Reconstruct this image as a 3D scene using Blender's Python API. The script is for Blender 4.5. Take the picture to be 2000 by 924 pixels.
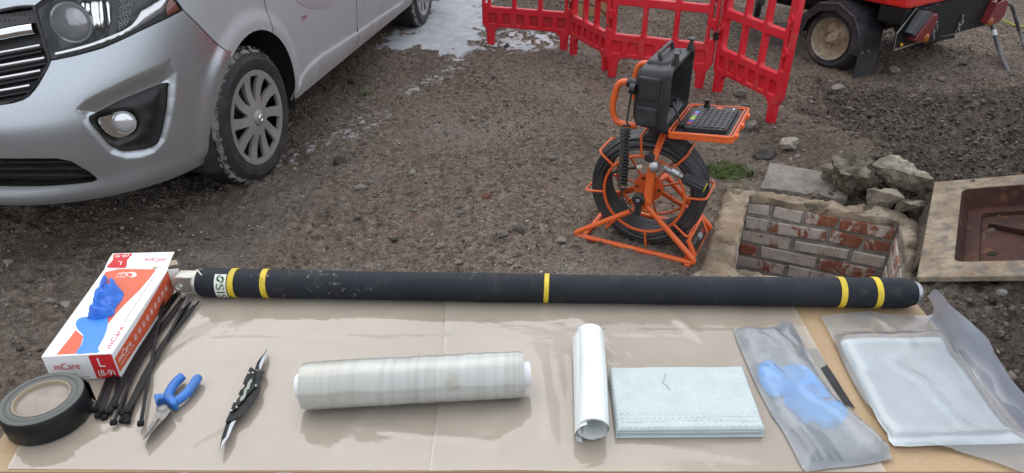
import bpy, bmesh, math, random
import numpy as np
from mathutils import Vector, Matrix
from mathutils.geometry import delaunay_2d_cdt

for _o in list(bpy.data.objects):
    bpy.data.objects.remove(_o)
sc = bpy.context.scene
random.seed(7)
RNG = np.random.default_rng(7)

# ------------------------------------------------------------------ camera
FPX, PITCH, CAMH = 1350.0, math.radians(30.9), 1.54      # focal length in px of a 2000 px wide picture
cd = bpy.data.cameras.new('camera')
cam = bpy.data.objects.new('camera', cd)
sc.collection.objects.link(cam)
cam.location = (0, 0, CAMH)
cam.rotation_euler = (math.radians(90) - PITCH, 0, 0)
cd.sensor_width = 36
cd.lens = FPX / 2000 * 36
cd.clip_start = 0.02
cd.clip_end = 500
sc.camera = cam

# ------------------------------------------------------------------ light: overcast daylight
SUN_EL, SUN_AZ = math.radians(62), math.radians(-24)      # azimuth from +Y towards +X
w = bpy.data.worlds.new('World')
sc.world = w
w.use_nodes = True
wn = w.node_tree.nodes
wl = w.node_tree.links
for n in list(wn):
    wn.remove(n)
sky = wn.new('ShaderNodeTexSky')
sky.sky_type = 'NISHITA'
sky.sun_disc = False
sky.sun_elevation = SUN_EL
sky.sun_rotation = SUN_AZ
sky.air_density = 1.0
sky.dust_density = 4.0
sky.ozone_density = 1.0
hs = wn.new('ShaderNodeHueSaturation')
hs.inputs['Saturation'].default_value = 0.30
bg = wn.new('ShaderNodeBackground')
bg.inputs['Strength'].default_value = 0.15
wo = wn.new('ShaderNodeOutputWorld')
cl_ = wn.new('ShaderNodeMix'); cl_.data_type = 'RGBA'; cl_.inputs['Factor'].default_value = 0.86   # even cloud layer over the clear-sky gradient
cl_.inputs[7].default_value = (5.7, 6.05, 6.6, 1)
wl.new(sky.outputs[0], hs.inputs['Color'])
wl.new(hs.outputs[0], cl_.inputs[6])
wl.new(cl_.outputs[2], bg.inputs['Color'])
wl.new(bg.outputs[0], wo.inputs['Surface'])
sd = bpy.data.lights.new('sun', 'SUN')
sd.energy = 0.65
sd.angle = math.radians(58)
sd.color = (1.0, 0.97, 0.93)
so = bpy.data.objects.new('sun', sd)
sc.collection.objects.link(so)
sdir = Vector((math.sin(SUN_AZ) * math.cos(SUN_EL), math.cos(SUN_AZ) * math.cos(SUN_EL), math.sin(SUN_EL)))
so.rotation_euler = sdir.to_track_quat('Z', 'Y').to_euler()
so.location = (0, 0, 12)

sc.view_settings.view_transform = 'Standard'
sc.view_settings.look = 'None'
sc.view_settings.exposure = 0.55
sc.view_settings.gamma = 1.0
sc.cycles.max_bounces = 8
sc.cycles.transparent_max_bounces = 16
sc.cycles.caustics_reflective = False
sc.cycles.caustics_refractive = False

# ------------------------------------------------------------------ photo pixel -> place
_c, _s = math.cos(PITCH), math.sin(PITCH)
def ray(px, py):
    x = (px - 1000) / FPX
    v = (py - 462) / FPX
    return np.array([x, _c - v * _s, -_s - v * _c])
def P(px, py, z=0.0):                       # on the horizontal plane at height z
    d = ray(px, py)
    t = (z - CAMH) / d[2]
    return Vector((d[0] * t, d[1] * t, z))
def PN(px, py, org, nrm, off=0.0):          # on the plane through org + nrm*off
    d = ray(px, py)
    o = np.array([0, 0, CAMH])
    nrm = np.array(nrm, float)
    t = (np.dot(np.array(org) - o, nrm) + off) / np.dot(d, nrm)
    return Vector(o + d * t)
def proj(p):
    p = np.asarray(p, float)
    x, y, z = p[..., 0], p[..., 1], p[..., 2] - CAMH
    Z = y * _c - z * _s
    v = -y * _s - z * _c
    return np.stack([1000 + FPX * x / Z, 462 + FPX * v / Z], -1)

# ------------------------------------------------------------------ noise (numpy)
def _hash(ix, iy, iz, seed):
    h = (ix.astype(np.int64) * 374761393 + iy.astype(np.int64) * 668265263 + iz.astype(np.int64) * 2147483647 + seed * 974634777) & 0xffffffff
    h = ((h ^ (h >> 13)) * 1274126177) & 0xffffffff
    h = ((h ^ (h >> 16)) * 2246822519) & 0xffffffff
    return ((h ^ (h >> 15)) & 0xffffff) / float(0xffffff)
def vnoise(x, y, z=None, seed=0):
    x = np.asarray(x, float); y = np.asarray(y, float)
    z = np.zeros_like(x) if z is None else np.asarray(z, float)
    ix, iy, iz = np.floor(x), np.floor(y), np.floor(z)
    fx, fy, fz = x - ix, y - iy, z - iz
    u, v, q = [t * t * t * (t * (t * 6 - 15) + 10) for t in (fx, fy, fz)]
    r = 0
    for a in (0, 1):
        for b in (0, 1):
            for c2 in (0, 1):
                wt = (u if a else 1 - u) * (v if b else 1 - v) * (q if c2 else 1 - q)
                r = r + wt * _hash(ix + a, iy + b, iz + c2, seed)
    return r * 2 - 1
def fbm(x, y, z=None, oct=4, seed=0, gain=0.5):
    r, a, f = 0, 1.0, 1.0
    for i in range(oct):
        r = r + a * vnoise(np.asarray(x) * f, np.asarray(y) * f, None if z is None else np.asarray(z) * f, seed + i * 17)
        a *= gain; f *= 2.03
    return r
def sstep(a, b, x):
    t = np.clip((np.asarray(x, float) - a) / (b - a), 0, 1)
    return t * t * (3 - 2 * t)
def poly_sd(x, y, poly):                    # signed distance, negative inside
    x = np.asarray(x, float); y = np.asarray(y, float)
    d = np.full(x.shape, 1e9)
    ins = np.zeros(x.shape, bool)
    n = len(poly)
    for i in range(n):
        x0, y0 = poly[i][0], poly[i][1]
        x1, y1 = poly[(i + 1) % n][0], poly[(i + 1) % n][1]
        ex, ey = x1 - x0, y1 - y0
        L = ex * ex + ey * ey + 1e-18
        t = np.clip(((x - x0) * ex + (y - y0) * ey) / L, 0, 1)
        d = np.minimum(d, np.hypot(x - x0 - t * ex, y - y0 - t * ey))
        if abs(ey) > 1e-15:
            cr = ((y0 > y) != (y1 > y)) & (x < ex * (y - y0) / ey + x0)
            ins ^= cr
    return np.where(ins, -d, d)
def resample(pts, step, closed=False):
    pts = [Vector(p) for p in pts]
    if closed: pts = pts + [pts[0]]
    out = []
    for a, b in zip(pts[:-1], pts[1:]):
        n = max(1, int(math.ceil((b - a).length / step)))
        for i in range(n):
            out.append(a.lerp(b, i / n))
    if not closed: out.append(pts[-1])
    return out
def smooth_path(pts, n=8, closed=False):    # Catmull-Rom
    pts = [Vector(p) for p in pts]
    m = len(pts)
    out = []
    rng = range(m) if closed else range(m - 1)
    for i in rng:
        if closed:
            p0, p1, p2, p3 = pts[(i - 1) % m], pts[i], pts[(i + 1) % m], pts[(i + 2) % m]
        else:
            p0, p1, p2, p3 = pts[max(i - 1, 0)], pts[i], pts[i + 1], pts[min(i + 2, m - 1)]
        for k in range(n):
            t = k / n
            out.append(0.5 * ((2 * p1) + (p2 - p0) * t + (2 * p0 - 5 * p1 + 4 * p2 - p3) * t * t + (3 * p1 - p0 - 3 * p2 + p3) * t * t * t))
    if not closed: out.append(pts[-1])
    return out

# ------------------------------------------------------------------ objects
ORG = {}
def thing(name, label, cat, loc=(0, 0, 0), group=None):
    o = bpy.data.objects.new(name, None)
    o.empty_display_size = 0.1
    sc.collection.objects.link(o)
    o.location = loc
    o['label'] = label; o['category'] = cat
    if group: o['group'] = group
    ORG[o.name] = Vector(loc)
    return o
def tag(o, label=None, cat=None, group=None, kind=None):
    if label: o['label'] = label
    if cat: o['category'] = cat
    if group: o['group'] = group
    if kind: o['kind'] = kind
    return o
class MB:
    def __init__(s):
        s.v = []; s.f = []
    def add(s, vs, fs):
        b = len(s.v)
        s.v.extend([Vector(v) for v in vs])
        s.f.extend([tuple(i + b for i in f) for f in fs])
        return s
    def box(s, c, size, rot=None):
        c = Vector(c); hx, hy, hz = size[0] / 2, size[1] / 2, size[2] / 2
        vs = [Vector((x, y, z)) for x in (-hx, hx) for y in (-hy, hy) for z in (-hz, hz)]
        if rot is not None: vs = [rot @ v for v in vs]
        return s.add([v + c for v in vs], [(0, 1, 3, 2), (4, 6, 7, 5), (0, 4, 5, 1), (2, 3, 7, 6), (0, 2, 6, 4), (1, 5, 7, 3)])
    def hexa(s, bottom, top):                # two quads
        return s.add(list(bottom) + list(top), [(3, 2, 1, 0), (4, 5, 6, 7), (0, 1, 5, 4), (1, 2, 6, 5), (2, 3, 7, 6), (3, 0, 4, 7)])
    def prism(s, poly, vec):
        n = len(poly); vec = Vector(vec)
        a = [Vector(p) for p in poly]
        return s.add(a + [p + vec for p in a], [tuple(range(n - 1, -1, -1)), tuple(range(n, 2 * n))] + [(i, (i + 1) % n, n + (i + 1) % n, n + i) for i in range(n)])
    def tube(s, pts, r, n=8, closed=False, caps=True, flat=None, up=None):
        pts = [Vector(p) for p in pts]
        m = len(pts)
        rs = r if isinstance(r, (list, tuple, np.ndarray)) else [r] * m
        T = []
        for i in range(m):
            if closed: t = pts[(i + 1) % m] - pts[(i - 1) % m]
            else: t = pts[min(i + 1, m - 1)] - pts[max(i - 1, 0)]
            T.append(t.normalized())
        if up is None:
            up0 = Vector((0, 0, 1)) if abs(T[0].z) < 0.9 else Vector((1, 0, 0))
        else: up0 = Vector(up)
        nrm = (up0 - T[0] * up0.dot(T[0])).normalized()
        vs = []
        for i in range(m):
            if up is not None: nrm = (up0 - T[i] * up0.dot(T[i])).normalized()
            else: nrm = (nrm - T[i] * nrm.dot(T[i])).normalized()
            bi = T[i].cross(nrm)
            for k in range(n):
                a = 2 * math.pi * (k + 0.5) / n
                ca, sa = math.cos(a), math.sin(a)
                if flat: vs.append(pts[i] + bi * (ca * rs[i]) + nrm * (sa * rs[i] * flat))
                else: vs.append(pts[i] + bi * (ca * rs[i]) + nrm * (sa * rs[i]))
        fs = []
        for i in range(m if closed else m - 1):
            j = (i + 1) % m
            for k in range(n):
                l = (k + 1) % n
                fs.append((i * n + k, i * n + l, j * n + l, j * n + k))
        if caps and not closed:
            fs.append(tuple(range(n - 1, -1, -1)))
            fs.append(tuple((m - 1) * n + k for k in range(n)))
        return s.add(vs, fs)
    def lathe(s, prof, org, axis, n=32, closed=False, a0=0.0, a1=None, ref=None):
        org = Vector(org); ax = Vector(axis).normalized()
        if ref is None: ref = Vector((0, 0, 1)) if abs(ax.z) < 0.9 else Vector((1, 0, 0))
        e1 = (Vector(ref) - ax * Vector(ref).dot(ax)).normalized(); e2 = ax.cross(e1)
        full = a1 is None
        a1 = a0 + 2 * math.pi if full else a1
        m = len(prof)
        cnt = n if full else n + 1
        vs = []
        for k in range(cnt):
            a = a0 + (a1 - a0) * k / n
            dd = e1 * math.cos(a) + e2 * math.sin(a)
            for r, h in prof: vs.append(org + dd * r + ax * h)
        fs = []
        for k in range(n):
            l = (k + 1) % cnt
            for i in range(m if closed else m - 1):
                j = (i + 1) % m
                fs.append((k * m + i, l * m + i, l * m + j, k * m + j))
        return s.add(vs, fs)
    def grid(s, rows):
        n = len(rows[0]); vs = [v for r in rows for v in r]
        return s.add(vs, [(i * n + j, i * n + j + 1, (i + 1) * n + j + 1, (i + 1) * n + j) for i in range(len(rows) - 1) for j in range(n - 1)])
    def build(s, name, mat, parent=None, smooth=30, bevel=None, weld=False, recalc=True, seg=2):
        org = ORG[parent.name] if parent is not None else Vector((0, 0, 0))
        me = bpy.data.meshes.new(name)
        me.from_pydata([v - org for v in s.v], [], s.f)
        if recalc:
            bm = bmesh.new(); bm.from_mesh(me)
            if weld: bmesh.ops.remove_doubles(bm, verts=bm.verts, dist=1e-5)
            bmesh.ops.recalc_face_normals(bm, faces=bm.faces)
            bm.to_mesh(me); bm.free()
        return mesh_obj(name, me, mat, parent, smooth, bevel, org, seg)
def mesh_obj(name, me, mat, parent=None, smooth=30, bevel=None, org=None, seg=2):
    if mat is not None: me.materials.append(mat)
    if smooth:
        me.polygons.foreach_set('use_smooth', [True] * len(me.polygons))
        if smooth < 180: me.set_sharp_from_angle(angle=math.radians(smooth))
    o = bpy.data.objects.new(name, me)
    sc.collection.objects.link(o)
    if parent is not None: o.parent = parent
    ORG[o.name] = org if org is not None else (ORG[parent.name] if parent is not None else Vector((0, 0, 0)))
    if bevel:
        b = o.modifiers.new('bevel', 'BEVEL'); b.width = bevel; b.segments = seg; b.limit_method = 'ANGLE'; b.angle_limit = math.radians(35)
        b.harden_normals = False
    return o
def np_mesh(name, V, F):                     # V (n,3), F (m,k) arrays
    me = bpy.data.meshes.new(name)
    V = np.asarray(V, np.float32); F = np.asarray(F, np.int32)
    m, k = F.shape
    me.vertices.add(len(V)); me.vertices.foreach_set('co', V.ravel())
    me.loops.add(m * k); me.loops.foreach_set('vertex_index', F.ravel())
    me.polygons.add(m); me.polygons.foreach_set('loop_start', np.arange(0, m * k, k, dtype=np.int32))
    me.update(calc_edges=True)
    return me
def cdt(outer, holes=(), pts=()):
    """triangulate a 2D polygon with holes; returns verts, tris"""
    vs = []; es = []
    for loop in [outer] + list(holes):
        b = len(vs); n = len(loop)
        vs += [Vector((p[0], p[1])) for p in loop]
        es += [(b + i, b + (i + 1) % n) for i in range(n)]
    vs += [Vector((p[0], p[1])) for p in pts]
    r = delaunay_2d_cdt(vs, es, [], 0, 1e-7)
    v2 = np.array([(v.x, v.y) for v in r[0]])
    tri = np.array([f for f in r[2] if len(f) == 3])
    ce = v2[tri].mean(1)
    keep = poly_sd(ce[:, 0], ce[:, 1], outer) < 0
    for h in holes: keep &= poly_sd(ce[:, 0], ce[:, 1], h) > 0
    return v2, tri[keep]
def plate(mb, outer, holes, fn, th):
    """plate with holes: fn(x,y,d) -> 3D, d = 0 front .. th back"""
    v, t = cdt(outer, holes)
    n = len(v)
    vs = [fn(x, y, 0.0) for x, y in v] + [fn(x, y, th) for x, y in v]
    fs = [tuple(map(int, q)) for q in t] + [tuple(int(i) + n for i in q[::-1]) for q in t]
    mb.add(vs, fs)
    for loop in [outer] + list(holes):
        m = len(loop)
        mb.add([fn(p[0], p[1], 0.0) for p in loop] + [fn(p[0], p[1], th) for p in loop], [(i, (i + 1) % m, m + (i + 1) % m, m + i) for i in range(m)])
    return mb
def rrect(x0, y0, x1, y1, r, n=4):
    out = []
    for cx, cy, a in ((x1 - r, y0 + r, -90), (x1 - r, y1 - r, 0), (x0 + r, y1 - r, 90), (x0 + r, y0 + r, 180)):
        for k in range(n + 1):
            t = math.radians(a + 90 * k / n)
            out.append((cx + r * math.cos(t), cy + r * math.sin(t)))
    return out
def circ(cx, cy, r, n=16, ry=None):
    return [(cx + r * math.cos(2 * math.pi * k / n), cy + (ry or r) * math.sin(2 * math.pi * k / n)) for k in range(n)]
_tc = {}
def text_mesh(body):
    """unit-height lettering as (verts, faces), origin lower left"""
    if body in _tc: return _tc[body]
    cu = bpy.data.curves.new('lettering', 'FONT'); cu.body = body; cu.resolution_u = 3
    o = bpy.data.objects.new('lettering', cu); sc.collection.objects.link(o)
    bpy.context.view_layer.update()
    me = bpy.data.meshes.new_from_object(o.evaluated_get(bpy.context.evaluated_depsgraph_get()))
    vs = [v.co.copy() for v in me.vertices]; fs = [tuple(p.vertices) for p in me.polygons]
    bpy.data.objects.remove(o); bpy.data.curves.remove(cu); bpy.data.meshes.remove(me)
    x0 = min(v.x for v in vs); 
    vs = [Vector((v.x - x0, v.y, 0)) for v in vs]
    _tc[body] = (vs, fs, max(v.x for v in vs))
    return _tc[body]
def lettering(mb, body, fn, size, x=0, y=0, width=None):
    vs, fs, wd = text_mesh(body)
    kx = size if width is None else width / wd
    return mb.add([fn(x + v.x * kx, y + v.y * size) for v in vs], fs)
def copy_tree(o, parent=None):
    c = o.copy(); sc.collection.objects.link(c)
    if parent is not None: c.parent = parent
    ORG[c.name] = ORG[o.name]
    for ch in list(o.children): copy_tree(ch, c)
    return c

# ------------------------------------------------------------------ materials
class NT:
    def __init__(s, name):
        s.m = bpy.data.materials.new(name); s.m.use_nodes = True
        s.t = s.m.node_tree; s.n = s.t.nodes; s.l = s.t.links
        for n in list(s.n): s.n.remove(n)
        s.out = s.n.new('ShaderNodeOutputMaterial')
        s.b = s.n.new('ShaderNodeBsdfPrincipled')
        s.l.new(s.b.outputs[0], s.out.inputs[0])
        s._co = None
    def set(s, sock, val):
        if hasattr(val, 'is_output') or isinstance(val, bpy.types.NodeSocket): s.l.new(val, sock)
        elif isinstance(val, (tuple, list)) and len(val) == 3 and sock.type == 'RGBA': sock.default_value = (*val, 1)
        else: sock.default_value = val
    def co(s):
        if s._co is None:
            tc = s.n.new('ShaderNodeTexCoord'); oi = s.n.new('ShaderNodeObjectInfo')
            m = s.n.new('ShaderNodeMath'); m.operation = 'MULTIPLY'; m.inputs[1].default_value = 37.0
            s.l.new(oi.outputs['Random'], m.inputs[0])
            a = s.n.new('ShaderNodeVectorMath'); a.operation = 'ADD'
            s.l.new(tc.outputs['Object'], a.inputs[0]); s.l.new(m.outputs[0], a.inputs[1])
            s._co = a.outputs[0]; s.obj = tc.outputs['Object']; s.rnd = oi.outputs['Random']
        return s._co
    def scaled(s, v):
        a = s.n.new('ShaderNodeVectorMath'); a.operation = 'MULTIPLY'; s.l.new(s.co(), a.inputs[0]); a.inputs[1].default_value = v
        return a.outputs[0]
    def noise(s, scale, detail=5, rough=.6, dist=0, vec=None):
        n = s.n.new('ShaderNodeTexNoise'); n.inputs['Scale'].default_value = scale; n.inputs['Detail'].default_value = detail
        n.inputs['Roughness'].default_value = rough; n.inputs['Distortion'].default_value = dist
        s.l.new(vec if vec is not None else s.co(), n.inputs['Vector']); return n.outputs['Fac']
    def voro(s, scale, feature='F1', out='Distance', vec=None, rnd=1.0):
        n = s.n.new('ShaderNodeTexVoronoi'); n.feature = feature; n.inputs['Scale'].default_value = scale; n.inputs['Randomness'].default_value = rnd
        s.l.new(vec if vec is not None else s.co(), n.inputs['Vector']); return n.outputs[out]
    def ramp(s, fac, lo, hi, a=0.0, b=1.0):
        n = s.n.new('ShaderNodeMapRange'); n.inputs['From Min'].default_value = lo; n.inputs['From Max'].default_value = hi
        n.inputs['To Min'].default_value = a; n.inputs['To Max'].default_value = b; s.l.new(fac, n.inputs['Value']); return n.outputs[0]
    def mix(s, fac, a, b, mode='MIX'):
        n = s.n.new('ShaderNodeMix'); n.data_type = 'RGBA'; n.blend_type = mode
        s.set(n.inputs['Factor'], fac); s.set(n.inputs[6], a); s.set(n.inputs[7], b); return n.outputs[2]
    def math(s, op, a, b=0.0):
        n = s.n.new('ShaderNodeMath'); n.operation = op; s.set(n.inputs[0], a); s.set(n.inputs[1], b); return n.outputs[0]
    def bump(s, h, strength=.4, dist=.01, prev=None):
        n = s.n.new('ShaderNodeBump'); n.inputs['Strength'].default_value = strength; n.inputs['Distance'].default_value = dist
        s.l.new(h, n.inputs['Height'])
        if prev is not None: s.l.new(prev, n.inputs['Normal'])
        s.l.new(n.outputs[0], s.b.inputs['Normal']); return n.outputs[0]
    def attr(s, name):
        n = s.n.new('ShaderNodeAttribute'); n.attribute_name = name; return n.outputs['Color']
    def sep(s, v):
        n = s.n.new('ShaderNodeSeparateColor'); s.l.new(v, n.inputs[0]); return n.outputs
    def sepv(s, v):
        n = s.n.new('ShaderNodeSeparateXYZ'); s.l.new(v, n.inputs[0]); return n.outputs
    def bs(s, **k):
        for a, v in k.items():
            s.set(s.b.inputs[{'col': 'Base Color', 'rough': 'Roughness', 'metal': 'Metallic', 'spec': 'Specular IOR Level', 'coat': 'Coat Weight', 'coatr': 'Coat Roughness', 'trans': 'Transmission Weight', 'alpha': 'Alpha', 'ior': 'IOR', 'sheen': 'Sheen Weight', 'aniso': 'Anisotropic', 'sss': 'Subsurface Weight'}[a]], v)
        return s
def pmat(name, c1, c2=None, scale=6, rough=.55, metal=0, spec=.5, bump=0, bscale=80, bdist=.002, lo=.35, hi=.65, dirt=None, dscale=5, dlo=.5, dhi=.7, rvar=.12, coat=0):
    t = NT(name)
    col = c1
    n1 = t.noise(scale)
    if c2: col = t.mix(t.ramp(n1, lo, hi), c1, c2)
    if dirt:
        dn = t.noise(dscale, 8, .65)
        col = t.mix(t.ramp(dn, dlo, dhi), col, dirt)
        r = t.ramp(dn, dlo, dhi, rough, min(1, rough + .3))
        m = t.ramp(dn, dlo, dhi, metal, 0)
    else:
        r = t.ramp(t.noise(scale * 3), .3, .7, max(0, rough - rvar), min(1, rough + rvar)); m = metal
    t.bs(col=col, rough=r, metal=m, spec=spec, coat=coat)
    if bump: t.bump(t.noise(bscale, 4), bump, bdist)
    return t.m
# ================================================================== GROUND
def PX(lst, z=0.0): return [P(a, b, z) for a, b in lst]
SLURRY = [[(742, 100), (800, 62), (836, 22), (858, -30), (1010, -30), (950, 10), (938, 60), (921, 82), (897, 108), (872, 94), (842, 88), (790, 97)]]
SPECK = [[(925, 62), (960, 48), (1040, 50), (1150, 60), (1165, 80), (1120, 92), (1050, 105), (985, 112), (950, 100), (912, 118), (880, 128), (850, 105)]]
STREAK = [[(640, 268), (700, 232), (740, 218), (735, 230), (690, 256), (640, 276)], [(790, 178), (840, 152), (905, 118), (900, 128), (850, 158), (800, 186)], [(530, 322), (575, 290), (620, 276), (600, 290), (560, 312)]]
SLURRY, SPECK, STREAK = [[PX(q) for q in L] for L in (SLURRY, SPECK, STREAK)]
PADDLE = [PX([(1372, 318), (1420, 315), (1462, 325), (1465, 345), (1430, 362), (1385, 350)])]
TA = P(1825, 355, .20); TB = P(1790, 541, .20); TC = P(2000, 338, .31)
tu = (TB - TA); TLEN = tu.length; tu.normalize()
tw_ = (TC - TA); tw_ = (tw_ - tu * tw_.dot(tu)).normalized()
tn = tw_.cross(tu).normalized()
if tn.z < 0: tn = -tn
TWID = .74
def tray_bed(x, y):                          # soil banked up under the tilted tray
    dx, dy = x - TA.x, y - TA.y
    pz = TA.z - (tn.x * dx + tn.y * dy) / tn.z
    a = dx * tu.x + dy * tu.y + (pz - TA.z) * tu.z; b = dx * tw_.x + dy * tw_.y + (pz - TA.z) * tw_.z
    inside = sstep(.03, .10, a) * sstep(TLEN - .05, TLEN - .12, a) * sstep(.06, .12, b)
    skirt = sstep(-.25, .03, b) * sstep(-.25, .05, a) * sstep(TLEN + .38, TLEN - .02, a)
    return pz - .062 - .10 * inside, skirt
def tray_foot(x, y):                         # True outside the tray footprint
    dx, dy = x - TA.x, y - TA.y
    pz = TA.z - (tn.x * dx + tn.y * dy) / tn.z
    a = dx * tu.x + dy * tu.y + (pz - TA.z) * tu.z; b = dx * tw_.x + dy * tw_.y + (pz - TA.z) * tw_.z
    return ~((a > -.06) & (a < TLEN + .03) & (b > -.06) & (b < TWID + .03))
def base_h(x, y):
    x = np.asarray(x, float); y = np.asarray(y, float)
    x0 = 1.30 + .55 * sstep(1.9, 2.4, y) + .30 * sstep(2.9, 3.4, y)
    g = np.clip((x - x0) / 1.5, 0, 1)
    soil = .36 * (g * g * (3 - 2 * g)) * sstep(4.55, 3.5, y) * sstep(.9, 1.7, y)
    soil = soil + .10 * np.exp(-((x - 2.1) / .45) ** 2 - ((y - 3.45) / .3) ** 2)
    bed, sk = tray_bed(x, y)
    bed = np.minimum(bed, .45)
    return soil * (1 - sk) + np.maximum(bed, -.02) * sk * (x < 4)
def soilmask(x, y):
    x0 = 1.15 + .33 * sstep(2.0, 2.5, y) + .22 * sstep(2.9, 3.4, y)
    return sstep(0, .35, x - x0 + .15 * fbm(x * 3, y * 3, oct=3, seed=5)) * sstep(4.75, 4.2, y + .2 * fbm(x * 2, y * 2, oct=2, seed=8))
def masks(x, y):
    n = fbm(x * 9, y * 9, oct=4, seed=31) ; n2 = fbm(x * 28, y * 28, oct=3, seed=33)
    s = np.zeros_like(x)
    for q in SLURRY: s = np.maximum(s, sstep(.07, -.05, poly_sd(x, y, q) + .10 * n + .03 * n2))
    for q in SPECK: s = np.maximum(s, .85 * sstep(.08, -.25, poly_sd(x, y, q) + .05) * sstep(-.05, .35, n2 + .35 * n + .05))
    for q in STREAK: s = np.maximum(s, .50 * sstep(.14, -.06, poly_sd(x, y, q) + .05 * n) * sstep(-.25, .45, n2 + .3 * n))
    d = soilmask(x, y)
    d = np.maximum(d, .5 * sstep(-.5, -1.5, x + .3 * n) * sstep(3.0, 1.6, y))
    d = np.maximum(d, .6 * sstep(6.2, 7.5, y) * sstep(3.0, 4.5, x))
    m = np.zeros_like(x)
    for q in PADDLE: m = np.maximum(m, sstep(.08, -.05, poly_sd(x, y, q) + .06 * n))
    m = np.maximum(m, sstep(7.0, 7.8, y) * sstep(4.2, 5.0, x))
    return s, d, m
def gh(x, y, fine=True):
    x = np.asarray(x, float); y = np.asarray(y, float)
    b = base_h(x, y)
    far = sstep(20, 10, np.hypot(x, y))
    h = b + (.022 * fbm(x * 1.7, y * 1.7, oct=3, seed=2)) * far
    if fine:
        sm = soilmask(x, y)
        c1 = fbm(x * 14, y * 14, oct=3, seed=11)
        c2 = 1 - np.abs(vnoise(x * 27 + c1 * .4, y * 27, seed=12)) * 2
        c3 = 1 - np.abs(vnoise(x * 55, y * 55 + c1 * .3, seed=14)) * 2
        amp = .6 + .5 * sstep(-.3, .5, fbm(x * 2.2, y * 2.2, oct=2, seed=19)) + 1.5 * sm
        s = masks(x, y)[0]
        h = h + amp * (1 - .75 * s) * (.0105 * c1 + .0090 * c2 + .0056 * c3) * far
    q = sstep(.03, -.03, poly_sd(x, y, MH_OUT))           # bed under the manhole collar
    return h * (1 - q) + np.minimum(h, -.03) * q
# --- manhole footprint
MH_OUT = [P(a, b, .03) for a, b in [(1413, 364), (1470, 368), (1530, 372), (1600, 384), (1690, 393), (1762, 402), (1798, 424), (1800, 470), (1792, 520), (1780, 570), (1700, 600), (1560, 610), (1420, 610), (1320, 585), (1345, 545), (1352, 527), (1372, 508), (1372, 478), (1388, 450), (1400, 432), (1404, 400)]]
IA, IB = Vector((1.127, 2.915, 0)), Vector((1.724, 2.671, 0))
WU = (IB - IA).normalized(); WV = Vector((WU.y, -WU.x, 0))           # along the far wall, towards the viewer
WL, WD, WDEP = (IB - IA).length, .66, .72
IN4 = [IA, IB, IB + WV * WD, IA + WV * WD]
cen = sum(MH_OUT, Vector()) / len(MH_OUT)
MH_SHR = [q + (q - sum(IN4, Vector()) / 4).normalized() * .045 for q in IN4]

def axis_pts(fine0, fine1, step, lo, hi):
    a = list(np.arange(fine0, fine1 + 1e-6, step))
    s = step
    x = fine1
    while x < hi:
        s *= 1.25; x += s; a.append(x)
    s = step; x = fine0; pre = []
    while x > lo:
        s *= 1.25; x -= s; pre.append(x)
    return np.array(pre[::-1] + a)
gx = axis_pts(-2.6, 3.7, .0125, -150, 150)
gy0 = np.arange(1.0, 4.2, .0115); gy1 = np.arange(4.2, 7.6, .017)
gy = axis_pts(7.6, 7.61, .017, 7.6, 200)
pre = []; s_ = .0115; y_ = 1.0
while y_ > -60: s_ *= 1.25; y_ -= s_; pre.append(y_)
gy = np.concatenate([pre[::-1], gy0, gy1, gy])
GX, GY = np.meshgrid(gx, gy)
GZ = gh(GX, GY)
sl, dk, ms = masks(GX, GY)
nx, ny = len(gx), len(gy)
idx = np.arange(nx * ny).reshape(ny, nx)
F = np.stack([idx[:-1, :-1], idx[:-1, 1:], idx[1:, 1:], idx[1:, :-1]], -1).reshape(-1, 4)
cx = (GX[:-1, :-1] + GX[1:, 1:]).ravel() / 2; cy = (GY[:-1, :-1] + GY[1:, 1:]).ravel() / 2
near = (cx > .4) & (cx < 2.3) & (cy > 1.5) & (cy < 3.3)
keep = np.ones(len(F), bool)
keep[near] = poly_sd(cx[near], cy[near], MH_SHR) > 0
me = np_mesh('ground', np.stack([GX, GY, GZ], -1).reshape(-1, 3), F[keep])
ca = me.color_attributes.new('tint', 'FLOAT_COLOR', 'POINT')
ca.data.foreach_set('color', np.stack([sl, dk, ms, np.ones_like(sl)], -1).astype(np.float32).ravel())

def soil_colour(t, sepc):
    n1 = t.noise(3.2, 6, .65); n2 = t.noise(30, 6, .7); n3 = t.noise(150, 4, .7); n4 = t.noise(1.3, 4, .6)
    v = t.voro(75, out='Color'); vv = t.sep(v)
    col = t.mix(t.ramp(n2, .38, .64), (.105, .076, .055), (.42, .330, .260))  # dark tone also paints small pit shadows into the soil colour
    col = t.mix(t.ramp(n1, .45, .68, 0, .45), col, (.32, .215, .158))
    col = t.mix(t.ramp(n4, .50, .66, 0, .55), col, (.38, .335, .285))
    col = t.mix(t.ramp(n3, .40, .72, 0, .8), col, (.042, .030, .022))
    col = t.mix(t.ramp(vv[0], .86, .97, 0, .25), col, (.34, .30, .26))
    col = t.mix(t.ramp(vv[1], .88, .97, 0, .3), col, (.045, .038, .034))
    col = t.mix(t.ramp(t.noise(.95, 5, .62), .50, .66, 0, .55), col, (.085, .062, .046))   # damp patches
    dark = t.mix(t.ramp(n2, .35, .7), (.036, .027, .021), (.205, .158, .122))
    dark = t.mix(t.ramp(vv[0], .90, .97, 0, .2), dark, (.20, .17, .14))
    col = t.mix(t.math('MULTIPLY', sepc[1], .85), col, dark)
    return col, n2, n3
t = NT('soil')
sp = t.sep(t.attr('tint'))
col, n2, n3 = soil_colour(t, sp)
wn_ = t.noise(22, 6, .7)
col = t.mix(t.ramp(t.math('MULTIPLY', sp[2], t.ramp(wn_, .3, .6)), .1, .7, 0, .75), col, (.052, .075, .022))
white = t.mix(t.ramp(t.noise(9, 6, .7), .35, .7), (.36, .375, .40), (.50, .515, .54))
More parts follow.
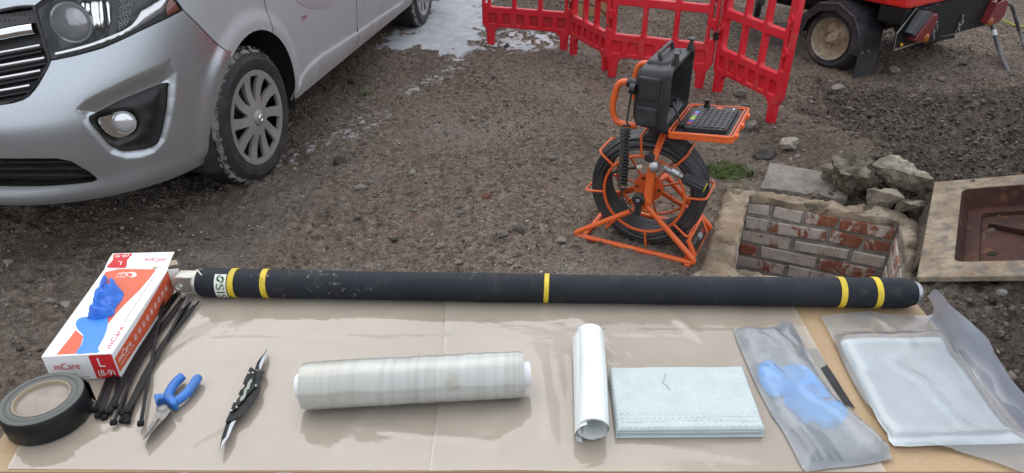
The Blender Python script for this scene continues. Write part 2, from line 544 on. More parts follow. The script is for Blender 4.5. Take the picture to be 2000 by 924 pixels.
sf = t.ramp(t.math('ADD', sp[0], t.math('ADD', t.ramp(n3, .3, .7, -.22, .22), t.ramp(n2, .3, .7, -.18, .18))), .16, .62)
col = t.mix(sf, col, white)
t.bs(col=col, rough=t.ramp(n2, .3, .7, .72, .95), spec=.35)
hsum = t.math('ADD', t.noise(70, 8, .78), t.math('MULTIPLY', t.voro(120), .9))
bs_ = t.n.new('ShaderNodeBump'); bs_.inputs['Distance'].default_value = .028
t.l.new(t.ramp(sf, 0, 1, .8, .2), bs_.inputs['Strength']); t.l.new(hsum, bs_.inputs['Height']); t.l.new(bs_.outputs[0], t.b.inputs['Normal'])
SOIL = t.m
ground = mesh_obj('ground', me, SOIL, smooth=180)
tag(ground, kind='structure', label='brown dirt yard with crushed stone and a pale slurry patch')

# ------------------------------------------------------------------ gravel and clods: one uncountable mass each
def ico_arrays(sub):
    bm = bmesh.new(); bmesh.ops.create_icosphere(bm, subdivisions=sub, radius=1)
    V = np.array([v.co for v in bm.verts]); Fc = np.array([[v.index for v in f.verts] for f in bm.faces]); bm.free()
    return V, Fc
ICO1, ICO2, ICO3, ICO4 = [ico_arrays(i) for i in (1, 2, 3, 5)]
def facet(V, rng, k=9, cut=(.62, .95), rough=0.0):
    nn = rng.normal(size=(k, 3)); nn /= np.linalg.norm(nn, axis=1)[:, None]
    dd = rng.uniform(*cut, k)
    dots = V @ nn.T
    r = np.where(dots > 1e-3, dd[None, :] / np.maximum(dots, 1e-3), 9).min(1)
    r = np.minimum(r, 1.05)
    if rough: r = r * (1 + rough * fbm(V[:, 0] * 2.2 + rng.uniform(0, 50), V[:, 1] * 2.2, V[:, 2] * 2.2, oct=4, seed=int(rng.integers(999)), gain=.6))
    return V * r[:, None]
def on_view(x, y):
    return True
def scatter(name, n, xr, yr, size, shapes, label, dens=None, cols=None, sink=.25, flat=(.45, .9), seed=1, mat=None):
    rng = np.random.default_rng(seed)
    x = rng.uniform(*xr, n * 3); y = rng.uniform(*yr, n * 3)
    pr_ = proj(np.stack([x, y, np.zeros_like(x)], -1))
    ok = (pr_[:, 0] > -260) & (pr_[:, 0] < 2260) & (pr_[:, 1] > -120) & (pr_[:, 1] < 950)
    ok &= poly_sd(x, y, MH_OUT) > .01
    ok &= rng.uniform(size=len(x)) > 1.1 * masks(x, y)[0]
    ok &= tray_foot(x, y)
    if dens is not None: ok &= rng.uniform(size=len(x)) < dens(x, y)
    x, y = x[ok][:n], y[ok][:n]; n = len(x)
    sz = size[0] * (size[1] / size[0]) ** (rng.uniform(size=n) ** 3.0)
    z = gh(x, y)
    sl_, dk_, _m = masks(x, y)
    Vs, Fs, Cs = [], [], []; base = 0
    which = rng.integers(len(shapes), size=n)
    for k, (V, Fc) in enumerate(shapes):
        ii = np.where(which == k)[0]; m = len(ii)
        if not m: continue
        a = rng.uniform(0, 2 * np.pi, m); tl = rng.normal(0, .35, m)
        sc3 = np.stack([sz[ii] * rng.uniform(.8, 1.3, m), sz[ii] * rng.uniform(.6, 1.0, m), sz[ii] * rng.uniform(*flat, m)], -1)
        W = V[None] * sc3[:, None, :]
        ct, st = np.cos(tl)[:, None], np.sin(tl)[:, None]
        W = np.stack([W[..., 0], W[..., 1] * ct - W[..., 2] * st, W[..., 1] * st + W[..., 2] * ct], -1)
        ca_, sa_ = np.cos(a)[:, None], np.sin(a)[:, None]
        W = np.stack([W[..., 0] * ca_ - W[..., 1] * sa_, W[..., 0] * sa_ + W[..., 1] * ca_, W[..., 2]], -1)
        W += np.stack([x[ii], y[ii], z[ii] + sc3[:, 2] * (1 - 2 * sink) * .8], -1)[:, None, :]
        Vs.append(W.reshape(-1, 3)); Fs.append((Fc[None] + (np.arange(m) * len(V))[:, None, None] + base).reshape(-1, 3)); base += m * len(V)
        c = cols[rng.integers(len(cols), size=m)] * rng.uniform(.55, 1.5, (m, 1))
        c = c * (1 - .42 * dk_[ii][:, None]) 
        c = c * (1 - .8 * sl_[ii][:, None]) + .8 * sl_[ii][:, None] * np.array([.48, .49, .5])
        Cs.append(np.repeat(c, len(V), 0))
    me = np_mesh(name, np.concatenate(Vs), np.concatenate(Fs))
    c = np.concatenate(Cs); c = np.concatenate([c, np.ones((len(c), 1))], 1)
    at = me.color_attributes.new('tint', 'FLOAT_COLOR', 'POINT'); at.data.foreach_set('color', c.astype(np.float32).ravel())
    o = mesh_obj(name, me, mat, smooth=0)
    return tag(o, label, kind='stuff')
t = NT('loose_stone')
col = t.attr('tint'); nn_ = t.noise(140, 4, .7)
t.bs(col=t.mix(t.ramp(nn_, .35, .75, 0, .55), col, (.05, .042, .036)), rough=.85, spec=.3)
t.bump(t.noise(260, 3, .7), .5, .002)
PEB = t.m
shp1 = [(facet(ICO1[0], RNG, 8), ICO1[1]) for _ in range(10)]
# icosphere 1 is 42 verts; a coarser 12-vert stone for the smallest grains
shp0 = []
for _ in range(10):
    bm = bmesh.new(); bmesh.ops.create_icosphere(bm, subdivisions=1, radius=1)
    V = np.array([v.co for v in bm.verts]) ; Fc = np.array([[v.index for v in f.verts] for f in bm.faces]); bm.free()
    shp0.append((facet(V, RNG, 6, (.55, .95)), Fc))
shp2 = [(facet(ICO2[0], RNG, 10, rough=.12), ICO2[1]) for _ in range(8)]
EARTH = np.array([(.165, .133, .106), (.22, .178, .146), (.095, .075, .061), (.27, .225, .187), (.16, .113, .086), (.185, .156, .132)])
STONE = np.array([(.22, .195, .165), (.28, .25, .215), (.16, .145, .13), (.25, .185, .14), (.36, .32, .27), (.19, .18, .17), (.24, .15, .105)])
def dcl(x, y): return .35 + .65 * sstep(-.2, .5, fbm(x * 1.8, y * 1.8, oct=3, seed=77)) 
def dsoil(x, y): return soilmask(x, y)
scatter('soil_crumb', 42000, (-4.2, 4.4), (1.0, 7.6), (.004, .012), shp0, 'crumbs of brown earth strewn all over the yard', dcl, EARTH, .3, seed=3, mat=PEB)
scatter('gravel', 26000, (-4.2, 4.4), (1.0, 7.6), (.0035, .011), shp0, 'small grey and tan gravel strewn over the yard', dcl, STONE, .3, (.35, .7), seed=4, mat=PEB)
scatter('soil_clod', 19000, (1.0, 4.4), (1.2, 5.0), (.003, .017), shp1, 'dark earth clods on the spoil heap at the right', dsoil, EARTH * .95, .3, (.6, 1.0), seed=5, mat=PEB)
scatter('rubble', 900, (-4.0, 4.3), (1.1, 7.4), (.007, .018), shp2, 'larger broken stone bits pressed into the dirt', dcl, np.concatenate([STONE, EARTH]), .38, (.35, .7), seed=6, mat=PEB)

# ================================================================== ROCKS
def rock_mat(name, a, b, d, scale=14, stain=(.10, .085, .07)):
    t = NT(name)
    n1 = t.noise(scale, 8, .7); n2 = t.noise(scale * 6, 6, .7); n3 = t.noise(scale * .45, 5, .6)
    col = t.mix(t.ramp(n1, .38, .64), a, b)
    col = t.mix(t.ramp(n2, .55, .75, 0, .7), col, d)
    col = t.mix(t.ramp(n3, .52, .68, 0, .8), col, stain)
    t.bs(col=col, rough=.92, spec=.25)
    t.bump(t.math('ADD', n2, t.math('MULTIPLY', n1, 1.5)), 1.0, .010)
    return t.m
R_PALE = rock_mat('pale_rubble', (.30, .262, .20), (.50, .45, .37), (.16, .132, .10), 16, (.13, .105, .085))
R_MORT = rock_mat('mortar_rubble', (.105, .086, .070), (.30, .262, .195), (.075, .058, .045), 11, (.070, .054, .043))
R_GREY = rock_mat('grey_stone', (.16, .15, .14), (.24, .23, .215), (.10, .09, .085), 22)
R_DARK = rock_mat('dark_stone', (.065, .055, .05), (.11, .10, .095), (.045, .04, .036), 22, (.06, .05, .045))
R_TAN = rock_mat('tan_stone', (.24, .185, .145), (.33, .27, .22), (.15, .12, .095), 22)
R_RED = rock_mat('red_stone', (.17, .075, .05), (.22, .12, .085), (.11, .06, .045), 22)
R_CONC = rock_mat('concrete', (.27, .235, .19), (.38, .335, .275), (.17, .14, .11), 8, (.155, .115, .08))
R_SLAB = rock_mat('slab_stone', (.19, .17, .15), (.29, .265, .235), (.10, .085, .07), 9, (.060, .047, .038))
def stone(px, py, size, mat, label, name='stone', seed=None, rz=0.0, hi=False, sink=.3, tilt=0.0, k=12, cut=(.48, .85), group=None, rough=.12, cat='stone'):
    rng = np.random.default_rng(seed if seed is not None else int(px * 7 + py))
    V, Fc = (ICO4 if hi else ICO3)
    V = facet(V, rng, k, cut, rough)
    sx, sy, sz = [q / 2 for q in size]
    V = V * np.array([sx, sy, sz])
    R_ = Matrix.Rotation(rz, 3, 'Z') @ Matrix.Rotation(tilt, 3, 'Y')
    V = V @ np.array(R_).T
    p = P(px, py, 0)
    for _ in range(3):
        z = float(gh(p.x, p.y)); p = P(px, py, z + sz * .3)
    V = V + np.array([p.x, p.y, z + sz * (1 - 2 * sink)])
    me = np_mesh(name, V, Fc)
    o = mesh_obj(name, me, mat, smooth=180 if hi else 22)
    return tag(o, label, cat, group)
stone(1540, 284, (.115, .10, .115), R_PALE, 'pale crumbly mortar lump behind the flat slab, alone on dark soil', 'rubble_lump', 3, hi=True, rough=.12, k=14, cut=(.55, .9), cat='rubble')
0 and stone(1652, 338, (.25, .21, .22), R_MORT, 'biggest earth-caked mortar boulder behind the manhole', 'boulder', 12, rz=-.5, hi=True, rough=.13, k=16, cut=(.55, .9), cat='boulder')
0 and stone(1628, 348, (.14, .12, .13), R_MORT, 'yellowish mortar knob stuck to the left of the boulder', 'rubble_lump', 8, hi=True, rough=.16, k=14, cut=(.5, .85), cat='rubble')
stone(1500, 305, (.14, .10, .075), R_DARK, 'dark flat-topped stone behind the corner of the grey slab', 'stone', 21, hi=True)
def slab_rock(name, corners, h, mat, label, rough=.01, seed=1, cat='rubble', step=.018, tw=None):
    """broken slab: top outline in px with heights, thickness h downwards"""
    top = [P(a, b, z) for a, b, z in corners]
    c = sum(top, Vector()) / len(top)
    A = np.array([[q.x, q.y, 1] for q in top]); zz = np.array([q.z for q in top])
    co = np.linalg.lstsq(A, zz, rcond=None)[0]
    out = [(q.x, q.y) for q in resample(top, step, True)]
    rng = np.random.default_rng(seed)
    out = [(x + rough * .5 * float(vnoise(x * 40, y * 40, seed=seed)), y + rough * .5 * float(vnoise(x * 40, y * 40, seed=seed + 5))) for x, y in out]
    xs = np.arange(min(p[0] for p in out), max(p[0] for p in out), step); ys = np.arange(min(p[1] for p in out), max(p[1] for p in out), step)
    g = np.array([(a, b) for a in xs for b in ys]); g = g[poly_sd(g[:, 0], g[:, 1], out) < -step * .5]
    v, t_ = cdt(out, [], g)
    z = v[:, 0] * co[0] + v[:, 1] * co[1] + co[2]
    ed = np.minimum(0, poly_sd(v[:, 0], v[:, 1], out) )
    z = z - rough * 1.0 * sstep(-.03, 0, ed) + rough * fbm(v[:, 0] * 18, v[:, 1] * 18, oct=4, seed=seed)
    n = len(v)
    mb = MB()
    mb.add([Vector((x, y, q)) for (x, y), q in zip(v, z)], [tuple(map(int, q)) for q in t_])
    # rough sides in three rings
    m = len(out); lev = [0, .25, .6, 1.0]; rings = []
    tz = {}
    for i, p in enumerate(out):
        d = np.hypot(v[:, 0] - p[0], v[:, 1] - p[1]); tz[i] = float(z[d.argmin()])
    vs = []
    for L in lev:
        for i, p in enumerate(out):
            q = Vector((p[0], p[1], 0)); dr = (q - Vector((c.x, c.y, 0))).normalized()
            k = (rough * .8 * (float(vnoise(p[0] * 30, p[1] * 30, L * 5, seed)) + .3) - .004) if 0 < L else 0
            vs.append(Vector((p[0], p[1], tz[i] - h * L)) + dr * k)
    fs = [(a * m + i, a * m + (i + 1) % m, (a + 1) * m + (i + 1) % m, (a + 1) * m + i) for a in range(len(lev) - 1) for i in range(m)]
    mb.add(vs, fs)
    o = mb.build(name, mat, smooth=50, weld=True)
    return tag(o, label, cat)
slab_rock('stone_slab', [(1504, 317, .060), (1560, 323, .060), (1600, 330, .058), (1640, 342, .055), (1668, 362, .050), (1655, 388, .036), (1580, 374, .036), (1488, 363, .036)], .06, R_SLAB, 'flat grey stone slab leaning beside the back edge of the manhole collar', .009, 4, 'slab')
def hull_rock(name, pxz, mat, label, cat, seed=1, amp=.010, cuts=4):
    bm = bmesh.new()
    for a, b, c2 in pxz: bm.verts.new(P(a, b, c2))
    bmesh.ops.convex_hull(bm, input=bm.verts)
    for k in range(cuts):
        lim = .10 / (1.9 ** k)
        eds = [e for e in bm.edges if e.calc_length() > lim]
        if eds: bmesh.ops.subdivide_edges(bm, edges=eds, cuts=1, use_grid_fill=True)
        bmesh.ops.triangulate(bm, faces=bm.faces)
    bm.normal_update()
    co = np.array([v.co for v in bm.verts]); nn = np.array([v.normal for v in bm.verts])
    d = amp * (fbm(co[:, 0] * 16, co[:, 1] * 16, co[:, 2] * 16, oct=5, seed=seed, gain=.62) - .3)
    d += amp * .8 * (1 - np.abs(vnoise(co[:, 0] * 22, co[:, 1] * 22, co[:, 2] * 22, seed=seed + 3)) * 2)
    co = co + nn * d[:, None]
    for v, q in zip(bm.verts, co): v.co = q
    me = bpy.data.meshes.new(name); bm.to_mesh(me); bm.free()
    return tag(mesh_obj(name, me, mat, smooth=28), label, cat)
hull_rock('concrete_chunk', [(1735, 304, .24), (1756, 306, .24), (1824, 350, .20), (1826, 368, .15), (1698, 322, .19), (1706, 342, .12), (1742, 370, .06), (1800, 396, .03), (1826, 396, .03), (1790, 345, .03)], R_PALE, 'long pale concrete chunk tilted against the rusty tray', 'rubble', 7)
hull_rock('concrete_chunk', [(1693, 369, .12), (1750, 369, .12), (1770, 390, .10), (1742, 406, .03), (1693, 402, .03), (1750, 380, .0), (1735, 377, .12)], R_CONC, 'squarish grey-brown concrete block behind the right end of the collar', 'rubble', 9, .006)
hull_rock('boulder', [(1626, 304, .21), (1664, 286, .25), (1700, 300, .24), (1714, 328, .17), (1712, 374, .04), (1660, 382, .02), (1626, 366, .03), (1640, 340, .19), (1690, 345, .17), (1690, 330, -.02)], R_MORT, 'biggest earth-caked mortar boulder behind the manhole', 'boulder', 12, .016)
hull_rock('rubble_lump', [(1606, 326, .13), (1630, 318, .15), (1650, 335, .14), (1640, 362, .05), (1610, 352, .05), (1603, 340, .08), (1630, 340, .0)], R_PALE, 'yellowish mortar knob stuck to the left of the boulder', 'rubble', 8, .012)
hull_rock('concrete_chunk', [(1757, 390, .10), (1808, 391, .10), (1814, 406, .07), (1792, 418, .03), (1750, 410, .03), (1780, 400, .11), (1780, 400, .0)], R_PALE, 'small yellowish crumbly chunk below the long pale concrete chunk', 'rubble', 11, .008)
0 and slab_rock('concrete_chunk', [(1712, 318, .20), (1735, 305, .23), (1752, 306, .23), (1815, 352, .20), (1822, 372, .16), (1815, 385, .12), (1770, 378, .11), (1735, 350, .13)], .12, R_PALE, 'long pale concrete chunk tilted against the rusty tray', .008, 7)
0 and slab_rock('concrete_chunk', [(1695, 370, .11), (1750, 371, .115), (1768, 378, .11), (1750, 402, .07), (1695, 398, .07)], .09, R_CONC, 'squarish grey-brown concrete block behind the right end of the collar', .007, 9)
0 and slab_rock('concrete_chunk', [(1757, 392, .10), (1810, 392, .10), (1812, 410, .08), (1790, 415, .07), (1752, 405, .07)], .06, R_PALE, 'small yellowish crumbly chunk below the long pale concrete chunk', .009, 11)

# ================================================================== MANHOLE
mh = thing('manhole_chamber', 'open brick manhole with a broken concrete collar in the dirt', 'manhole', (cen.x, cen.y, 0))
def collar():
    out = [(p.x, p.y) for p in resample(MH_OUT, .02, True)]
    out = [(x + .010 * float(fbm(x * 16, y * 16, oct=3, seed=4)), y + .010 * float(fbm(x * 16, y * 16, oct=3, seed=9))) for x, y in out]
    inn = [(p.x, p.y) for p in resample([q for q in IN4], .025, True)]
    inn = [(x + .004 * float(fbm(x * 20, y * 20, oct=2, seed=6)), y + .004 * float(fbm(x * 20, y * 20, oct=2, seed=7))) for x, y in inn]
    st = .013
    g = np.array([(a, b) for a in np.arange(.5, 2.0, st) for b in np.arange(1.4, 3.15, st)])
    g = g + RNG.uniform(-.003, .003, g.shape)
    g = g[(poly_sd(g[:, 0], g[:, 1], out) < -.006) & (poly_sd(g[:, 0], g[:, 1], inn) > .006)]
    v, t_ = cdt(out, [inn], g)
    do = -poly_sd(v[:, 0], v[:, 1], out)
    z = .028 + .010 * fbm(v[:, 0] * 9, v[:, 1] * 9, oct=5, seed=21, gain=.62) - .035 * (1 - sstep(0, .035, do)) ** 2
    di = poly_sd(v[:, 0], v[:, 1], inn)
    z = z - .008 * (1 - sstep(0, .02, di))
    z = z + .007 * fbm(v[:, 0] * 34, v[:, 1] * 34, oct=3, seed=25) - .012 * sstep(.25, .7, fbm(v[:, 0] * 14, v[:, 1] * 14, oct=3, seed=27))
    mb = MB()
    mb.add([Vector((a, b, c2)) for (a, b), c2 in zip(v, z)], [tuple(map(int, q)) for q in t_])
    for loop, dz in ((out, -.10), (inn, -.012)):
        zz = [float(z[np.hypot(v[:, 0] - p[0], v[:, 1] - p[1]).argmin()]) for p in loop]
        m = len(loop)
        mb.add([Vector((p[0], p[1], q)) for p, q in zip(loop, zz)] + [Vector((p[0], p[1], dz)) for p in loop], [(i, (i + 1) % m, m + (i + 1) % m, m + i) for i in range(m)])
    t = NT('collar_concrete')
    n1 = t.noise(5, 8, .7); n2 = t.noise(40, 6, .7); n3 = t.noise(13, 6, .65, .5); n4 = t.noise(2.2, 4, .6)
    col = t.mix(t.ramp(n1, .36, .62), (.115, .086, .062), (.42, .355, .28))
    col = t.mix(t.ramp(n4, .45, .6, 0, .5), col, (.36, .26, .16))
    col = t.mix(t.ramp(n2, .50, .72, 0, .6), col, (.13, .105, .08))
    col = t.mix(t.ramp(n3, .52, .64, 0, .85), col, (.085, .066, .050))
    col = t.mix(t.ramp(t.noise(9, 7, .7), .63, .70, 0, .7), col, (.50, .47, .42))
    t.bs(col=col, rough=.93, spec=.25); t.bump(t.math('ADD', n2, n3), .8, .007)
    return mb.build('concrete_collar', t.m, mh, smooth=60, weld=True)
collar()
t = NT('limewashed_brick')
n1 = t.noise(9, 7, .68, .6, t.scaled((1, 1, .55))); n2 = t.noise(60, 5, .7)
rr = t.ramp(t.rnd, 0, 1, -.125, .17)
red = t.mix(t.ramp(n2, .3, .7), (.24, .080, .045), (.36, .14, .085))
wh = t.mix(t.ramp(t.noise(18, 6, .7), .35, .7), (.46, .395, .335), (.68, .61, .54))
col = t.mix(t.ramp(t.math('ADD', t.math('ADD', n1, t.math('MULTIPLY', t.math('SUBTRACT', n2, .5), .35)), rr), .42, .50), red, wh)
strk = t.noise(26, 5, .6, 1.0, t.scaled((1, 1, .12)))
col = t.mix(t.ramp(strk, .60, .68, 0, .7), col, (.10, .05, .038))
t.bs(col=col, rough=.85, spec=.3); t.bump(t.math('ADD', n1, n2), .6, .006)
BRICK = t.m
MORT = rock_mat('chamber_mortar', (.27, .25, .22), (.46, .425, .385), (.16, .145, .125), 16, (.16, .14, .12))
walls = MB()
th_ = .012
def wall_frame(k):
    if k == 0: return IA, WU, WV, WL
    if k == 1: return IB, WV, -WU, WD
    if k == 2: return IB + WV * WD, -WU, -WV, WL
    return IA + WV * WD, -WV, WU, WD
rb = random.Random(4)
for k in range(4):
    o, u, nrm, L = wall_frame(k)
    zt, zb = (-.004 if k == 0 else -.03), -WDEP
    a, b = o + Vector((0, 0, zt)) - u * .02, o + u * (L + .02) + Vector((0, 0, zt))
    # mortar bed just behind the brick faces
    back = -nrm * .10
    f = [a - nrm * .003, b - nrm * .003, b - nrm * .003 + Vector((0, 0, zb - zt)), a - nrm * .003 + Vector((0, 0, zb - zt))]
    walls.hexa([f[0] + back, f[1] + back, f[1], f[0]], [f[3] + back, f[2] + back, f[2], f[3]])
    bl, bh, j = .243, .059, .017
    nrow = 10
    for r in range(nrow):
        z0 = (.008 if k == 0 else -.026) - (r + 1) * (bh + j) - .006
        x = -(.0 if r % 2 == 0 else .12) + rb.uniform(-.02, .02) - (.02 if k == 0 else 0)
        while x < L:
            ln = bl * (rb.choice((1, 1, 1, .5)) if k != 0 else (1 if rb.random() > .2 else .55)) * rb.uniform(.95, 1.04)
            x0, x1 = max(x, .003), min(x + ln, L - .003)
            if x1 - x0 > .03:
                pr2 = rb.uniform(-.001, .005); tl = rb.uniform(-.003, .003)
                m = MB(); ch = .004
                q = []
                for dx, dz, dn in ((x0, z0 + tl, 0), (x1, z0 - tl, 0), (x1, z0 + bh - tl, 0), (x0, z0 + bh + tl, 0)):
                    q.append(o + u * (dx + rb.uniform(-.006, .006)) + Vector((0, 0, dz + rb.uniform(-.005, .005))))
                bk = [p - nrm * .07 for p in q]
                ex, ez = u * ch, Vector((0, 0, ch))
                sh = [q[0] + ex + ez, q[1] - ex + ez, q[2] - ex - ez, q[3] + ex - ez]
                fr = [p + nrm * pr2 for p in sh]
                mid = [p + nrm * (pr2 - .005) for p in q]
                m.hexa(bk, mid); m.f.pop(1)
                m.add(mid + fr, [(0, 1, 5, 4), (1, 2, 6, 5), (2, 3, 7, 6), (3, 0, 4, 7), (4, 5, 6, 7)])
                m.build('brick', BRICK, mh, smooth=0, weld=True)
            x += ln + j
walls.build('mortar_bed', MORT, mh, smooth=0)
fl = MB(); fl.add([p + Vector((0, 0, -WDEP + .02)) for p in [IA - WU * .05 - WV * .05, IB + WU * .05 - WV * .05, IN4[2] + WU * .05 + WV * .05, IN4[3] - WU * .05 + WV * .05]], [(0, 1, 2, 3)])
fl.build('chamber_floor', pmat('wet_floor', (.05, .045, .04), (.09, .08, .07), 9, .3), mh)

# ================================================================== RUSTY TRAY (recessed cover lying on the heap)
tray = thing('cover_tray', 'rusty cast iron recessed manhole cover tray lying on the spoil heap', 'manhole cover', TA)
def TP(a, b, h): return TA + tu * a + tw_ * b + tn * h
t = NT('rust_rim')
n1 = t.noise(6, 8, .7, .4); n2 = t.noise(45, 6, .7); n3 = t.noise(17, 9, .75)
col = t.mix(t.ramp(n1, .36, .62), (.19, .135, .09), (.33, .27, .195))
col = t.mix(t.ramp(n3, .46, .60, 0, .85), col, (.115, .105, .095))
col = t.mix(t.ramp(n2, .55, .75, 0, .6), col, (.17, .075, .04))
t.bs(col=col, rough=.85, spec=.3); t.bump(t.math('ADD', n2, n3), .6, .004)
RIM = t.m
t = NT('rust_inside')
n1 = t.noise(5, 8, .7, .4); n2 = t.noise(40, 6, .7)
col = t.mix(t.ramp(n1, .35, .65), (.030, .016, .014), (.070, .030, .022))
col = t.mix(t.ramp(t.noise(11, 6, .7), .55, .70, 0, .7), col, (.20, .085, .045))
col = t.mix(t.ramp(n2, .62, .75, 0, .5), col, (.06, .055, .055))
t.bs(col=col, rough=t.ramp(n2, .3, .7, .6, .9), spec=.2); t.bump(n2, .5, .004)
RIN = t.m
def PT(px, py, h=0.0):                      # px -> (a,b) on the tray plane
    p = PN(px, py, TA, tn, h); d = p - TA
    return d.dot(tu), d.dot(tw_)
ia0, ib0 = PT(1883, 368); ia1, ib1 = PT(1858, 511)
ia0, ia1, ib0 = ia0, ia1, (ib0 + ib1) / 2
m = MB(); th_r = .022
hole = rrect(ia0, ib0, ia1, TWID - .12, .03, 5)
plate(m, [(0, 0), (TLEN, 0), (TLEN, TWID), (0, TWID)], [hole], lambda x, y, d: TP(x, y, -d), th_r)
m.build('rim', RIM, tray, smooth=30, weld=True, bevel=.004)
D1, D2 = .085, .105
c0, c1_, c2_, c3_ = ia0, ib0, ia1, TWID - .12
def ring(sh, dep): return [TP(x, y, -dep) for x, y in rrect(c0 + sh, c1_ + sh, c2_ - sh, c3_ - sh, .03, 5)]
m = MB()
r1, r2, r3, r4, r5 = ring(.001, .004), ring(.018, D1), ring(.062, D1 + .004), ring(.064, D2), ring(-.012, D2 + .02)
nq = len(r1)
for A_, B_ in ((r1, r2), (r2, r3), (r3, r4)):
    m.add(A_ + B_, [(i, (i + 1) % nq, nq + (i + 1) % nq, nq + i) for i in range(nq)])
m.build('wall', RIN, tray, smooth=40)
m = MB(); m.add(r4, [tuple(range(nq))]); m.prism(r5, tn * -.004)
q = [TP(x, y, -.03) for x, y in rrect(c0 - .012, c1_ - .012, c2_ + .012, c3_ + .012, .03, 5)]
m.add(q + r5, [(i, (i + 1) % nq, nq + (i + 1) % nq, nq + i) for i in range(nq)])
m.build('pan', RIN, tray, smooth=30)
a_, b_ = PT(1975, 412, -D2 + .01); a2_, b2_ = PT(1930, 440, -D2 + .01); a3_, b3_ = PT(2060, 470, -D2 + .01)
m = MB(); m.hexa([TP(a2_, b2_, -D2), TP(a3_, b3_ , -D2), TP(a3_ - .02, b3_, -D2), TP(a2_ - .012, b2_, -D2)], [TP(a2_, b2_, -D2 + .02), TP(a3_, b3_, -D2 + .03), TP(a3_ - .02, b3_, -D2 + .03), TP(a2_ - .012, b2_, -D2 + .02)])
m.build('rib', RIN, tray, smooth=0, bevel=.003)
a_, b_ = PT(1938, 496, -D2)
m = MB(); m.lathe([(.0, .001), (.012, .001), (.014, .003), (.014, 0)], TP(a_, b_, -D2), tn, 16); m.build('drain_hole', pmat('black_hole', (.008, .007, .006), rough=.9), tray)
# ================================================================== VAN
PSI = math.radians(8.5)
VEA = np.array([math.sin(PSI), math.cos(PSI), 0]); VEB = np.array([math.cos(PSI), -math.sin(PSI), 0]); VEZ = np.array([0, 0, 1.])
VA0, VB0 = 2.0, -2.615
def VW(a, b, z): return Vector(VEA * (VA0 + a) + VEB * (VB0 + b) + VEZ * z)
van = thing('van', 'silver panel van with black grille and mud-caked front tyre parked at the left', 'van', VW(2.4, 0, 0))
AR = .78
_tau = np.linspace(0, math.pi / 2, 400)
_bh = np.sin(_tau) ** (2 / 3.2); _ah = 1 - np.cos(_tau)
_arc = np.concatenate([[0], np.cumsum(np.hypot(np.diff(_bh * .97), np.diff(_ah * AR)))]); U1 = float(_arc[-1])
def _cr(x, xs, ys):                          # smooth interpolation (monotone cubic)
    xs = np.array(xs); ys = np.array(ys)
    d = np.diff(ys) / np.diff(xs); m_ = np.zeros(len(xs)); m_[0], m_[-1] = d[0], d[-1]
    for i in range(1, len(xs) - 1):
        m_[i] = 0 if d[i - 1] * d[i] <= 0 else 2 * d[i - 1] * d[i] / (d[i - 1] + d[i])
    x = np.clip(x, xs[0], xs[-1]); i = np.clip(np.searchsorted(xs, x) - 1, 0, len(xs) - 2)
    h = xs[i + 1] - xs[i]; t = (x - xs[i]) / h
    return (2 * t**3 - 3 * t**2 + 1) * ys[i] + (t**3 - 2 * t**2 + t) * h * m_[i] + (-2 * t**3 + 3 * t**2) * ys[i + 1] + (t**3 - t**2) * h * m_[i + 1]
_zW, _vW = [.15, .2, .275, .345, .5, .7, .9, 1.05, 1.2, 1.9, 1.97], [.86, .89, .925, .948, .966, .978, .975, .965, .95, .80, .66]
_za, _va = [.15, .2, .255, .305, .345, .45, .55, .65, .8, .95, 1.02, 1.08, 1.2, 1.9, 1.97], [.17, .10, .035, .004, .022, .004, .0, .020, .068, .128, .172, .27, .72, 1.5, 1.8]
_zt = np.arange(.05, 2.1, .002); _kr = np.exp(-(np.arange(-36, 37) * .002 / .020) ** 2 / 2); _kr /= _kr.sum()
def _smt(xs, ys): return np.convolve(np.pad(_cr(_zt, xs, ys), 36, mode='edge'), _kr, 'valid')
_tW, _ta = _smt(_zW, _vW), _smt(_za, _va)
def S0(U, z):
    W = np.interp(z, _zt, _tW); a0 = np.interp(z, _zt, _ta); ae = np.maximum(AR, a0 + .35)
    b = np.interp(U, _arc, _bh) * W
    a = np.where(U <= U1, a0 + np.interp(U, _arc, _ah) * (ae - a0), ae + (U - U1))
    return VEA * (VA0 + a)[:, None] + VEB * (VB0 + b)[:, None] + VEZ * z[:, None]
def SN(U, z):
    e = .004
    N = np.cross(S0(U + e, z) - S0(U - e, z), S0(U, z + e) - S0(U, z - e))
    return N / np.linalg.norm(N, axis=1)[:, None]          # outward
# lookup photo px -> (U,z)
_gu, _gz = np.meshgrid(np.linspace(.02, U1 + 4.2, 900), np.linspace(.2, 1.3, 360))
_gp = proj(S0(_gu.ravel(), _gz.ravel())).reshape(*_gu.shape, 2)
_nrm = SN(_gu.ravel(), _gz.ravel()); _pos = S0(_gu.ravel(), _gz.ravel())
_front = (np.einsum('ij,ij->i', _nrm, np.array([0, 0, CAMH]) - _pos) > 0).reshape(_gu.shape)
def UZ(px, py):
    d = (_gp[..., 0] - px) ** 2 + (_gp[..., 1] - py) ** 2 + np.where(_front, 0, 1e6)
    i = d.argmin(); u, z = _gu.ravel()[i], _gz.ravel()[i]
    for _ in range(4):
        e = 1e-3
        p0, pu, pz = proj(S0(np.array([u, u + e, u]), np.array([z, z, z + e])))
        J = np.stack([(pu - p0) / e, (pz - p0) / e], 1); r = np.array([px, py]) - p0
        try: st = np.linalg.solve(J, r)
        except Exception: break
        u += float(np.clip(st[0], -.03, .03)); z += float(np.clip(st[1], -.03, .03))
    return u, z
def UZL(l): return [UZ(*q) for q in l]
def rsp(l, step, closed=True):
    return [(p.x, p.y) for p in resample([Vector((a, b, 0)) for a, b in l], step, closed)]
def spl(l, n=5, closed=True):
    return [(p.x, p.y) for p in smooth_path([Vector((a, b, 0)) for a, b in l], n, closed)]
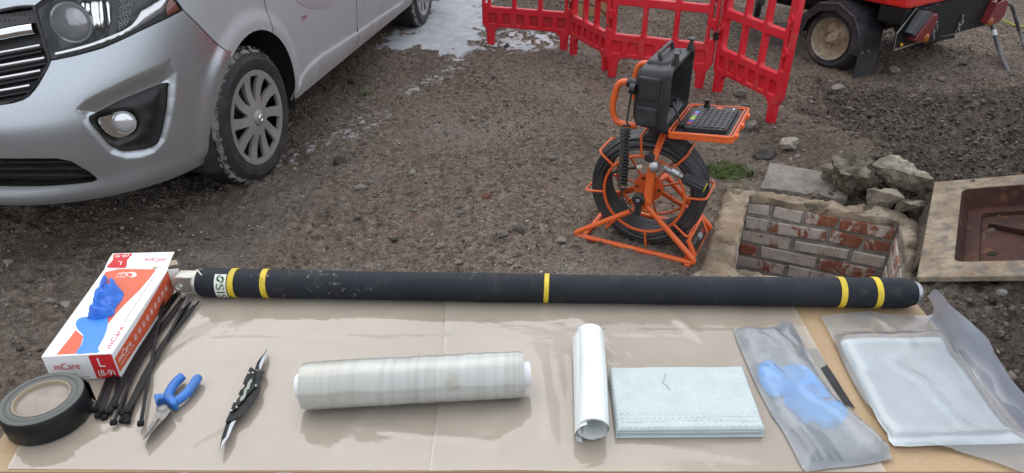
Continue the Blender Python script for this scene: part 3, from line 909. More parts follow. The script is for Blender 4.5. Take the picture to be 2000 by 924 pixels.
# --- outlines taken on the photo, carried onto the body surface
HEAD = UZL([(66, 14), (84, 0), (130, -22), (200, -42), (270, -45), (318, -30), (336, -8), (347, 5), (357, 19), (330, 33), (300, 47), (270, 61), (235, 78), (200, 93), (150, 107), (97, 118), (82, 70)])
GRILLE = UZL([(-70, 40), (0, 21), (35, 14), (66, 12), (82, 70), (97, 118), (90, 134), (81, 150), (73, 164), (64, 176), (55, 186), (44, 193), (24, 199), (0, 203), (-70, 212)])
GRILLE = [(0.0, GRILLE[0][1])] + GRILLE[1:-1] + [(0.0, GRILLE[-1][1])]
FOG = spl(UZL([(173, 233), (190, 221), (250, 192), (326, 163), (331, 175), (328, 215), (316, 268), (300, 288), (268, 296), (240, 297), (215, 285), (196, 264)]), 4)
FOGO = UZL([(146, 213), (165, 194), (200, 176), (250, 152), (300, 129), (338, 108), (347, 140), (345, 190), (339, 230), (326, 275), (305, 300), (278, 311), (245, 314), (212, 303), (182, 270), (158, 238)])
INTAKE = UZL([(-60, 309), (0, 309), (60, 309), (110, 309), (140, 315), (172, 334), (191, 350), (182, 355), (140, 360), (0, 363), (-60, 363)])
INTAKE = [(0.0, INTAKE[0][1])] + INTAKE[1:-1] + [(0.0, INTAKE[-1][1])]
SEAM1 = UZL([(357, 19), (385, 46), (412, 74), (439, 101)])
SILL = UZL([(574, 181), (578, 165), (586, 147), (600, 128), (625, 106), (660, 84), (700, 58), (740, 31), (786, 1)])
ARC_A, ARC_Z, ARC_R = .933, .335, .395
WB = 3.098
def a2u(a): return U1 + (a - AR)
def archdist(U, z, k=0): return np.hypot(U - a2u(ARC_A + k * WB), z - ARC_Z)
_su, _sz = np.array([q[0] for q in SILL]), np.array([q[1] for q in SILL])
def disp(U, z):
    d = np.zeros_like(U)
    near = (U < U1 + .2)
    if near.any():
        u_, z_ = U[near], z[near]
        do = -poly_sd(u_, z_, FOGO); di = poly_sd(u_, z_, FOG)
        t = np.clip(di, 0, None) / (np.clip(di, 0, None) + np.clip(do, 1e-6, None))
        d[near] -= np.where(do > 0, .021 * np.minimum(1, (np.clip(di, 0, None) + do) / .055) * (1 - sstep(0, 1, t)), 0)
    for k in (0, 1):
        r = archdist(U, z, k)
        d += .014 * sstep(.50, .42, r) * sstep(.28, .34, z) * (1 if k else sstep(U1 - .45, U1 - .2, U))
    zc = np.interp(U, _su, _sz)
    d += .014 * sstep(0, .0135, zc - z) * (U > _su[0] - .01)
    return d
def SD(U, z, inset=0.0):
    U = np.asarray(U, float); z = np.asarray(z, float)
    return S0(U, z) + SN(U, z) * (disp(U, z) - inset)[:, None]
# --- paint and plastics
def paint(name='silver_paint', soil=.42, zhi=.75, film=.03):
    t = NT(name)
    tc = t.co(); zz = t.sepv(t.obj)[2]
    fl = t.voro(500, out='Color', vec=t.obj); f0 = t.sep(fl)[0]
    dirtn = t.noise(7, 7, .68); fine = t.noise(60, 5, .7)
    low = t.ramp(zz, zhi, .22, 0, soil)
    dm = t.math('MULTIPLY', t.ramp(t.math('ADD', dirtn, t.math('MULTIPLY', fine, .35)), .45, .95), 1.0)
    dirt = t.math('ADD', t.math('ADD', t.math('MULTIPLY', t.noise(3, 4, .5), film), film), t.math('MULTIPLY', low, t.ramp(dirtn, .25, .7, .25, .95)))
    base = t.mix(t.ramp(f0, 0, 1), (.46, .495, .535), (.53, .57, .61))
    col = t.mix(dirt, base, (.25, .205, .175))
    t.bs(col=col, metal=t.ramp(dirt, 0, .5, .88, .15), rough=t.ramp(dirt, 0, .5, .24, .75), coat=t.ramp(dirt, 0, .45, .7, 0), coatr=.16)
    return t.m
PAINT = paint(soil=.10, film=.015)
PAINTS = paint('silver_paint_dirty_flank', .62, 1.15, .12)
BLACKP = pmat('black_plastic', (.012, .012, .013), (.022, .021, .021), 12, .38, dirt=(.06, .052, .046), dscale=9, dlo=.55, dhi=.85, bump=.15, bscale=400)
GLOSSB = pmat('gloss_black', (.008, .008, .009), rough=.12)
CHROME = pmat('chrome', (.78, .78, .79), rough=.08, metal=1, dirt=(.35, .31, .27), dscale=14, dlo=.62, dhi=.9, rvar=.05)
SEAL = pmat('seam_rubber', (.010, .010, .010), rough=.8)
DARKIN = pmat('wheelhouse_dark', (.014, .013, .012), (.03, .026, .022), 8, .95)
REFL = pmat('reflector', (.85, .86, .88), rough=.06, metal=1, bump=.35, bscale=26, bdist=.01)
# --- constrained triangulation of the whole flank, split into panels
ZB_U = [0, .5, 1.0, U1 - .25, U1, U1 + 6]; ZB_Z = [.285, .268, .262, .27, .268, .27]
UEND = U1 + 4.15
loops = []; edges = []; V2 = []
def add_loop(l, closed=True):
    b = len(V2); n = len(l)
    V2.extend([Vector((q[0], q[1])) for q in l])
    for i in range(n if closed else n - 1): edges.append((b + i, b + (i + 1) % n))
ZT = 1.97
bot = [(u, float(np.interp(u, ZB_U, ZB_Z))) for u in np.concatenate([np.arange(0, U1 + .05, .02), np.arange(U1 + .05, UEND, .05), [UEND]])]
border = bot + [(UEND, z) for z in np.arange(.35, ZT, .08)] + [(u, ZT) for u in np.arange(UEND, 0, -.08)] + [(0, z) for z in np.arange(ZT, .3, -.04)]
add_loop(border)
HEADr, GRr, FOGr, INr = rsp(HEAD, .012), rsp(GRILLE, .015), rsp(FOG, .01), rsp(INTAKE, .015)
for l in (HEADr, GRr, FOGr, INr): add_loop(l)
FOGOr = rsp(FOGO, .012); add_loop(FOGOr)
arcs = []
for k in (0, 1):
    c = a2u(ARC_A + k * WB)
    A_ = [(c + ARC_R * math.cos(t), ARC_Z + ARC_R * math.sin(t)) for t in np.radians(np.arange(-14, 195, 3.0))]
    A_ = [(A_[0][0] - .005, .2)] + A_ + [(A_[-1][0] + .005, .2)]
    arcs.append(A_); add_loop(A_)
add_loop(rsp(SILL, .02, False), False); [add_loop([(q[0], q[1] - k_) for q in rsp(SILL, .02, False)][1:], False) for k_ in (.0045, .009, .0135)]
UD1 = UZ(520, 20)[0]; UD2 = UZ(697, 30)[0]
zs_ = np.arange(.2, 1.98, .03)
def zline(us): return np.interp(us, [q[0] for q in SEAM1], [q[1] for q in SEAM1])
seam1 = rsp(SEAM1, .015, False); add_loop(seam1, False)
seam2 = [(UD1 + .03 * (z < .72) * (.72 - z), z) for z in zs_ if z > .66]; add_loop(seam2, False)
seam3 = [(UD2, z) for z in zs_]; add_loop(seam3, False)
U_BW = UZ(318, -30)[0]
seam4 = [(U_BW - .25 * max(0, z - 1.05), z) for z in np.arange(HEAD[5][1], 1.21, .02)]; add_loop(seam4, False)
ZWS = [(u, 1.2) for u in np.arange(0, UEND, .03)]; add_loop(ZWS, False)
add_loop([(u, 1.05 if u > U1 + .75 else 1.05) for u in np.arange(U1 + .62, UEND - .1, .05)], False)
pts = []
for u in np.arange(.01, U1 + .75, .018):
    for z in np.arange(.28, 1.10, .018): pts.append((u + RNG.uniform(-.003, .003), z + RNG.uniform(-.003, .003)))
for u in np.arange(.03, U1 + .75, .05):
    for z in np.arange(1.10, 1.95, .05): pts.append((u, z))
for u in np.arange(U1 + .76, UEND - .03, .05):
    for z in np.concatenate([np.arange(.29, .62, .012 * 1.7), np.arange(.63, 1.94, .06)]): pts.append((u, z))
_f = np.array([(u, z) for u in np.arange(min(q[0] for q in FOGO), max(q[0] for q in FOGO), .0065) for z in np.arange(min(q[1] for q in FOGO), max(q[1] for q in FOGO), .0065)])
_f = _f[(poly_sd(_f[:, 0], _f[:, 1], FOGO) < -.002) & (poly_sd(_f[:, 0], _f[:, 1], FOG) > .002)]
pts = [p for p in pts if poly_sd(np.array(p[0]), np.array(p[1]), FOGO) > .004 or poly_sd(np.array(p[0]), np.array(p[1]), FOG) < 0] + [tuple(q) for q in _f]
V2 += [Vector(p) for p in pts]
r_ = delaunay_2d_cdt(V2, edges, [], 0, 1e-6)
v2 = np.array([(p.x, p.y) for p in r_[0]]); tri = np.array(r_[2])
ce = v2[tri].mean(1); cu, cz = ce[:, 0], ce[:, 1]
inb = (poly_sd(cu, cz, border) < 0) & (archdist(cu, cz, 0) > ARC_R * .9985) & (archdist(cu, cz, 1) > ARC_R * .9985)
for k in (0, 1): inb &= poly_sd(cu, cz, arcs[k]) > 0
reg = np.full(len(tri), 'x', object)
bump_ = (cu < a2u(ARC_A)) & (cz < zline(cu)) & (cu <= SEAM1[-1][0] + .02)
reg[:] = 'side'
reg[cu < UD2] = 'door'
reg[cu < UD1 + .03 * (cz < .72) * (.72 - cz)] = 'wing'
reg[(cu < UD1) & (cz > 1.2)] = 'screen'
bon = (cz > .8) & (cz < 1.2) & (cu < U_BW - .25 * np.maximum(0, cz - 1.05))
reg[bon] = 'bonnet'
reg[bump_ & ~(bon & (cz > .97))] = 'bumper'
reg[(cu < HEAD[1][0]) & (cz > GRILLE[3][1] - .02) & (cz < 1.2)] = 'bonnet'
for nm, l in (('head', HEADr), ('grille', GRr), ('fog', FOGr), ('intake', INr)): reg[poly_sd(cu, cz, l) < 0] = nm
P3 = SD(v2[:, 0], v2[:, 1])
def panel(nm, name, mat, inset=0.0, mirror=True):
    sel = tri[inb & (reg == nm)]
    if not len(sel): return None
    ids, inv = np.unique(sel, return_inverse=True); Fc = inv.reshape(-1, 3)
    Q = P3[ids] if inset == 0 else SD(v2[ids, 0], v2[ids, 1], inset)
    n = len(ids)
    bb = (Q - VEA * VA0 - VEB * VB0) @ VEB; M = Q - 2 * bb[:, None] * VEB
    if mirror == 1 and mirror is not True:
        mesh_obj(name, np_mesh(name, M - np.array(ORG[van.name]), Fc[:, ::-1]), mat, van, smooth=180, org=ORG[van.name])
    elif mirror:
        Q = np.concatenate([Q, M]); Fc = np.concatenate([Fc, Fc[:, ::-1] + n])
    me = np_mesh(name, Q - np.array(ORG[van.name]), Fc)
    e = .002; u, z = v2[ids, 0], v2[ids, 1]
    N = np.cross(SD(u + e, z) - SD(u - e, z), SD(u, z + e) - SD(u, z - e)); N /= np.linalg.norm(N, axis=1)[:, None]
    o = mesh_obj(name, me, mat, van, smooth=180, org=ORG[van.name])
    if mirror is True: N = np.concatenate([N, N - 2 * (N @ VEB)[:, None] * VEB])
    me.normals_split_custom_set_from_vertices(N.tolist())
    return o
bumper = panel('bumper', 'front_bumper', PAINT)
wing = panel('wing', 'front_wing', PAINTS, mirror=1)
bonnet = panel('bonnet', 'bonnet', PAINT)
door = panel('door', 'front_door', PAINTS, mirror=1)
side = panel('side', 'side_panel', PAINTS, mirror=1)
panel('screen', 'windscreen', pmat('dark_glass', (.01, .012, .013), rough=.05))
# roof, back, floor
m = MB()
top = [Vector(q) for q in S0(np.arange(0, UEND, .1), np.full(len(np.arange(0, UEND, .1)), ZT))]
ub = np.arange(0, UEND, .1)
def mir(p):
    p = np.array(p); bb = (p - VEA * VA0 - VEB * VB0) @ VEB
    return Vector(p - 2 * bb * VEB)
rows = [[q.lerp(mir(q), k / 8) + Vector((0, 0, .05 * math.sin(math.pi * k / 8))) for k in range(9)] for q in top]
m.grid(rows); m.build('roof', PAINT, van, smooth=60)
m = MB(); ez_ = np.array([.27, .5, .8, 1.2, 1.6, 1.97]); bk = [Vector(q) for q in S0(np.full(6, UEND), ez_)]
m.grid([[q.lerp(mir(q), k / 4) for k in range(5)] for q in bk]); m.build('rear_door', PAINT, van)
m = MB()
fr_ = [(.45, -.70), (.45, .70), (4.9, .70), (4.9, -.70)]
m.prism([VW(a, b, .30) for a, b in fr_], (0, 0, .12)); m.build('underbody', DARKIN, van, smooth=0)
# bumper underside lip and arch lips
def rim_tube(l2, rad, name, mat, closed=False, inset=0.0, parent=van, n=6):
    a = np.array(l2); q = SD(a[:, 0], a[:, 1], inset)
    return MB().tube([Vector(p) for p in q], rad, n, closed=closed).build(name, mat, parent, smooth=60)
m = MB()
for lst in ([q for q in bot if q[0] < a2u(ARC_A) - ARC_R + .015], [q for q in bot if a2u(ARC_A) + ARC_R - .02 < q[0] < a2u(ARC_A + WB) - ARC_R]):
    a = np.array(lst); e0 = SD(a[:, 0], a[:, 1]); nn_ = SN(a[:, 0], a[:, 1])
    rows = [[Vector(p) for p in e0], [Vector(p - q * .012 - VEZ * .012) for p, q in zip(e0, nn_)], [Vector(p - q * .05 - VEZ * .016) for p, q in zip(e0, nn_)], [Vector(p - q * .14 - VEZ * .0) for p, q in zip(e0, nn_)]]
    m.grid(rows); m.grid([[mir(p) for p in r] for r in rows])
m.build('lower_lip', PAINT, van, smooth=60)
for k in (0, 1):
    m = MB()
    A_ = [q for q in arcs[k] if q[1] >= .255]
    a = np.array(A_); e0 = SD(a[:, 0], a[:, 1])
    dirs = []
    c = a2u(ARC_A + k * WB)
    rows = [[Vector(p) for p in e0]]
    for ins, dr in ((.006, .0), (.02, .012), (.05, .012)):
        b2 = np.stack([c + (a[:, 0] - c) * (1 + dr / ARC_R), ARC_Z + (a[:, 1] - ARC_Z) * (1 + dr / ARC_R)], -1)
        rows.append([Vector(p) for p in SD(b2[:, 0], b2[:, 1], ins)])
    m.grid(rows); m.build('arch_lip', PAINT if k else SEAL, van, smooth=60)
    # wheelhouse liner
    m = MB(); cc = VW(ARC_A + k * WB, 0, ARC_Z)
    rows = []
    for b_ in (.945, .90, .70, .58):
        rr_ = ARC_R + (.012 if b_ > .92 else .03)
        rows.append([VW(ARC_A + k * WB + rr_ * math.cos(t), b_, max(.22, ARC_Z + rr_ * math.sin(t))) for t in np.radians(np.arange(-20, 201, 8))])
    m.grid(rows); m.add(rows[-1], [tuple(range(len(rows[-1])))])
    m.build('wheelhouse', DARKIN, van, smooth=40)
# seams
def seam(l2, r=.0028): return rim_tube(l2, r, 'panel_gap', SEAL, inset=.001)
seam(seam1); seam([q for q in seam2 if q[1] < 1.2 and archdist(np.array(q[0]), np.array(q[1])) > ARC_R]); seam([q for q in seam3 if .28 < q[1] < 1.3]); seam(seam4)
rim_tube([(q[0], q[1] + .012) for q in rsp(SILL, .03, False) ], .0030, 'cladding_edge', SEAL, inset=.006)
# --- grille
def patch(poly, inset, name, mat, parent=van, step=.014, fn=None, mirror=False, tilt=None):
    out = rsp(poly, step)
    us = np.arange(min(p[0] for p in out), max(p[0] for p in out), step); zs2 = np.arange(min(p[1] for p in out), max(p[1] for p in out), step)
    g = np.array([(a, b) for a in us for b in zs2]); 
    if len(g): g = g[poly_sd(g[:, 0], g[:, 1], out) < -step * .45]
    v, t_ = cdt(out, [], g)
    ins = np.full(len(v), inset) if not callable(inset) else inset(v[:, 0], v[:, 1], poly_sd(v[:, 0], v[:, 1], out))
    Q = SD(v[:, 0], v[:, 1]) - SN(v[:, 0], v[:, 1]) * ins[:, None]
    Fc = t_
    if mirror:
        n = len(Q); Q = np.concatenate([Q, np.array([mir(p) for p in Q])]); Fc = np.concatenate([Fc, Fc[:, ::-1] + n])
    me = np_mesh(name, Q - np.array(ORG[van.name]), Fc)
    if mirror:
        bm = bmesh.new(); bm.from_mesh(me); bmesh.ops.remove_doubles(bm, verts=bm.verts, dist=1e-4); bm.to_mesh(me); bm.free()
    return mesh_obj(name, me, mat, parent, smooth=180, org=ORG[van.name])
def skirt(poly, i0, i1, name, mat, parent=van, mirror=False, step=.014):
    out = np.array(rsp(poly, step)); rows = [[Vector(p) for p in SD(out[:, 0], out[:, 1], i)] for i in (i0, i1)]
    rows = [r + [r[0]] for r in rows]
    m = MB(); m.grid(rows)
    if mirror: m.grid([[mir(p) for p in r] for r in rows])
    return m.build(name, mat, parent, smooth=60)
grille = skirt(GRILLE, -.001, .05, 'grille', BLACKP, mirror=True)
patch(GRILLE, .05, 'grille_back', BLACKP, grille, mirror=True)
t = NT('grille_mesh'); vv = t.voro(62, rnd=.15); t.bs(col=t.mix(t.ramp(vv, .28, .36), (.004, .004, .004), (.05, .05, .052)), rough=.45)
GM = t.m
_ms = UZL([(-70, 44), (0, 25), (64, 15), (68, 42), (0, 53), (-70, 66)]); _ms[0] = (0.0, _ms[0][1]); _ms[-1] = (0.0, _ms[-1][1])
patch(_ms, .018, 'mesh_strip', GM, grille, mirror=True)
def bar(l, rad, name, mat, inset, flat=None):
    q = UZL(l); a = np.array(rsp(q, .02, False)); p3 = [Vector(p) for p in SD(a[:, 0], a[:, 1], inset)]
    m = MB(); m.tube([mir(p) for p in p3[::-1]] + p3, rad, 10, flat=flat)
    return m.build(name, mat, grille, smooth=60)
m = bar([(-70, 84), (0, 68), (40, 60), (67, 56)], .021, 'chrome_bar', CHROME, .0)
for l in ([(-70, 118), (0, 102), (40, 95), (77, 88)], [(-70, 143), (0, 128), (45, 120), (86, 113)], [(-70, 167), (0, 152), (40, 145), (78, 138)], [(-70, 190), (0, 177), (30, 172), (57, 167)]):
    bar(l, .0062, 'chrome_strip', CHROME, .008)
    bar([(x, y + 11) for x, y in l], .010, 'grille_slat', GLOSSB, .03)
rim_tube(rsp([q for q in GRILLE if q[0] > .001], .015, False), .006, 'grille_surround', BLACKP, parent=grille)
# --- lower intake
intake = skirt(INTAKE, -.001, .06, 'lower_intake', BLACKP, mirror=True)
patch(INTAKE, .06, 'intake_back', DARKIN, intake, mirror=True)
for y in (322, 335, 348):
    q = UZL([(-60, y + 1), (0, y), (60, y), (110 + (y - 322) * 1.0, y - 1), (146 + (y - 322) * 1.2, y)]); a = np.array(rsp(q, .02, False)); p3 = [Vector(p) for p in SD(a[:, 0], a[:, 1], .022)]
    m = MB(); m.tube([mir(p) for p in p3[::-1]] + p3, .006, 6); m.build('intake_slat', BLACKP, intake)
# --- fog lamp pocket
fog = skirt(FOG, -.001, .014, 'fog_pocket', BLACKP)
FL = spl(UZL([(193, 239), (215, 231), (240, 226), (258, 225), (268, 235), (270, 252), (262, 268), (248, 275), (235, 277), (220, 272), (205, 260)]), 4)
patch(FOG, lambda u, z, d: .012 - .012 * sstep(0, -.06, d) + .028 * sstep(.022, -.004, poly_sd(u, z, FL)), 'pocket_panel', BLACKP, fog, step=.008)
patch(FL, lambda u, z, d: .022 + .006 * sstep(-.01, -.05, d), 'fog_reflector', REFL, fog, step=.008)
def lamp_dome(px, py, rad, inset, name, mat, parent, bulge=.4):
    u, z = UZ(px, py); p = Vector(SD(np.array([u]), np.array([z]), inset)[0]); nn_ = Vector(SN(np.array([u]), np.array([z]))[0])
    nn_ = (nn_ * .45 + Vector((-VEA[0], -VEA[1], 0)) * .55).normalized()
    prof = [(rad * math.cos(t), rad * bulge * math.sin(t)) for t in np.linspace(0, math.pi / 2, 8)]
    prof = [(rad * 1.12, -.01), (rad * 1.12, .002), (rad, .002)] + prof
    return MB().lathe(prof, p, nn_, 24).build(name, mat, parent, smooth=50)
t = NT('lens_glass'); t.bs(col=(.75, .78, .80), rough=.04, metal=.55, spec=.8, coat=1); LENS = t.m
lamp_dome(246, 245, .041, .014, 'fog_bulb', LENS, fog, .45)
# --- headlight
head = skirt(HEAD, -.001, .03, 'headlight', BLACKP)
HOUS = pmat('lamp_housing', (.035, .038, .042), (.06, .064, .07), 10, .25)
patch(HEAD, lambda u, z, d: .03 + .03 * sstep(0, -.04, d), 'lamp_housing', HOUS, head)
def pp(l): return UZL(l)
patch(pp([(112, 10), (150, -15), (205, -20), (215, 5), (218, 40), (214, 62), (175, 72), (150, 78), (128, 40)]), lambda u, z, d: .046 - .02 * sstep(0, -.03, d) + .006 * np.sin(u * 180), 'reflector_bowl', REFL, head, step=.01)
t = NT('hazy_lens'); t.bs(col=t.mix(t.ramp(t.noise(12), .35, .65), (.30, .31, .32), (.44, .45, .46)), rough=.16, coat=.9, spec=.6, metal=.4); HAZY = t.m
lamp_dome(136, 42, .064, .030, 'projector_lens', HAZY, head, .35)
t = NT('ribbed_reflector'); wv = t.n.new('ShaderNodeTexVoronoi'); wv.inputs['Scale'].default_value = 130; wv.inputs['Randomness'].default_value = .05; t.l.new(t.co(), wv.inputs['Vector'])
t.bs(col=(.62, .63, .64), metal=.8, rough=.18); t.bump(wv.outputs['Distance'], 1.0, .01); RIBB = t.m
patch(pp([(237, -12), (264, -15), (262, 22), (254, 48), (232, 64), (234, 30)]), .026, 'ribbed_reflector', RIBB, head, step=.012)
patch(pp([(222, -20), (236, -18), (234, 30), (228, 66), (214, 70), (220, 30)]), .020, 'lamp_divider', GLOSSB, head)
WHITEC = pmat('white_chrome', (.86, .87, .88), rough=.16, metal=.7)
patch(pp([(105, 103), (140, 95), (180, 84), (215, 71), (240, 61), (258, 50), (270, 36), (278, 22), (292, 14), (318, -2), (334, -10), (330, 2), (322, 22), (300, 36), (270, 54), (235, 70), (200, 83), (160, 95), (107, 107)]), lambda u, z, d: .010 - .005 * sstep(0, -.012, d), 'chrome_brow', WHITEC, head, step=.008)
t = NT('amber_red_lens'); t.bs(col=t.mix(t.ramp(t.noise(30), .4, .6), (.38, .03, .02), (.30, .06, .025)), rough=.15, coat=1); AMB = t.m
patch(pp([(334, -12), (345, 5), (352, 18), (338, 26), (328, 30), (326, 14), (332, 0)]), .006, 'indicator_lens', AMB, head, step=.008)
t = NT('clear_lens'); t.n.remove(t.b)
tr = t.n.new('ShaderNodeBsdfTransparent'); gl = t.n.new('ShaderNodeBsdfGlossy'); gl.inputs['Roughness'].default_value = .02
fr2 = t.n.new('ShaderNodeFresnel'); fr2.inputs['IOR'].default_value = 1.45; ms_ = t.n.new('ShaderNodeMixShader')
t.l.new(fr2.outputs[0], ms_.inputs[0]); t.l.new(tr.outputs[0], ms_.inputs[1]); t.l.new(gl.outputs[0], ms_.inputs[2]); t.l.new(ms_.outputs[0], t.out.inputs[0])
CLEAR = t.m
patch(HEAD, .0005, 'clear_lens', CLEAR, head)
rim_tube(rsp(HEAD, .02), .005, 'lamp_seal', SEAL, closed=True, inset=.003, parent=head)
# --- badge on the door, fuel-type lettering in chrome
bu, bz = UZ(594, 33); bp = Vector(SD(np.array([bu]), np.array([bz]))[0]); bx = Vector(VEA); by = Vector((0, 0, 1)); bn = Vector(VEB)
m = MB(); lettering(m, '2900', lambda x, y: bp + bx * (x - .035) + by * (y - .012) + bn * .004, .030)
m.build('door_badge', CHROME, van, smooth=0)
# round fuel flap / roundel low on the door
patch(UZL([(617 + 45 * math.cos(a), -20 + 37 * math.sin(a)) for a in np.arange(0, 6.28, .2)]), -.0022, 'door_roundel', pmat('roundel_grey', (.40, .41, .43), rough=.35, metal=.3), step=.03)

# --- wheels
t = NT('tyre_rubber')
t.co(); xyz = t.sepv(t.obj)
rub = t.mix(t.ramp(t.noise(14, 5), .35, .65), (.020, .020, .022), (.040, .039, .040))
mask = t.attr('mud'); mr = t.sep(mask)[0]
mudn = t.noise(26, 8, .72)
mf = t.ramp(t.math('ADD', t.math('MULTIPLY', mr, .50), mudn), .87, 1.04)
col = t.mix(mf, rub, t.mix(t.ramp(t.noise(40), .3, .7), (.34, .32, .30), (.52, .50, .47)))
col = t.mix(t.ramp(t.noise(8, 6, .7), .52, .75, 0, .35), col, (.11, .09, .078))
t.bs(col=col, rough=t.ramp(mf, 0, 1, .6, .95), spec=.35); t.bump(t.math('ADD', mudn, mf), .25, .004)
TYRE = t.m
COVER = pmat('wheel_cover_silver', (.33, .325, .32), (.40, .395, .39), 8, .42, metal=.55, dirt=(.20, .17, .15), dscale=6, dlo=.45, dhi=.80)
def wheel(parent, c, axis, R_, W_, rimR, name='wheel', cover=True, mud=None, tyremat=None, lugs=True, spin=0.0, spokes=10):
    """axis points outward"""
    ax = Vector(axis).normalized(); c = Vector(c)
    e1 = (Vector((0, 0, 1)) - ax * ax.z).normalized(); e2 = ax.cross(e1)
    wroot = MB(); wroot.lathe([(rimR * 1.02, -W_ * .9), (rimR * .98, -W_ * .5), (rimR * .9, -.09), (rimR * .55, -.075), (.03, -.07)], c, ax, 40)
    wo_ = wroot.build(name, DARKIN, parent, smooth=50)
    h = W_
    prof = [(rimR * .99, -.030), (rimR + .004, -.006), (rimR + .012, -.001), (rimR + .030, .001), (R_ * .5 + rimR * .5, .004), (R_ - .040, -.003), (R_ - .022, -.014), (R_ - .010, -.028), (R_ - .003, -.042), (R_, -.062), (R_, -h + .062), (R_ - .003, -h + .042), (R_ - .010, -h + .028), (R_ - .03, -h + .01), (rimR + .02, -h), (rimR, -h + .02)]
    m = MB(); N = 96
    m.lathe(prof, c, ax, N)
    nb = len(m.v)
    for k in range(N):                       # tread blocks as grooves pressed in
        for i, (r, hh) in enumerate(prof):
            if 7 <= i <= 11 and lugs and k % 3 == 0:
                v = m.v[k * len(prof) + i]; d = v - c; d -= ax * d.dot(ax); m.v[k * len(prof) + i] = v - d.normalized() * .007
    # circumferential ribs
    ribs = 4
    for j in range(ribs):
        hh = -.050 - (h - .10) * j / (ribs - 1)
        for s2 in range(0, N, 1):
            a0_ = 2 * math.pi * s2 / N + .03 * j
            if s2 % 2 == 0: continue
            pr_ = [(R_ - .004, hh - .013), (R_ + .0045, hh - .011), (R_ + .0045, hh + .011), (R_ - .004, hh + .013)]
            m.lathe(pr_, c, ax, 1, a0=a0_, a1=a0_ + 2 * math.pi / N * 1.25, ref=e1)
    o = m.build('tyre', tyremat or TYRE, wo_, smooth=35, recalc=False)
    mm = o.data; at = mm.color_attributes.new('mud', 'FLOAT_COLOR', 'POINT')
    co = np.array([v + ORG[parent.name] for v in [q.co for q in mm.vertices]]); d = co - np.array(c); hh = d @ np.array(ax); rr_ = np.linalg.norm(d - hh[:, None] * np.array(ax), axis=1)
    mk = np.clip(np.exp(-((hh + .022) / .018) ** 2) * (rr_ > R_ - .04) + .30 * (rr_ > R_ - .012), 0, 1)
    at.data.foreach_set('color', np.stack([mk, mk, mk, np.ones_like(mk)], -1).astype(np.float32).ravel())
    if cover:
        def fn(x, y, d_):
            r = math.hypot(x, y); dome = -.004 - .020 * (1 - min(1, r / rimR)) ** 0.8 * 0 - .012 * math.exp(-((r - rimR * .62) / (rimR * .30)) ** 2)
            return c + e2 * x + e1 * y + ax * (dome - d_ + .004)
        outer = circ(0, 0, rimR * 1.015, 72)
        holes = []
        for k in range(spokes):
            a = 2 * math.pi * (k + .5) / spokes + spin
            pts_ = []
            for r, wd, tw in ((.38, .24, .0), (.52, .48, .02), (.70, .58, .05), (.87, .62, .08), (.905, .54, .09)):
                pts_.append((r, a + tw - wd * math.pi / spokes * .98))
            for r, wd, tw in ((.905, .46, .09), (.87, .56, .08), (.70, .48, .05), (.52, .34, .02), (.38, .18, .0)):
                pts_.append((r, a + tw + wd * math.pi / spokes * .98))
            holes.append([(rimR * r * math.cos(t_), rimR * r * math.sin(t_)) for r, t_ in pts_])
        m = MB(); g = [(rimR * r * math.cos(t_), rimR * r * math.sin(t_)) for r in (.15, .25, .33, .55, .65, .75, .85, .95) for t_ in np.arange(0, 6.28, .1745)]
        gm = np.array(g); kk = np.ones(len(gm), bool)
        for hl in holes: kk &= poly_sd(gm[:, 0], gm[:, 1], hl) > .003
        v, tq = cdt(outer, holes, gm[kk]); n = len(v)
        m.add([fn(x, y, 0) for x, y in v] + [fn(x, y, .006) for x, y in v], [tuple(map(int, q)) for q in tq] + [tuple(int(i) + n for i in q[::-1]) for q in tq])
        for loop in holes + [outer]:
            k_ = len(loop); m.add([fn(p[0], p[1], 0) for p in loop] + [fn(p[0], p[1], .016) for p in loop], [(i, (i + 1) % k_, k_ + (i + 1) % k_, k_ + i) for i in range(k_)])
        cv = m.build('wheel_cover', COVER, wo_, smooth=40, weld=True)
        m = MB(); m.lathe([(.0, .012), (.020, .011), (.034, .006), (.040, -.002), (.042, -.012)], c, ax, 28); m.build('hub_cap', COVER, cv, smooth=50)
        m = MB(); m.lathe([(.009, .0115), (.0135, .0145), (.018, .011), (.018, .008)], c, ax, 20); m.build('hub_emblem', CHROME, cv)
    return wo_
st = math.radians(3.5)
ax_f = Vector((math.cos(PSI + st), -math.sin(PSI + st), 0))
wheel(van, VW(ARC_A, .945, .322), ax_f, .328, .205, .222, spin=.12)
wheel(van, VW(ARC_A + WB, .945, .322), Vector(VEB), .328, .205, .222, spin=.4)
# far side wheels, plain
for k in (0, 1):
    m = MB(); m.lathe([(.02, 0), (.22, .0), (.325, -.02), (.325, -.19), (.02, -.2)], VW(ARC_A + k * WB, -.945, .322), -Vector(VEB), 40); m.build('wheel', pmat('tyre_plain', (.03, .03, .03), rough=.8), van, smooth=40)
# side windows
def flat_patch(l, name, mat): return patch(l, -.002, name, mat)
patch([(U1 + .35, 1.22), (U1 + 1.2, 1.22), (U1 + 1.2, 1.72), (U1 + .75, 1.72)], -.003, 'door_window', bpy.data.materials['dark_glass'], step=.05)
m = MB(); q = VW(1.15, 1.02, 1.28); m.box(q, (.16, .12, .24), Matrix.Rotation(-PSI, 3, 'Z')); m.build('door_mirror', BLACKP, van, bevel=.03)
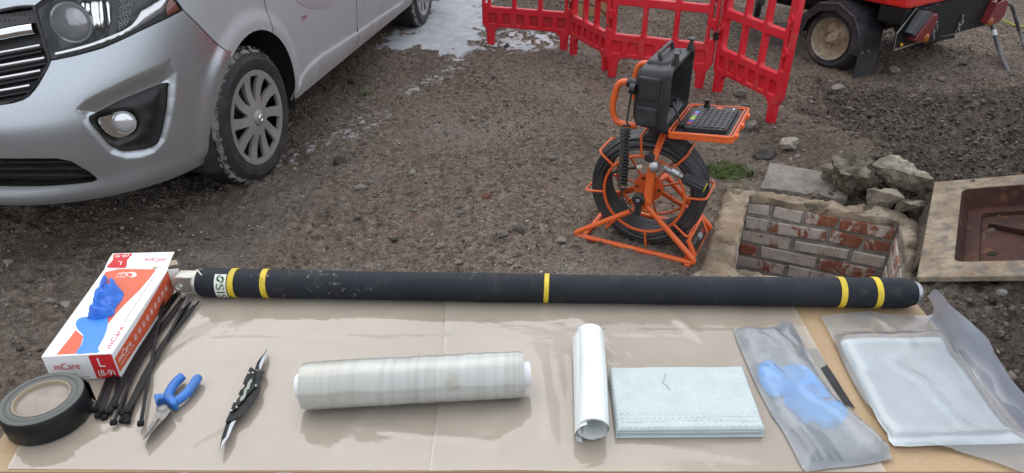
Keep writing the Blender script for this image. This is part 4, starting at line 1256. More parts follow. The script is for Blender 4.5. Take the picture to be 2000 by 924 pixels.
# ================================================================== BARRIERS
RED = pmat('red_barrier_plastic', (.50, .012, .022), (.60, .022, .034), 5, .42, bump=.12, bscale=160, bdist=.002, dirt=(.42, .14, .12), dscale=16, dlo=.60, dhi=.92, spec=.4)
t = NT('red_barrier'); n = t.voro(58, out='Distance'); n2_ = t.noise(7, 6, .65)
col = t.mix(t.ramp(n2_, .35, .65), (.62, .014, .028), (.70, .024, .042))
col = t.mix(t.ramp(t.math('ADD', n, t.ramp(n2_, .4, .7, .06, -.06)), .115, .055, 0, .85), col, (.66, .44, .40))
col = t.mix(t.ramp(t.noise(9, 7, .7), .52, .80, 0, .7), col, (.34, .13, .10))
t.bs(col=col, rough=.42, spec=.4); t.bump(t.noise(40, 3), .12, .004); RED = t.m
REDIN = pmat('red_recess', (.42, .010, .02), (.50, .02, .03), 8, .5, dirt=(.20, .08, .06), dscale=22, dlo=.55, dhi=.8)
BLKC = pmat('black_clip', (.012, .012, .012), rough=.5)
BW, BH = .76, 1.0
def barrier(p0, p1, label, dirty=False):
    """p0,p1: ground points of the outer edges of left and right leg"""
    u = (p1 - p0).normalized(); o = p0 - u * .045
    yaw = math.atan2(u.y, u.x); nrm = Vector((u.y, -u.x, 0))
    zb = min(float(gh(p0.x, p0.y)), float(gh(p1.x, p1.y)))
    o = Vector((o.x, o.y, zb - .004))
    wd = (p1 - p0).length + .09
    k = wd / BW
    def fn(x, y, d): return o + u * (x * k) + Vector((0, 0, y)) - nrm * (d - .02)
    b = thing('barrier_panel', label, 'barrier', o, 'red plastic fold-out barrier panels round the pit')
    leg = lambda x0, s: [(x0 - s * .010, .175), (x0 + s * .012, .135), (x0 + s * .025, .118), (x0 + s * .030, .0), (x0 + s * .085, .0), (x0 + s * .092, .105), (x0 + s * .115, .135), (x0 + s * .15, .148)]
    L = leg(.015, 1); Rr = leg(BW - .015, -1)
    outer = L + Rr[::-1] + [(BW - .005, .95), (BW - .03, BH), (.03, BH), (.005, .95)]
    holes = []
    x0, ow, gp = .075, .182, .032
    for z0, z1 in ((.305, .495), (.548, .738), (.790, .925)):
        for j in range(3): holes.append(rrect(x0 + j * (ow + gp), z0, x0 + j * (ow + gp) + ow, z1, .016, 4))
    rec = []
    for j in range(6):
        cx_ = .095 + j * (BW - .19) / 5
        rec.append(rrect(cx_ - .034, .178, cx_ + .034, .255, .008, 3))
    slots = [rrect(.028, .33, .052, .40, .008, 3), rrect(BW - .052, .33, BW - .028, .40, .008, 3), rrect(.030, .46, .045, .56, .006, 3), rrect(BW - .045, .46, BW - .030, .56, .006, 3), rrect(.028, .80, .052, .87, .008, 3), rrect(BW - .052, .80, BW - .028, .87, .008, 3)]
    m = MB(); plate(m, outer, holes + rec + slots, fn, .040)
    m.build('frame', RED, b, smooth=30, weld=True, bevel=.006)
    for r in rec:
        cx_ = sum(p[0] for p in r) / len(r)
        m = MB(); q = rrect(cx_ - .0345, .1775, cx_ + .0345, .2555, .008, 3)
        v = [fn(x, y, .016) for x, y in q]; m.prism(v, -nrm * .008)
        for dx, dz in ((-.022, .192), (.022, .192)):
            m.lathe([(.0, .004), (.005, .003), (.006, 0)], fn(cx_ + dx, dz, .016), nrm, 8)
        m.build('recess', REDIN if dirty else RED, b, smooth=30)
    for x in (.040, BW - .040):
        for z in (.435, .615):
            m = MB(); m.lathe([(0, .007), (.014, .007), (.016, .004), (.019, .009), (.023, .009), (.026, -.002)], fn(x, z, 0), nrm, 18); m.build('boss', RED, b, smooth=40)
        for dx in (-.008, .008):
            m = MB(); m.box(fn(x + (.014 if x < .3 else -.014) + dx * .6, .075, -.002), (.005, .010, .12), Matrix.Rotation(yaw, 3, 'Z')); m.build('leg_rib', RED, b, smooth=0)
    return b, fn
b1 = barrier(P(953, 82), P(1108, 96), 'leftmost red barrier panel with dirty recess squares, standing on white slurry', True)
b2 = barrier(P(1119, 103), P(1183, 141), 'narrow-looking red barrier panel seen edge-on in front of a tan board')
b3 = barrier(P(1188, 151), P(1372, 175), 'red barrier panel directly behind the black monitor case')
b4 = barrier(P(1397, 182), P(1508, 243), 'rightmost red barrier panel, nearest the trailer wheel')
for (bb, fn), (bb2, fn2) in ((b1, b2), (b2, b3), (b3, b4)):
    for z in (.365, .835):
        a = fn(BW - .02, z, .0); c = fn2(.02, z, .0); mid = (a + c) / 2
        m = MB(); m.tube([a, mid + (mid - Vector((mid.x, mid.y + .02, mid.z))) * .2, c], .012, 8); m.lathe([(.0, .024), (.016, .024), (.016, -.024), (0, -.024)], mid, (0, 0, 1), 10)
        m.build('hinge_clip', BLKC, bb, smooth=40)
# tan board behind the barrier, with a thin black cable across it
pb = [P(1116, 36), P(1176, 32), P(1187, -10)]
m = MB(); q0, q1 = P(1108, 33, .0), P(1190, 30, .0)
m.hexa([q0, q1, q1 + Vector((.02, .02, 0)), q0 + Vector((.0, .02, 0))], [q0 + Vector((0, .12, .55)), q1 + Vector((0, .12, .55)), q1 + Vector((.02, .14, .55)), q0 + Vector((0, .14, .55))])
tag(m.build('plywood_board', pmat('plywood', (.30, .185, .095), (.36, .23, .12), 4, .7, dirt=(.22, .18, .09), dscale=6), smooth=0, bevel=.002), 'tan plywood sheet propped up behind the edge-on barrier panel', 'board')
m = MB(); m.tube(smooth_path([P(1095, 4, .25), P(1135, 4, .27), P(1160, 12, .24), P(1180, 26, .14), P(1200, 60, .0)], 6), .006, 6)
tag(m.build('cable', BLKC), 'thin black cable drooping in front of the tan plywood sheet', 'cable')

# ================================================================== COMPRESSOR TRAILER
TO = Vector((2.523, 4.556, 0)); TF = Vector((-.547, .837, 0)); TL = Vector((-.837, -.547, 0))
def T(f, l, z): return TO + TF * f + TL * l + Vector((0, 0, z))
trl = thing('compressor_trailer', 'red towed compressor trailer with black chassis, tail board and muddy wheel', 'trailer', T(.8, -.6, 0))
def tplane(px, py, l=0.0):
    p = PN(px, py, TO, TL, l); return (p - TO).dot(TF), p.z
def tback(px, py, f=0.0):
    p = PN(px, py, TO, TF, f); return (p - TO).dot(TL), p.z
RPAINT = pmat('red_paint', (.52, .015, .012), (.60, .022, .016), 4, .32, dirt=(.30, .06, .045), dscale=8, dlo=.55, dhi=.85, coat=.4)
BSTEEL = pmat('black_steel', (.006, .006, .007), (.012, .012, .013), 7, .5, spec=.25, dirt=(.04, .034, .03), dscale=9, dlo=.58, dhi=.95, bump=.15, bscale=120)
MUDG = pmat('mudguard_black', (.018, .018, .021), (.035, .036, .042), 14, .45, dirt=(.10, .095, .095), dscale=11, dlo=.5, dhi=.85)
m = MB()
tw_l = -1.19
m.hexa([T(.0, -.03, .505), T(.0, -1.16, .505), T(1.7, -1.16, .505), T(1.7, -.03, .505)], [T(.04, -.06, 1.25), T(.04, -1.13, 1.25), T(1.7, -1.13, 1.25), T(1.7, -.06, 1.25)])
m.build('canopy', RPAINT, trl, smooth=0, bevel=.02)
m = MB(); m.hexa([T(.16, -.024, .535), T(.16, -.05, .535), T(.95, -.05, .535), T(.95, -.024, .535)], [T(.16, -.047, 1.05), T(.16, -.07, 1.05), T(.95, -.07, 1.05), T(.95, -.047, 1.05)])
m.build('side_hatch', RPAINT, trl, smooth=0, bevel=.006)
m = MB(); m.hexa([T(.045, -.215, .36), T(.045, -1.0, .36), T(1.75, -1.0, .36), T(1.75, -.215, .36)], [T(.045, -.215, .50), T(.045, -1.0, .50), T(1.75, -1.0, .50), T(1.75, -.215, .50)])
m.build('chassis', BSTEEL, trl, smooth=0, bevel=.008)
m = MB(); m.hexa([T(.012, -.04, .40), T(.012, -.21, .40), T(.19, -.21, .40), T(.19, -.04, .40)], [T(.012, -.04, .502), T(.012, -.21, .502), T(.19, -.21, .502), T(.19, -.04, .502)])
m.build('side_sill', BSTEEL, trl, smooth=0, bevel=.004)
m = MB(); m.box(T(.9, -.6, .30), (1.0, .12, .12), Matrix.Rotation(math.atan2(TF.y, TF.x), 3, 'Z')); m.tube([T(.47, .0, .23), T(.47, -1.2, .23)], .035, 12); m.hexa([T(1.7, -.66, .36), T(1.7, -.54, .36), T(2.9, -.54, .40), T(2.9, -.66, .40)], [T(1.7, -.66, .44), T(1.7, -.54, .44), T(2.9, -.54, .48), T(2.9, -.66, .48)])
m.build('axle_and_drawbar', BSTEEL, trl, smooth=30)
# tail board: outline on the f=0 plane taken from the photo, folded top and bottom flanges
tb = [tback(1745, 98), tback(1751, 66), tback(1790, 15), tback(1806, 19), tback(1850, 6), tback(1905, -6), tback(1950, -8), tback(1948, 38), tback(1922, 50), tback(1860, 68), tback(1810, 78)]
m = MB(); m.prism([T(0, l, z) for l, z in tb], TF * .006); m.build('tail_board', BSTEEL, trl, smooth=0)
m = MB()
e = [T(0, *tback(1790, 15)), T(0, *tback(1806, 19)), T(0, *tback(1850, 6)), T(0, *tback(1950, -8))]
m.grid([e, [p + TF * .12 + Vector((0, 0, .025)) for p in e]]); m.grid([[p + Vector((0, 0, .004)) for p in e], [p + TF * .12 + Vector((0, 0, .029)) for p in e]])
m.build('top_flange', MUDG, trl, smooth=0)
def side_edge(pts, r, name, mat): MB().tube(pts, r, 6).build(name, mat, trl)
side_edge([T(-.002, *tback(1745, 98)), T(-.002, *tback(1751, 66)), T(-.002, *tback(1790, 15))], .003, 'edge_bead', pmat('worn_steel', (.20, .19, .18), rough=.5))
side_edge([T(-.002, *tback(1745, 98)), T(-.002, *tback(1810, 78)), T(-.002, *tback(1860, 68)), T(-.002, *tback(1922, 50))], .005, 'edge_bead', pmat('rusty_edge', (.16, .11, .08), (.28, .24, .20), 30, .7))
m = MB(); m.hexa([T(-.01, *tback(1800, 84)), T(-.01, *tback(1862, 74)), T(.1, *tback(1862, 74)), T(.1, *tback(1800, 84))], [T(-.01, *tback(1800, 78)), T(-.01, *tback(1862, 67)), T(.1, *tback(1862, 67)), T(.1, *tback(1800, 78))]); m.build('tow_bracket', BSTEEL, trl, smooth=0)
t = NT('red_lamp'); t.bs(col=t.mix(t.ramp(t.noise(14), .4, .7), (.13, .006, .010), (.20, .012, .014)), rough=.3, coat=.25); RLAMP = t.m
OLAMP = pmat('orange_lamp', (.30, .085, .012), rough=.4)
GREYP = pmat('grey_plastic', (.045, .05, .055), (.07, .075, .08), 9, .5)
def lamp_on_tail(poly, orange, side_poly=None):
    base = [T(-.002, *tback(*q)) for q in poly]; c = sum(base, Vector()) / len(base)
    m = MB(); fr = [p + (c - p) * .05 - TF * .055 for p in base]; n = len(base)
    m.add(base + fr, [(i, (i + 1) % n, n + (i + 1) % n, n + i) for i in range(n)] + [tuple(range(n, 2 * n))])
    o = m.build('tail_lamp', RLAMP, trl, smooth=0, bevel=.006)
    l, z = tback(orange[0], orange[1]); p = T(-.058, l, z)
    m = MB(); m.lathe([(0, .008), (.022, .007), (.030, .002), (.031, -.004)], p, -TF, 20); m.build('amber_reflector', OLAMP, o, smooth=50)
    if side_poly:
        m = MB(); q = [T(-.004, *tback(*p)) for p in side_poly]; m.prism(q, -TF * .050); m.build('lamp_housing', GREYP, o, smooth=0, bevel=.004)
lamp_on_tail([(1770, 78), (1776, 66), (1808, 24), (1816, 22), (1818, 30), (1808, 56), (1800, 72), (1790, 80), (1776, 80)], (1793, 71), [(1764, 62), (1772, 68), (1806, 26), (1804, 20), (1792, 20), (1782, 34)])
lamp_on_tail([(1912, 44), (1918, 34), (1934, 2), (1950, -6), (1956, -2), (1948, 26), (1936, 42), (1920, 47)], (1919, 40))
l, z = tback(1759, 87); m = MB(); m.lathe([(0, .012), (.008, .011), (.012, .004), (.012, 0)], T(-.003, l, z), -TF, 14); m.build('yellow_marker', pmat('yellow_marker', (.62, .36, .02), rough=.35), trl, smooth=50)
STL = pmat('zinc_steel', (.32, .32, .32), rough=.4, metal=.7, dirt=(.12, .10, .09), dscale=30)
for pts_ in (((1827, 42), (1826, 50), (1822, 60), (1819, 70), (1817, 78)), ((1878, 30), (1876, 40), (1871, 48), (1868, 56), (1866, 63))):
    q = [T(-.012, *tback(*p)) for p in pts_]; m = MB()
    for i, (a, b) in enumerate(zip(q[:-1], q[1:])):
        mid = (a + b) / 2; d = (b - a).normalized(); sd_ = TL if i % 2 == 0 else TF; L_ = (b - a).length * .62
        m.tube([mid + d * L_ * math.cos(x) + sd_ * .011 * math.sin(x) for x in np.arange(0, 6.28, .5)], .0035, 5, closed=True)
    m.build('chain', STL, trl)
# wheel with mud-filled rim
f_, z_ = tplane(1618, 79, .02); WC = T(.455, .02, .226)
TYM = pmat('muddy_tyre', (.026, .027, .030), (.05, .05, .052), 9, .7, dirt=(.15, .115, .075), dscale=5, dlo=.46, dhi=.66, bump=.4, bscale=60, bdist=.006)
wo2 = wheel(trl, WC, TL, .226, .165, .142, 'wheel', cover=False, tyremat=TYM)
m = MB(); m.lathe([(.150, .002), (.147, .006), (.141, .002), (.138, -.012), (.128, -.020), (.124, -.045), (.105, -.060), (.075, -.052), (.060, -.045), (.046, -.030), (.036, -.004), (.020, .004), (0, .006)], WC, TL, 40)
for v in m.v:
    d = v - WC; r = (d - TL * d.dot(TL)).length
    if r < .125: v += TL * (.012 * float(fbm(v.x * 25, v.y * 25, v.z * 25, oct=3, seed=3)))
RIMM = pmat('muddy_rim', (.36, .30, .20), (.45, .38, .27), 14, .85, dirt=(.23, .18, .11), dscale=14, dlo=.45, dhi=.65, bump=.6, bscale=50, bdist=.008)
rimo = m.build('rim', RIMM, wo2, smooth=50)
e1 = Vector((0, 0, 1)); e2 = TL.cross(e1)
for k in range(5):
    a = 2 * math.pi * k / 5 + .5; m = MB(); m.lathe([(0, .018), (.009, .016), (.011, 0), (.011, -.02)], WC + (e1 * math.cos(a) + e2 * math.sin(a)) * .052 - TL * .035, TL, 8); m.build('wheel_nut', RIMM, rimo, smooth=40)
m = MB(); m.lathe([(.150, .003), (.1475, .010), (.143, .004)], WC, TL, 48); m.build('rim_edge', STL, wo2, smooth=60)
# mudguard: faceted arch
ang = np.radians([196, 160, 128, 96, 62, 30, -4]); rr_ = .262
def mg(a, l, r=rr_): return WC + TF * (r * math.cos(a)) + Vector((0, 0, r * math.sin(a))) + TL * l
fw = [math.pi - a for a in ang]                                   # from rear to front
m = MB(); lays = []
angs = np.radians([-12, 18, 48, 82, 116, 150, 182])
angs = [math.pi - a for a in angs]                                 # tail side last
rows = []
for l, r in ((.055, .205), (.060, rr_ - .004), (.052, rr_), (-.20, rr_ + .004), (-.20, rr_ - .004), (.046, rr_ - .008), (.050, .205)):
    rows.append([mg(a, l, r) for a in angs])
rows.append(rows[0]); m.grid(rows); m.add([r[0] for r in rows[:-1]], [tuple(range(7))]); m.add([r[-1] for r in rows[:-1]], [tuple(range(7))])
m.build('mudguard', MUDG, trl, smooth=20, weld=True)
m = MB(); a = angs[0]
q = [mg(a, .045, rr_), mg(a, -.19, rr_)]
q2 = [p + Vector((0, 0, -.19)) - TF * .01 for p in q]; m.prism([q[0] + Vector((0, 0, .05)), q[1] + Vector((0, 0, .05)), q2[1], q2[0]], -TF * .006)
m.build('mud_flap', pmat('flap_rubber', (.025, .025, .027), (.045, .043, .042), 9, .65), trl, smooth=0)
for l in (.01, -.06): m = MB(); m.lathe([(0, .006), (.007, .005), (.009, 0)], mg(a, l, rr_) + Vector((0, 0, .02)) - TF * .008, -TF, 10); m.build('flap_bolt', STL, trl, smooth=50)
m = MB(); m.lathe([(.02, 0), (.14, 0), (.226, -.03), (.226, -.13), (.02, -.16)], T(.455, -1.25, .226), -TL, 32); m.build('wheel', TYM, trl, smooth=40)
# jockey wheel on the drawbar, seen between barrier panels
JC = P(1477, 33, 0) + Vector((0, 0, .10))
m = MB(); ja = Vector((.96, -.28, 0)); m.lathe([(.045, -.028), (.085, -.03), (.103, -.018), (.103, .018), (.085, .03), (.045, .028)], JC, ja, 28, closed=True); jw = m.build('jockey_wheel', TYM, trl, smooth=40)
m = MB(); m.lathe([(0, .022), (.03, .022), (.05, .012), (.05, -.012), (.03, -.022), (0, -.022)], JC, ja, 20); m.build('wheel_centre', STL, jw, smooth=40)
m = MB(); m.tube([JC + ja * .04, JC + ja * .045 + Vector((0, 0, .12)), JC + Vector((0, 0, .14)), JC + Vector((0, .02, .55))], .014, 8); m.build('jockey_stem', STL, trl, smooth=60)

# hoses and cord at the right
HOSE = pmat('hose_rubber', (.055, .057, .062), (.085, .088, .095), 12, .5, dirt=(.12, .10, .085), dscale=20)
hp = [T(-.14, -1.08, .62), P(1921, -6, .45), P(1932, 30, .30), P(1941, 64, .18), P(1952, 100, .07), P(1968, 138, .012), P(1976, 148, .006)]
h1 = thing('air_hose', 'grey air hose with a white tape band hanging behind the tail board', 'hose', P(1976, 148))
m = MB(); m.tube(smooth_path(hp, 8), .014, 10); m.build('hose', HOSE, h1, smooth=60)
sp_ = smooth_path(hp, 8); i = min(range(len(sp_)), key=lambda k: abs(proj(np.array(sp_[k]))[1] - 65)); d = (sp_[i + 1] - sp_[i]).normalized()
m = MB(); m.tube([sp_[i] - d * .022, sp_[i] + d * .022], .019, 14); m.build('tape_band', pmat('white_tape', (.7, .71, .72), rough=.5), h1, smooth=40)
m = MB(); m.tube(smooth_path([T(-.2, -1.5, .8), P(1958, -12, .50), P(1976, 12, .30), P(1985, 40, .18), P(1992, 64, .08), P(2004, 92, .015), P(2030, 130, .02)], 8), .014, 10)
tag(m.build('air_hose', HOSE, smooth=60), 'second grey air hose, furthest right at the frame edge', 'hose')
m = MB(); m.tube(smooth_path([P(1924, 50, .02), P(1935, 42, .06), P(1950, 36, .09), P(1965, 42, .05), P(1985, 50, .02), P(2030, 54, .02)], 8), .008, 6)
tag(m.build('cord', pmat('green_yellow_cord', (.45, .52, .05), (.30, .36, .05), 40, .6)), 'thin yellow-green cord lying behind the hoses', 'cord')
# weedy bank far right
def blades(name, spots, n, hgt, label, mat, spread, wdt=.004, kind='stuff', cat=None):
    rng = np.random.default_rng(len(spots) * 7 + n)
    V, Fc = [], []
    for _ in range(n):
        c = spots[rng.integers(len(spots))]; a = rng.uniform(0, 6.28); rad = spread * math.sqrt(rng.uniform())
        x, y = c[0] + rad * math.cos(a), c[1] + rad * math.sin(a) * .7
        z = float(gh(x, y, False)) + .002
        h = hgt * rng.uniform(.5, 1.2); b = rng.uniform(0, 6.28); ln = rng.uniform(.2, .9) * h
        dx, dy = math.cos(b), math.sin(b); w_ = wdt * rng.uniform(.6, 1.2)
        k = len(V)
        V += [(x - dy * w_, y + dx * w_, z), (x + dy * w_, y - dx * w_, z), (x + dx * ln * .4 + dy * w_ * .8, y + dy * ln * .4 - dx * w_ * .8, z + h * .65), (x + dx * ln * .4 - dy * w_ * .8, y + dy * ln * .4 + dx * w_ * .8, z + h * .65), (x + dx * ln, y + dy * ln, z + h * .9)]
        Fc += [(k, k + 1, k + 2), (k, k + 2, k + 3), (k + 3, k + 2, k + 4)]
    me = np_mesh(name, V, Fc); o = mesh_obj(name, me, mat, smooth=0)
    return tag(o, label, cat, None, kind)
t = NT('grass_blade'); g_ = t.noise(60, 3); t.bs(col=t.mix(t.ramp(g_, .35, .65), (.050, .085, .018), (.115, .150, .040)), rough=.7, spec=.3); GRASS = t.m
rg = np.random.default_rng(5)
gs = []
while len(gs) < 60:
    px, py = rg.uniform(1370, 1468), rg.uniform(314, 362)
    if float(poly_sd(np.array(px), np.array(py), [(1376, 318), (1420, 315), (1452, 322), (1448, 346), (1432, 362), (1392, 352)])) < 0: p = P(px, py); gs.append((p.x, p.y))
blades('grass', gs, 1700, .016, 'short green moss and grass patch beside the reel', GRASS, .028, .0022)
blades('weed', [(P(1462, 349).x, P(1462, 349).y)], 40, .055, 'small grey-green weed sprig at the edge of the grass patch', pmat('weed_leaf', (.14, .17, .09), rough=.7), .018, .004, None, 'weed')
p = P(716, 184); blades('grass', [(p.x, p.y)], 60, .022, 'tiny dark grass tuft on the dirt near the sill of the van', GRASS, .05, .003)
bank = [(rg.uniform(4.6, 6.4), rg.uniform(7.3, 8.4)) for _ in range(60)]
blades('bank_weeds', bank, 2600, .09, 'dark weeds on the far ground behind the hoses', pmat('dark_weed', (.022, .034, .012), (.05, .065, .025), 9, .8), .16, .006)
# thin straws and roots
ST = pmat('dry_straw', (.42, .36, .26), rough=.7)
for i, (a, b, lab) in enumerate([((1376, 402), (1412, 408), 'pale dry straw by the upper left edge of the concrete collar'), ((1553, 268), (1575, 280), 'reddish twig lying beside the pale mortar lump'), ((1690, 195), (1745, 184), 'dark thin stick on the ground below the trailer wheel')]):
    p, q = P(*a, .006), P(*b, .006); p.z = float(gh(p.x, p.y)) + .005; q.z = float(gh(q.x, q.y)) + .006
    mid = (p + q) / 2 + Vector((0, .01, .008)); m = MB(); m.tube(smooth_path([p, mid, q], 5), .0022 if i < 2 else .006, 5)
    tag(m.build('twig', [ST, pmat('red_twig', (.14, .07, .05), rough=.8), pmat('dark_stick', (.035, .03, .028), rough=.85)][i]), lab, 'twig')

# ------------------------------------------------------------------ single stones one can point to
ST_L = [(667, 316, .085, R_DARK, 'dark rounded stone on the open dirt ahead of the muddy front tyre'),
 (805, 339, .060, R_PALE, 'pale yellowish stone in the middle of the dirt, lightest around'),
 (724, 357, .045, R_GREY, 'flat blue-grey stone touching a longer brown stone'),
 (704, 368, .080, R_SLAB, 'long brown stone beside the flat blue-grey one'),
 (603, 369, .034, R_TAN, 'small tan stone between the front tyre and the long brown stone'),
 (842, 378, .036, R_TAN, 'pinkish round stone right of the long brown stone'),
 (951, 384, .055, R_RED, 'thin brick-red shard lying flat on the dirt'),
 (947, 402, .034, R_GREY, 'small pale grey pebble just below the brick-red shard'),
 (767, 468, .050, R_DARK, 'black angular stone above the middle of the long tube'),
 (979, 459, .070, R_GREY, 'oblong light grey stone, left one of a close pair'),
 (1016, 450, .062, R_DARK, 'dark wedge stone, right one of a close pair'),
 (860, 481, .046, R_TAN, 'tan knobbly stone above the long tube'),
 (898, 511, .044, R_TAN, 'pinkish tan stone nearest the back of the long tube'),
 (900, 415, .040, R_GREY, 'flat grey stone above the oblong light grey one'),
 (808, 412, .038, R_GREY, 'rounded grey stone above the black angular stone'),
 (698, 426, .036, R_DARK, 'small black stone left of the rounded grey stone'),
 (1094, 470, .060, R_SLAB, 'greyish clod left of the reel base'),
 (1081, 311, .050, R_SLAB, 'brown clod between the reel and the open dirt'),
 (757, 302, .045, R_TAN, 'flat tan stone upper right of the dark rounded stone'),
 (17, 513, .050, R_TAN, 'brown-red stone in dark dirt left of the glove box'),
 (127, 596, .052, R_SLAB, 'grey-brown stone in dark dirt close to the glove box'),
 (96, 588, .046, R_SLAB, 'dull brown stone left of the grey-brown stone by the glove box'),
 (8, 588, .040, R_GREY, 'grey stone at the far left picture edge above the tape'),
 (1748, 137, .085, R_PALE, 'whitish stone on the dirt behind the trailer mud flap'),
 (1838, 155, .080, R_TAN, 'tan stone under the tail board of the trailer'),
 (1640, 174, .110, R_SLAB, 'flat slate piece in front of the trailer wheel'),
 (1452, 204, .075, R_GREY, 'grey wedge stone between the keyboard lid and the barrier foot'),
 (1462, 246, .110, R_SLAB, 'large rough brown stone right of the keyboard lid'),
 (1446, 182, .110, R_SLAB, 'flat grey slate under the rightmost barrier panel'),
 (1790, 190, .095, R_TAN, 'flat tan stone low on the slope of the spoil heap'),
 (1660, 214, .075, R_GREY, 'pale grey stone at the foot of the spoil heap'),
 (1700, 225, .110, R_DARK, 'dark lump halfway down the spoil heap'),
 (1782, 228, .040, R_RED, 'small pinkish stone on the spoil heap'),
 (1880, 125, .060, R_GREY, 'grey stone on dirt below the hoses'),
 (1560, 238, .060, R_GREY, 'greyish stone right of the last barrier foot'),
 (989, 91, .060, R_DARK, 'dark stone on white slurry under the leftmost barrier panel'),
 (1166, 147, .045, R_GREY, 'small grey stone, left of two by the barrier foot'),
 (1177, 150, .045, R_SLAB, 'small brown stone, right of two by the barrier foot'),
 (964, 152, .055, R_DARK, 'dark clod in the dirt below the white slurry'),
 (1143, 178, .050, R_GREY, 'pale round stone left of the monitor case'),
 (690, 160, .085, R_DARK, 'black flat scrap lying in the shade beside the van'),
 (1958, 572, .050, R_GREY, 'grey pebble in dark soil below the tray'),
 (1400, 398, .0, R_GREY, '')]
for i, (px, py, s_, mt, lab) in enumerate(ST_L):
    if s_ > 0:
        r2 = random.Random(i); stone(px, py, (s_, s_ * r2.uniform(.6, .85), s_ * r2.uniform(.42, .62)), mt, lab, rz=r2.uniform(-.5, .5), sink=.26, rough=.10)
# ================================================================== CAMERA REEL
RA = Vector((.288, 2.57, 0)); RE = Vector((.897, -.442, 0)).normalized(); RN = Vector((.442, .897, 0)).normalized()
def R(e, off, z): return RA + RE * e + RN * off + Vector((0, 0, z))
def RPX(px, py, off):
    return PN(px, py, RA, RN, off)
reel = thing('inspection_reel', 'orange tubular drain camera reel holding a coil of black push cable', 'cable reel', R(.25, .15, 0))
t = NT('orange_paint'); n = t.noise(9, 6, .65)
col = t.mix(t.ramp(n, .35, .65), (.66, .105, .020), (.74, .135, .028)); col = t.mix(t.ramp(t.noise(22, 7, .7), .62, .85, 0, .65), col, (.26, .13, .09))
t.bs(col=col, rough=.38, spec=.5); ORANGE = t.m
CABLE = pmat('push_cable', (.020, .021, .023), (.045, .046, .048), 8, .42, dirt=(.10, .09, .08), dscale=10, dlo=.55, dhi=.9)
BPL = pmat('black_rubber', (.013, .013, .014), (.024, .024, .025), 14, .45, dirt=(.07, .062, .055), dscale=12, dlo=.58, dhi=.9)
z0 = float(gh(R(.25, .15, 0).x, R(.25, .15, 0).y)) + .012
TR = .0115
def fillet(pts, r=.035, n=5):
    out = [Vector(pts[0])]
    for a, b, c in zip(pts[:-2], pts[1:-1], pts[2:]):
        a, b, c = Vector(a), Vector(b), Vector(c); d1 = (a - b); d2 = (c - b); k = min(r, d1.length * .45, d2.length * .45)
        p, q = b + d1.normalized() * k, b + d2.normalized() * k
        for i in range(n + 1):
            t = i / n; out.append(p * (1 - t) ** 2 + b * 2 * t * (1 - t) + q * t * t)
    out.append(Vector(pts[-1])); return out
JX, JZ = .279, .222
def tri_frame(off, nm, sc_=1.0):
    pts = [R(JX, off, JZ), R(-.012, off, z0 + .028), R(.02, off, z0), R(.48, off, z0), R(.50, off, z0 + .02), R(JX, off, JZ)]
    pts = fillet([R(JX, off, JZ), R(-.03, off, z0), R(.515, off, z0), R(JX, off, JZ)], .04, 6)
    MB().tube(pts, TR, 10).build(nm, ORANGE, reel, smooth=60)
tri_frame(0, 'front_frame'); tri_frame(.30, 'rear_frame')
for e_ in (.025, .465):
    MB().tube([R(e_, 0, z0), R(e_, .30, z0)], TR * .95, 10).build('cross_bar', ORANGE, reel, smooth=60)
# carrying side plate with sticker
pl = [R(.492, .03, z0 + .035), R(.492, .26, z0 + .02), R(.470, .27, z0 + .115), R(.470, .05, z0 + .075)]
pl = [R(.500, .025, z0 + .01), R(.500, .275, z0 + .0), R(.462, .275, z0 + .075), R(.462, .025, z0 + .085)]
nn_ = (pl[1] - pl[0]).cross(pl[3] - pl[0]).normalized()
if nn_.dot(Vector((0, 0, 1))) < 0: nn_ = -nn_
m = MB(); m.prism(pl, -nn_ * .012); pln = m.build('name_plate', ORANGE, reel, smooth=0, bevel=.004)
def PLT(x, y, h=.0008):                     # x 0..1 from near to far, y 0..1 upwards
    a = pl[0].lerp(pl[1], x); b = pl[3].lerp(pl[2], x); return a.lerp(b, y) + nn_ * h
m = MB(); m.add([PLT(.10, .12), PLT(.90, .12), PLT(.90, .88), PLT(.10, .88)], [(0, 1, 2, 3)]); stk = m.build('sticker', pmat('sticker_black', (.012, .012, .013), rough=.35), pln, smooth=0)
m = MB()
lettering(m, 'SeeSnake', lambda x, y: PLT(.13 + x, .52 + y, .0012), .30, width=.32)
m.build('lettering', pmat('print_grey', (.22, .22, .23), rough=.5), pln, smooth=0)
m = MB(); lettering(m, 'Mini', lambda x, y: PLT(.48 + x, .28 + y, .0012), .55, width=.18); m.build('lettering', pmat('print_white', (.75, .75, .76), rough=.5), pln, smooth=0)
m = MB(); lettering(m, 'Pro', lambda x, y: PLT(.68 + x, .28 + y, .0012), .55, width=.18); m.build('lettering', pmat('print_red', (.55, .03, .03), rough=.5), pln, smooth=0)
# drum
DC = R(.250, .0, .238)
cz0, cz1 = .075, .205
prof = []
def scal(h0, r0, h1, r1, n, amp):
    for k in range(n * 4):
        t = k / (n * 4); ph = (k % 4) / 4
        nx_, ny_ = (r1 - r0), -(h1 - h0); L = math.hypot(nx_, ny_)
        b = amp * math.sin(math.pi * ph)
        prof.append((r0 + (r1 - r0) * t - ny_ / L * b * -1 * -1, h0 + (h1 - h0) * t - nx_ / L * b))
prof = []
def arc_row(pts2, amp=.0045):
    for (h0, r0), (h1, r1) in zip(pts2[:-1], pts2[1:]):
        L = math.hypot(h1 - h0, r1 - r0); n = max(1, round(L / .011)); nh, nr = -(r1 - r0) / L, (h1 - h0) / L
        for k in range(n):
            for j in range(4):
                t = (k + j / 4) / n; b = amp * math.sin(math.pi * j / 4); prof.append((r0 + (r1 - r0) * t + nr * b, h0 + (h1 - h0) * t + nh * b))
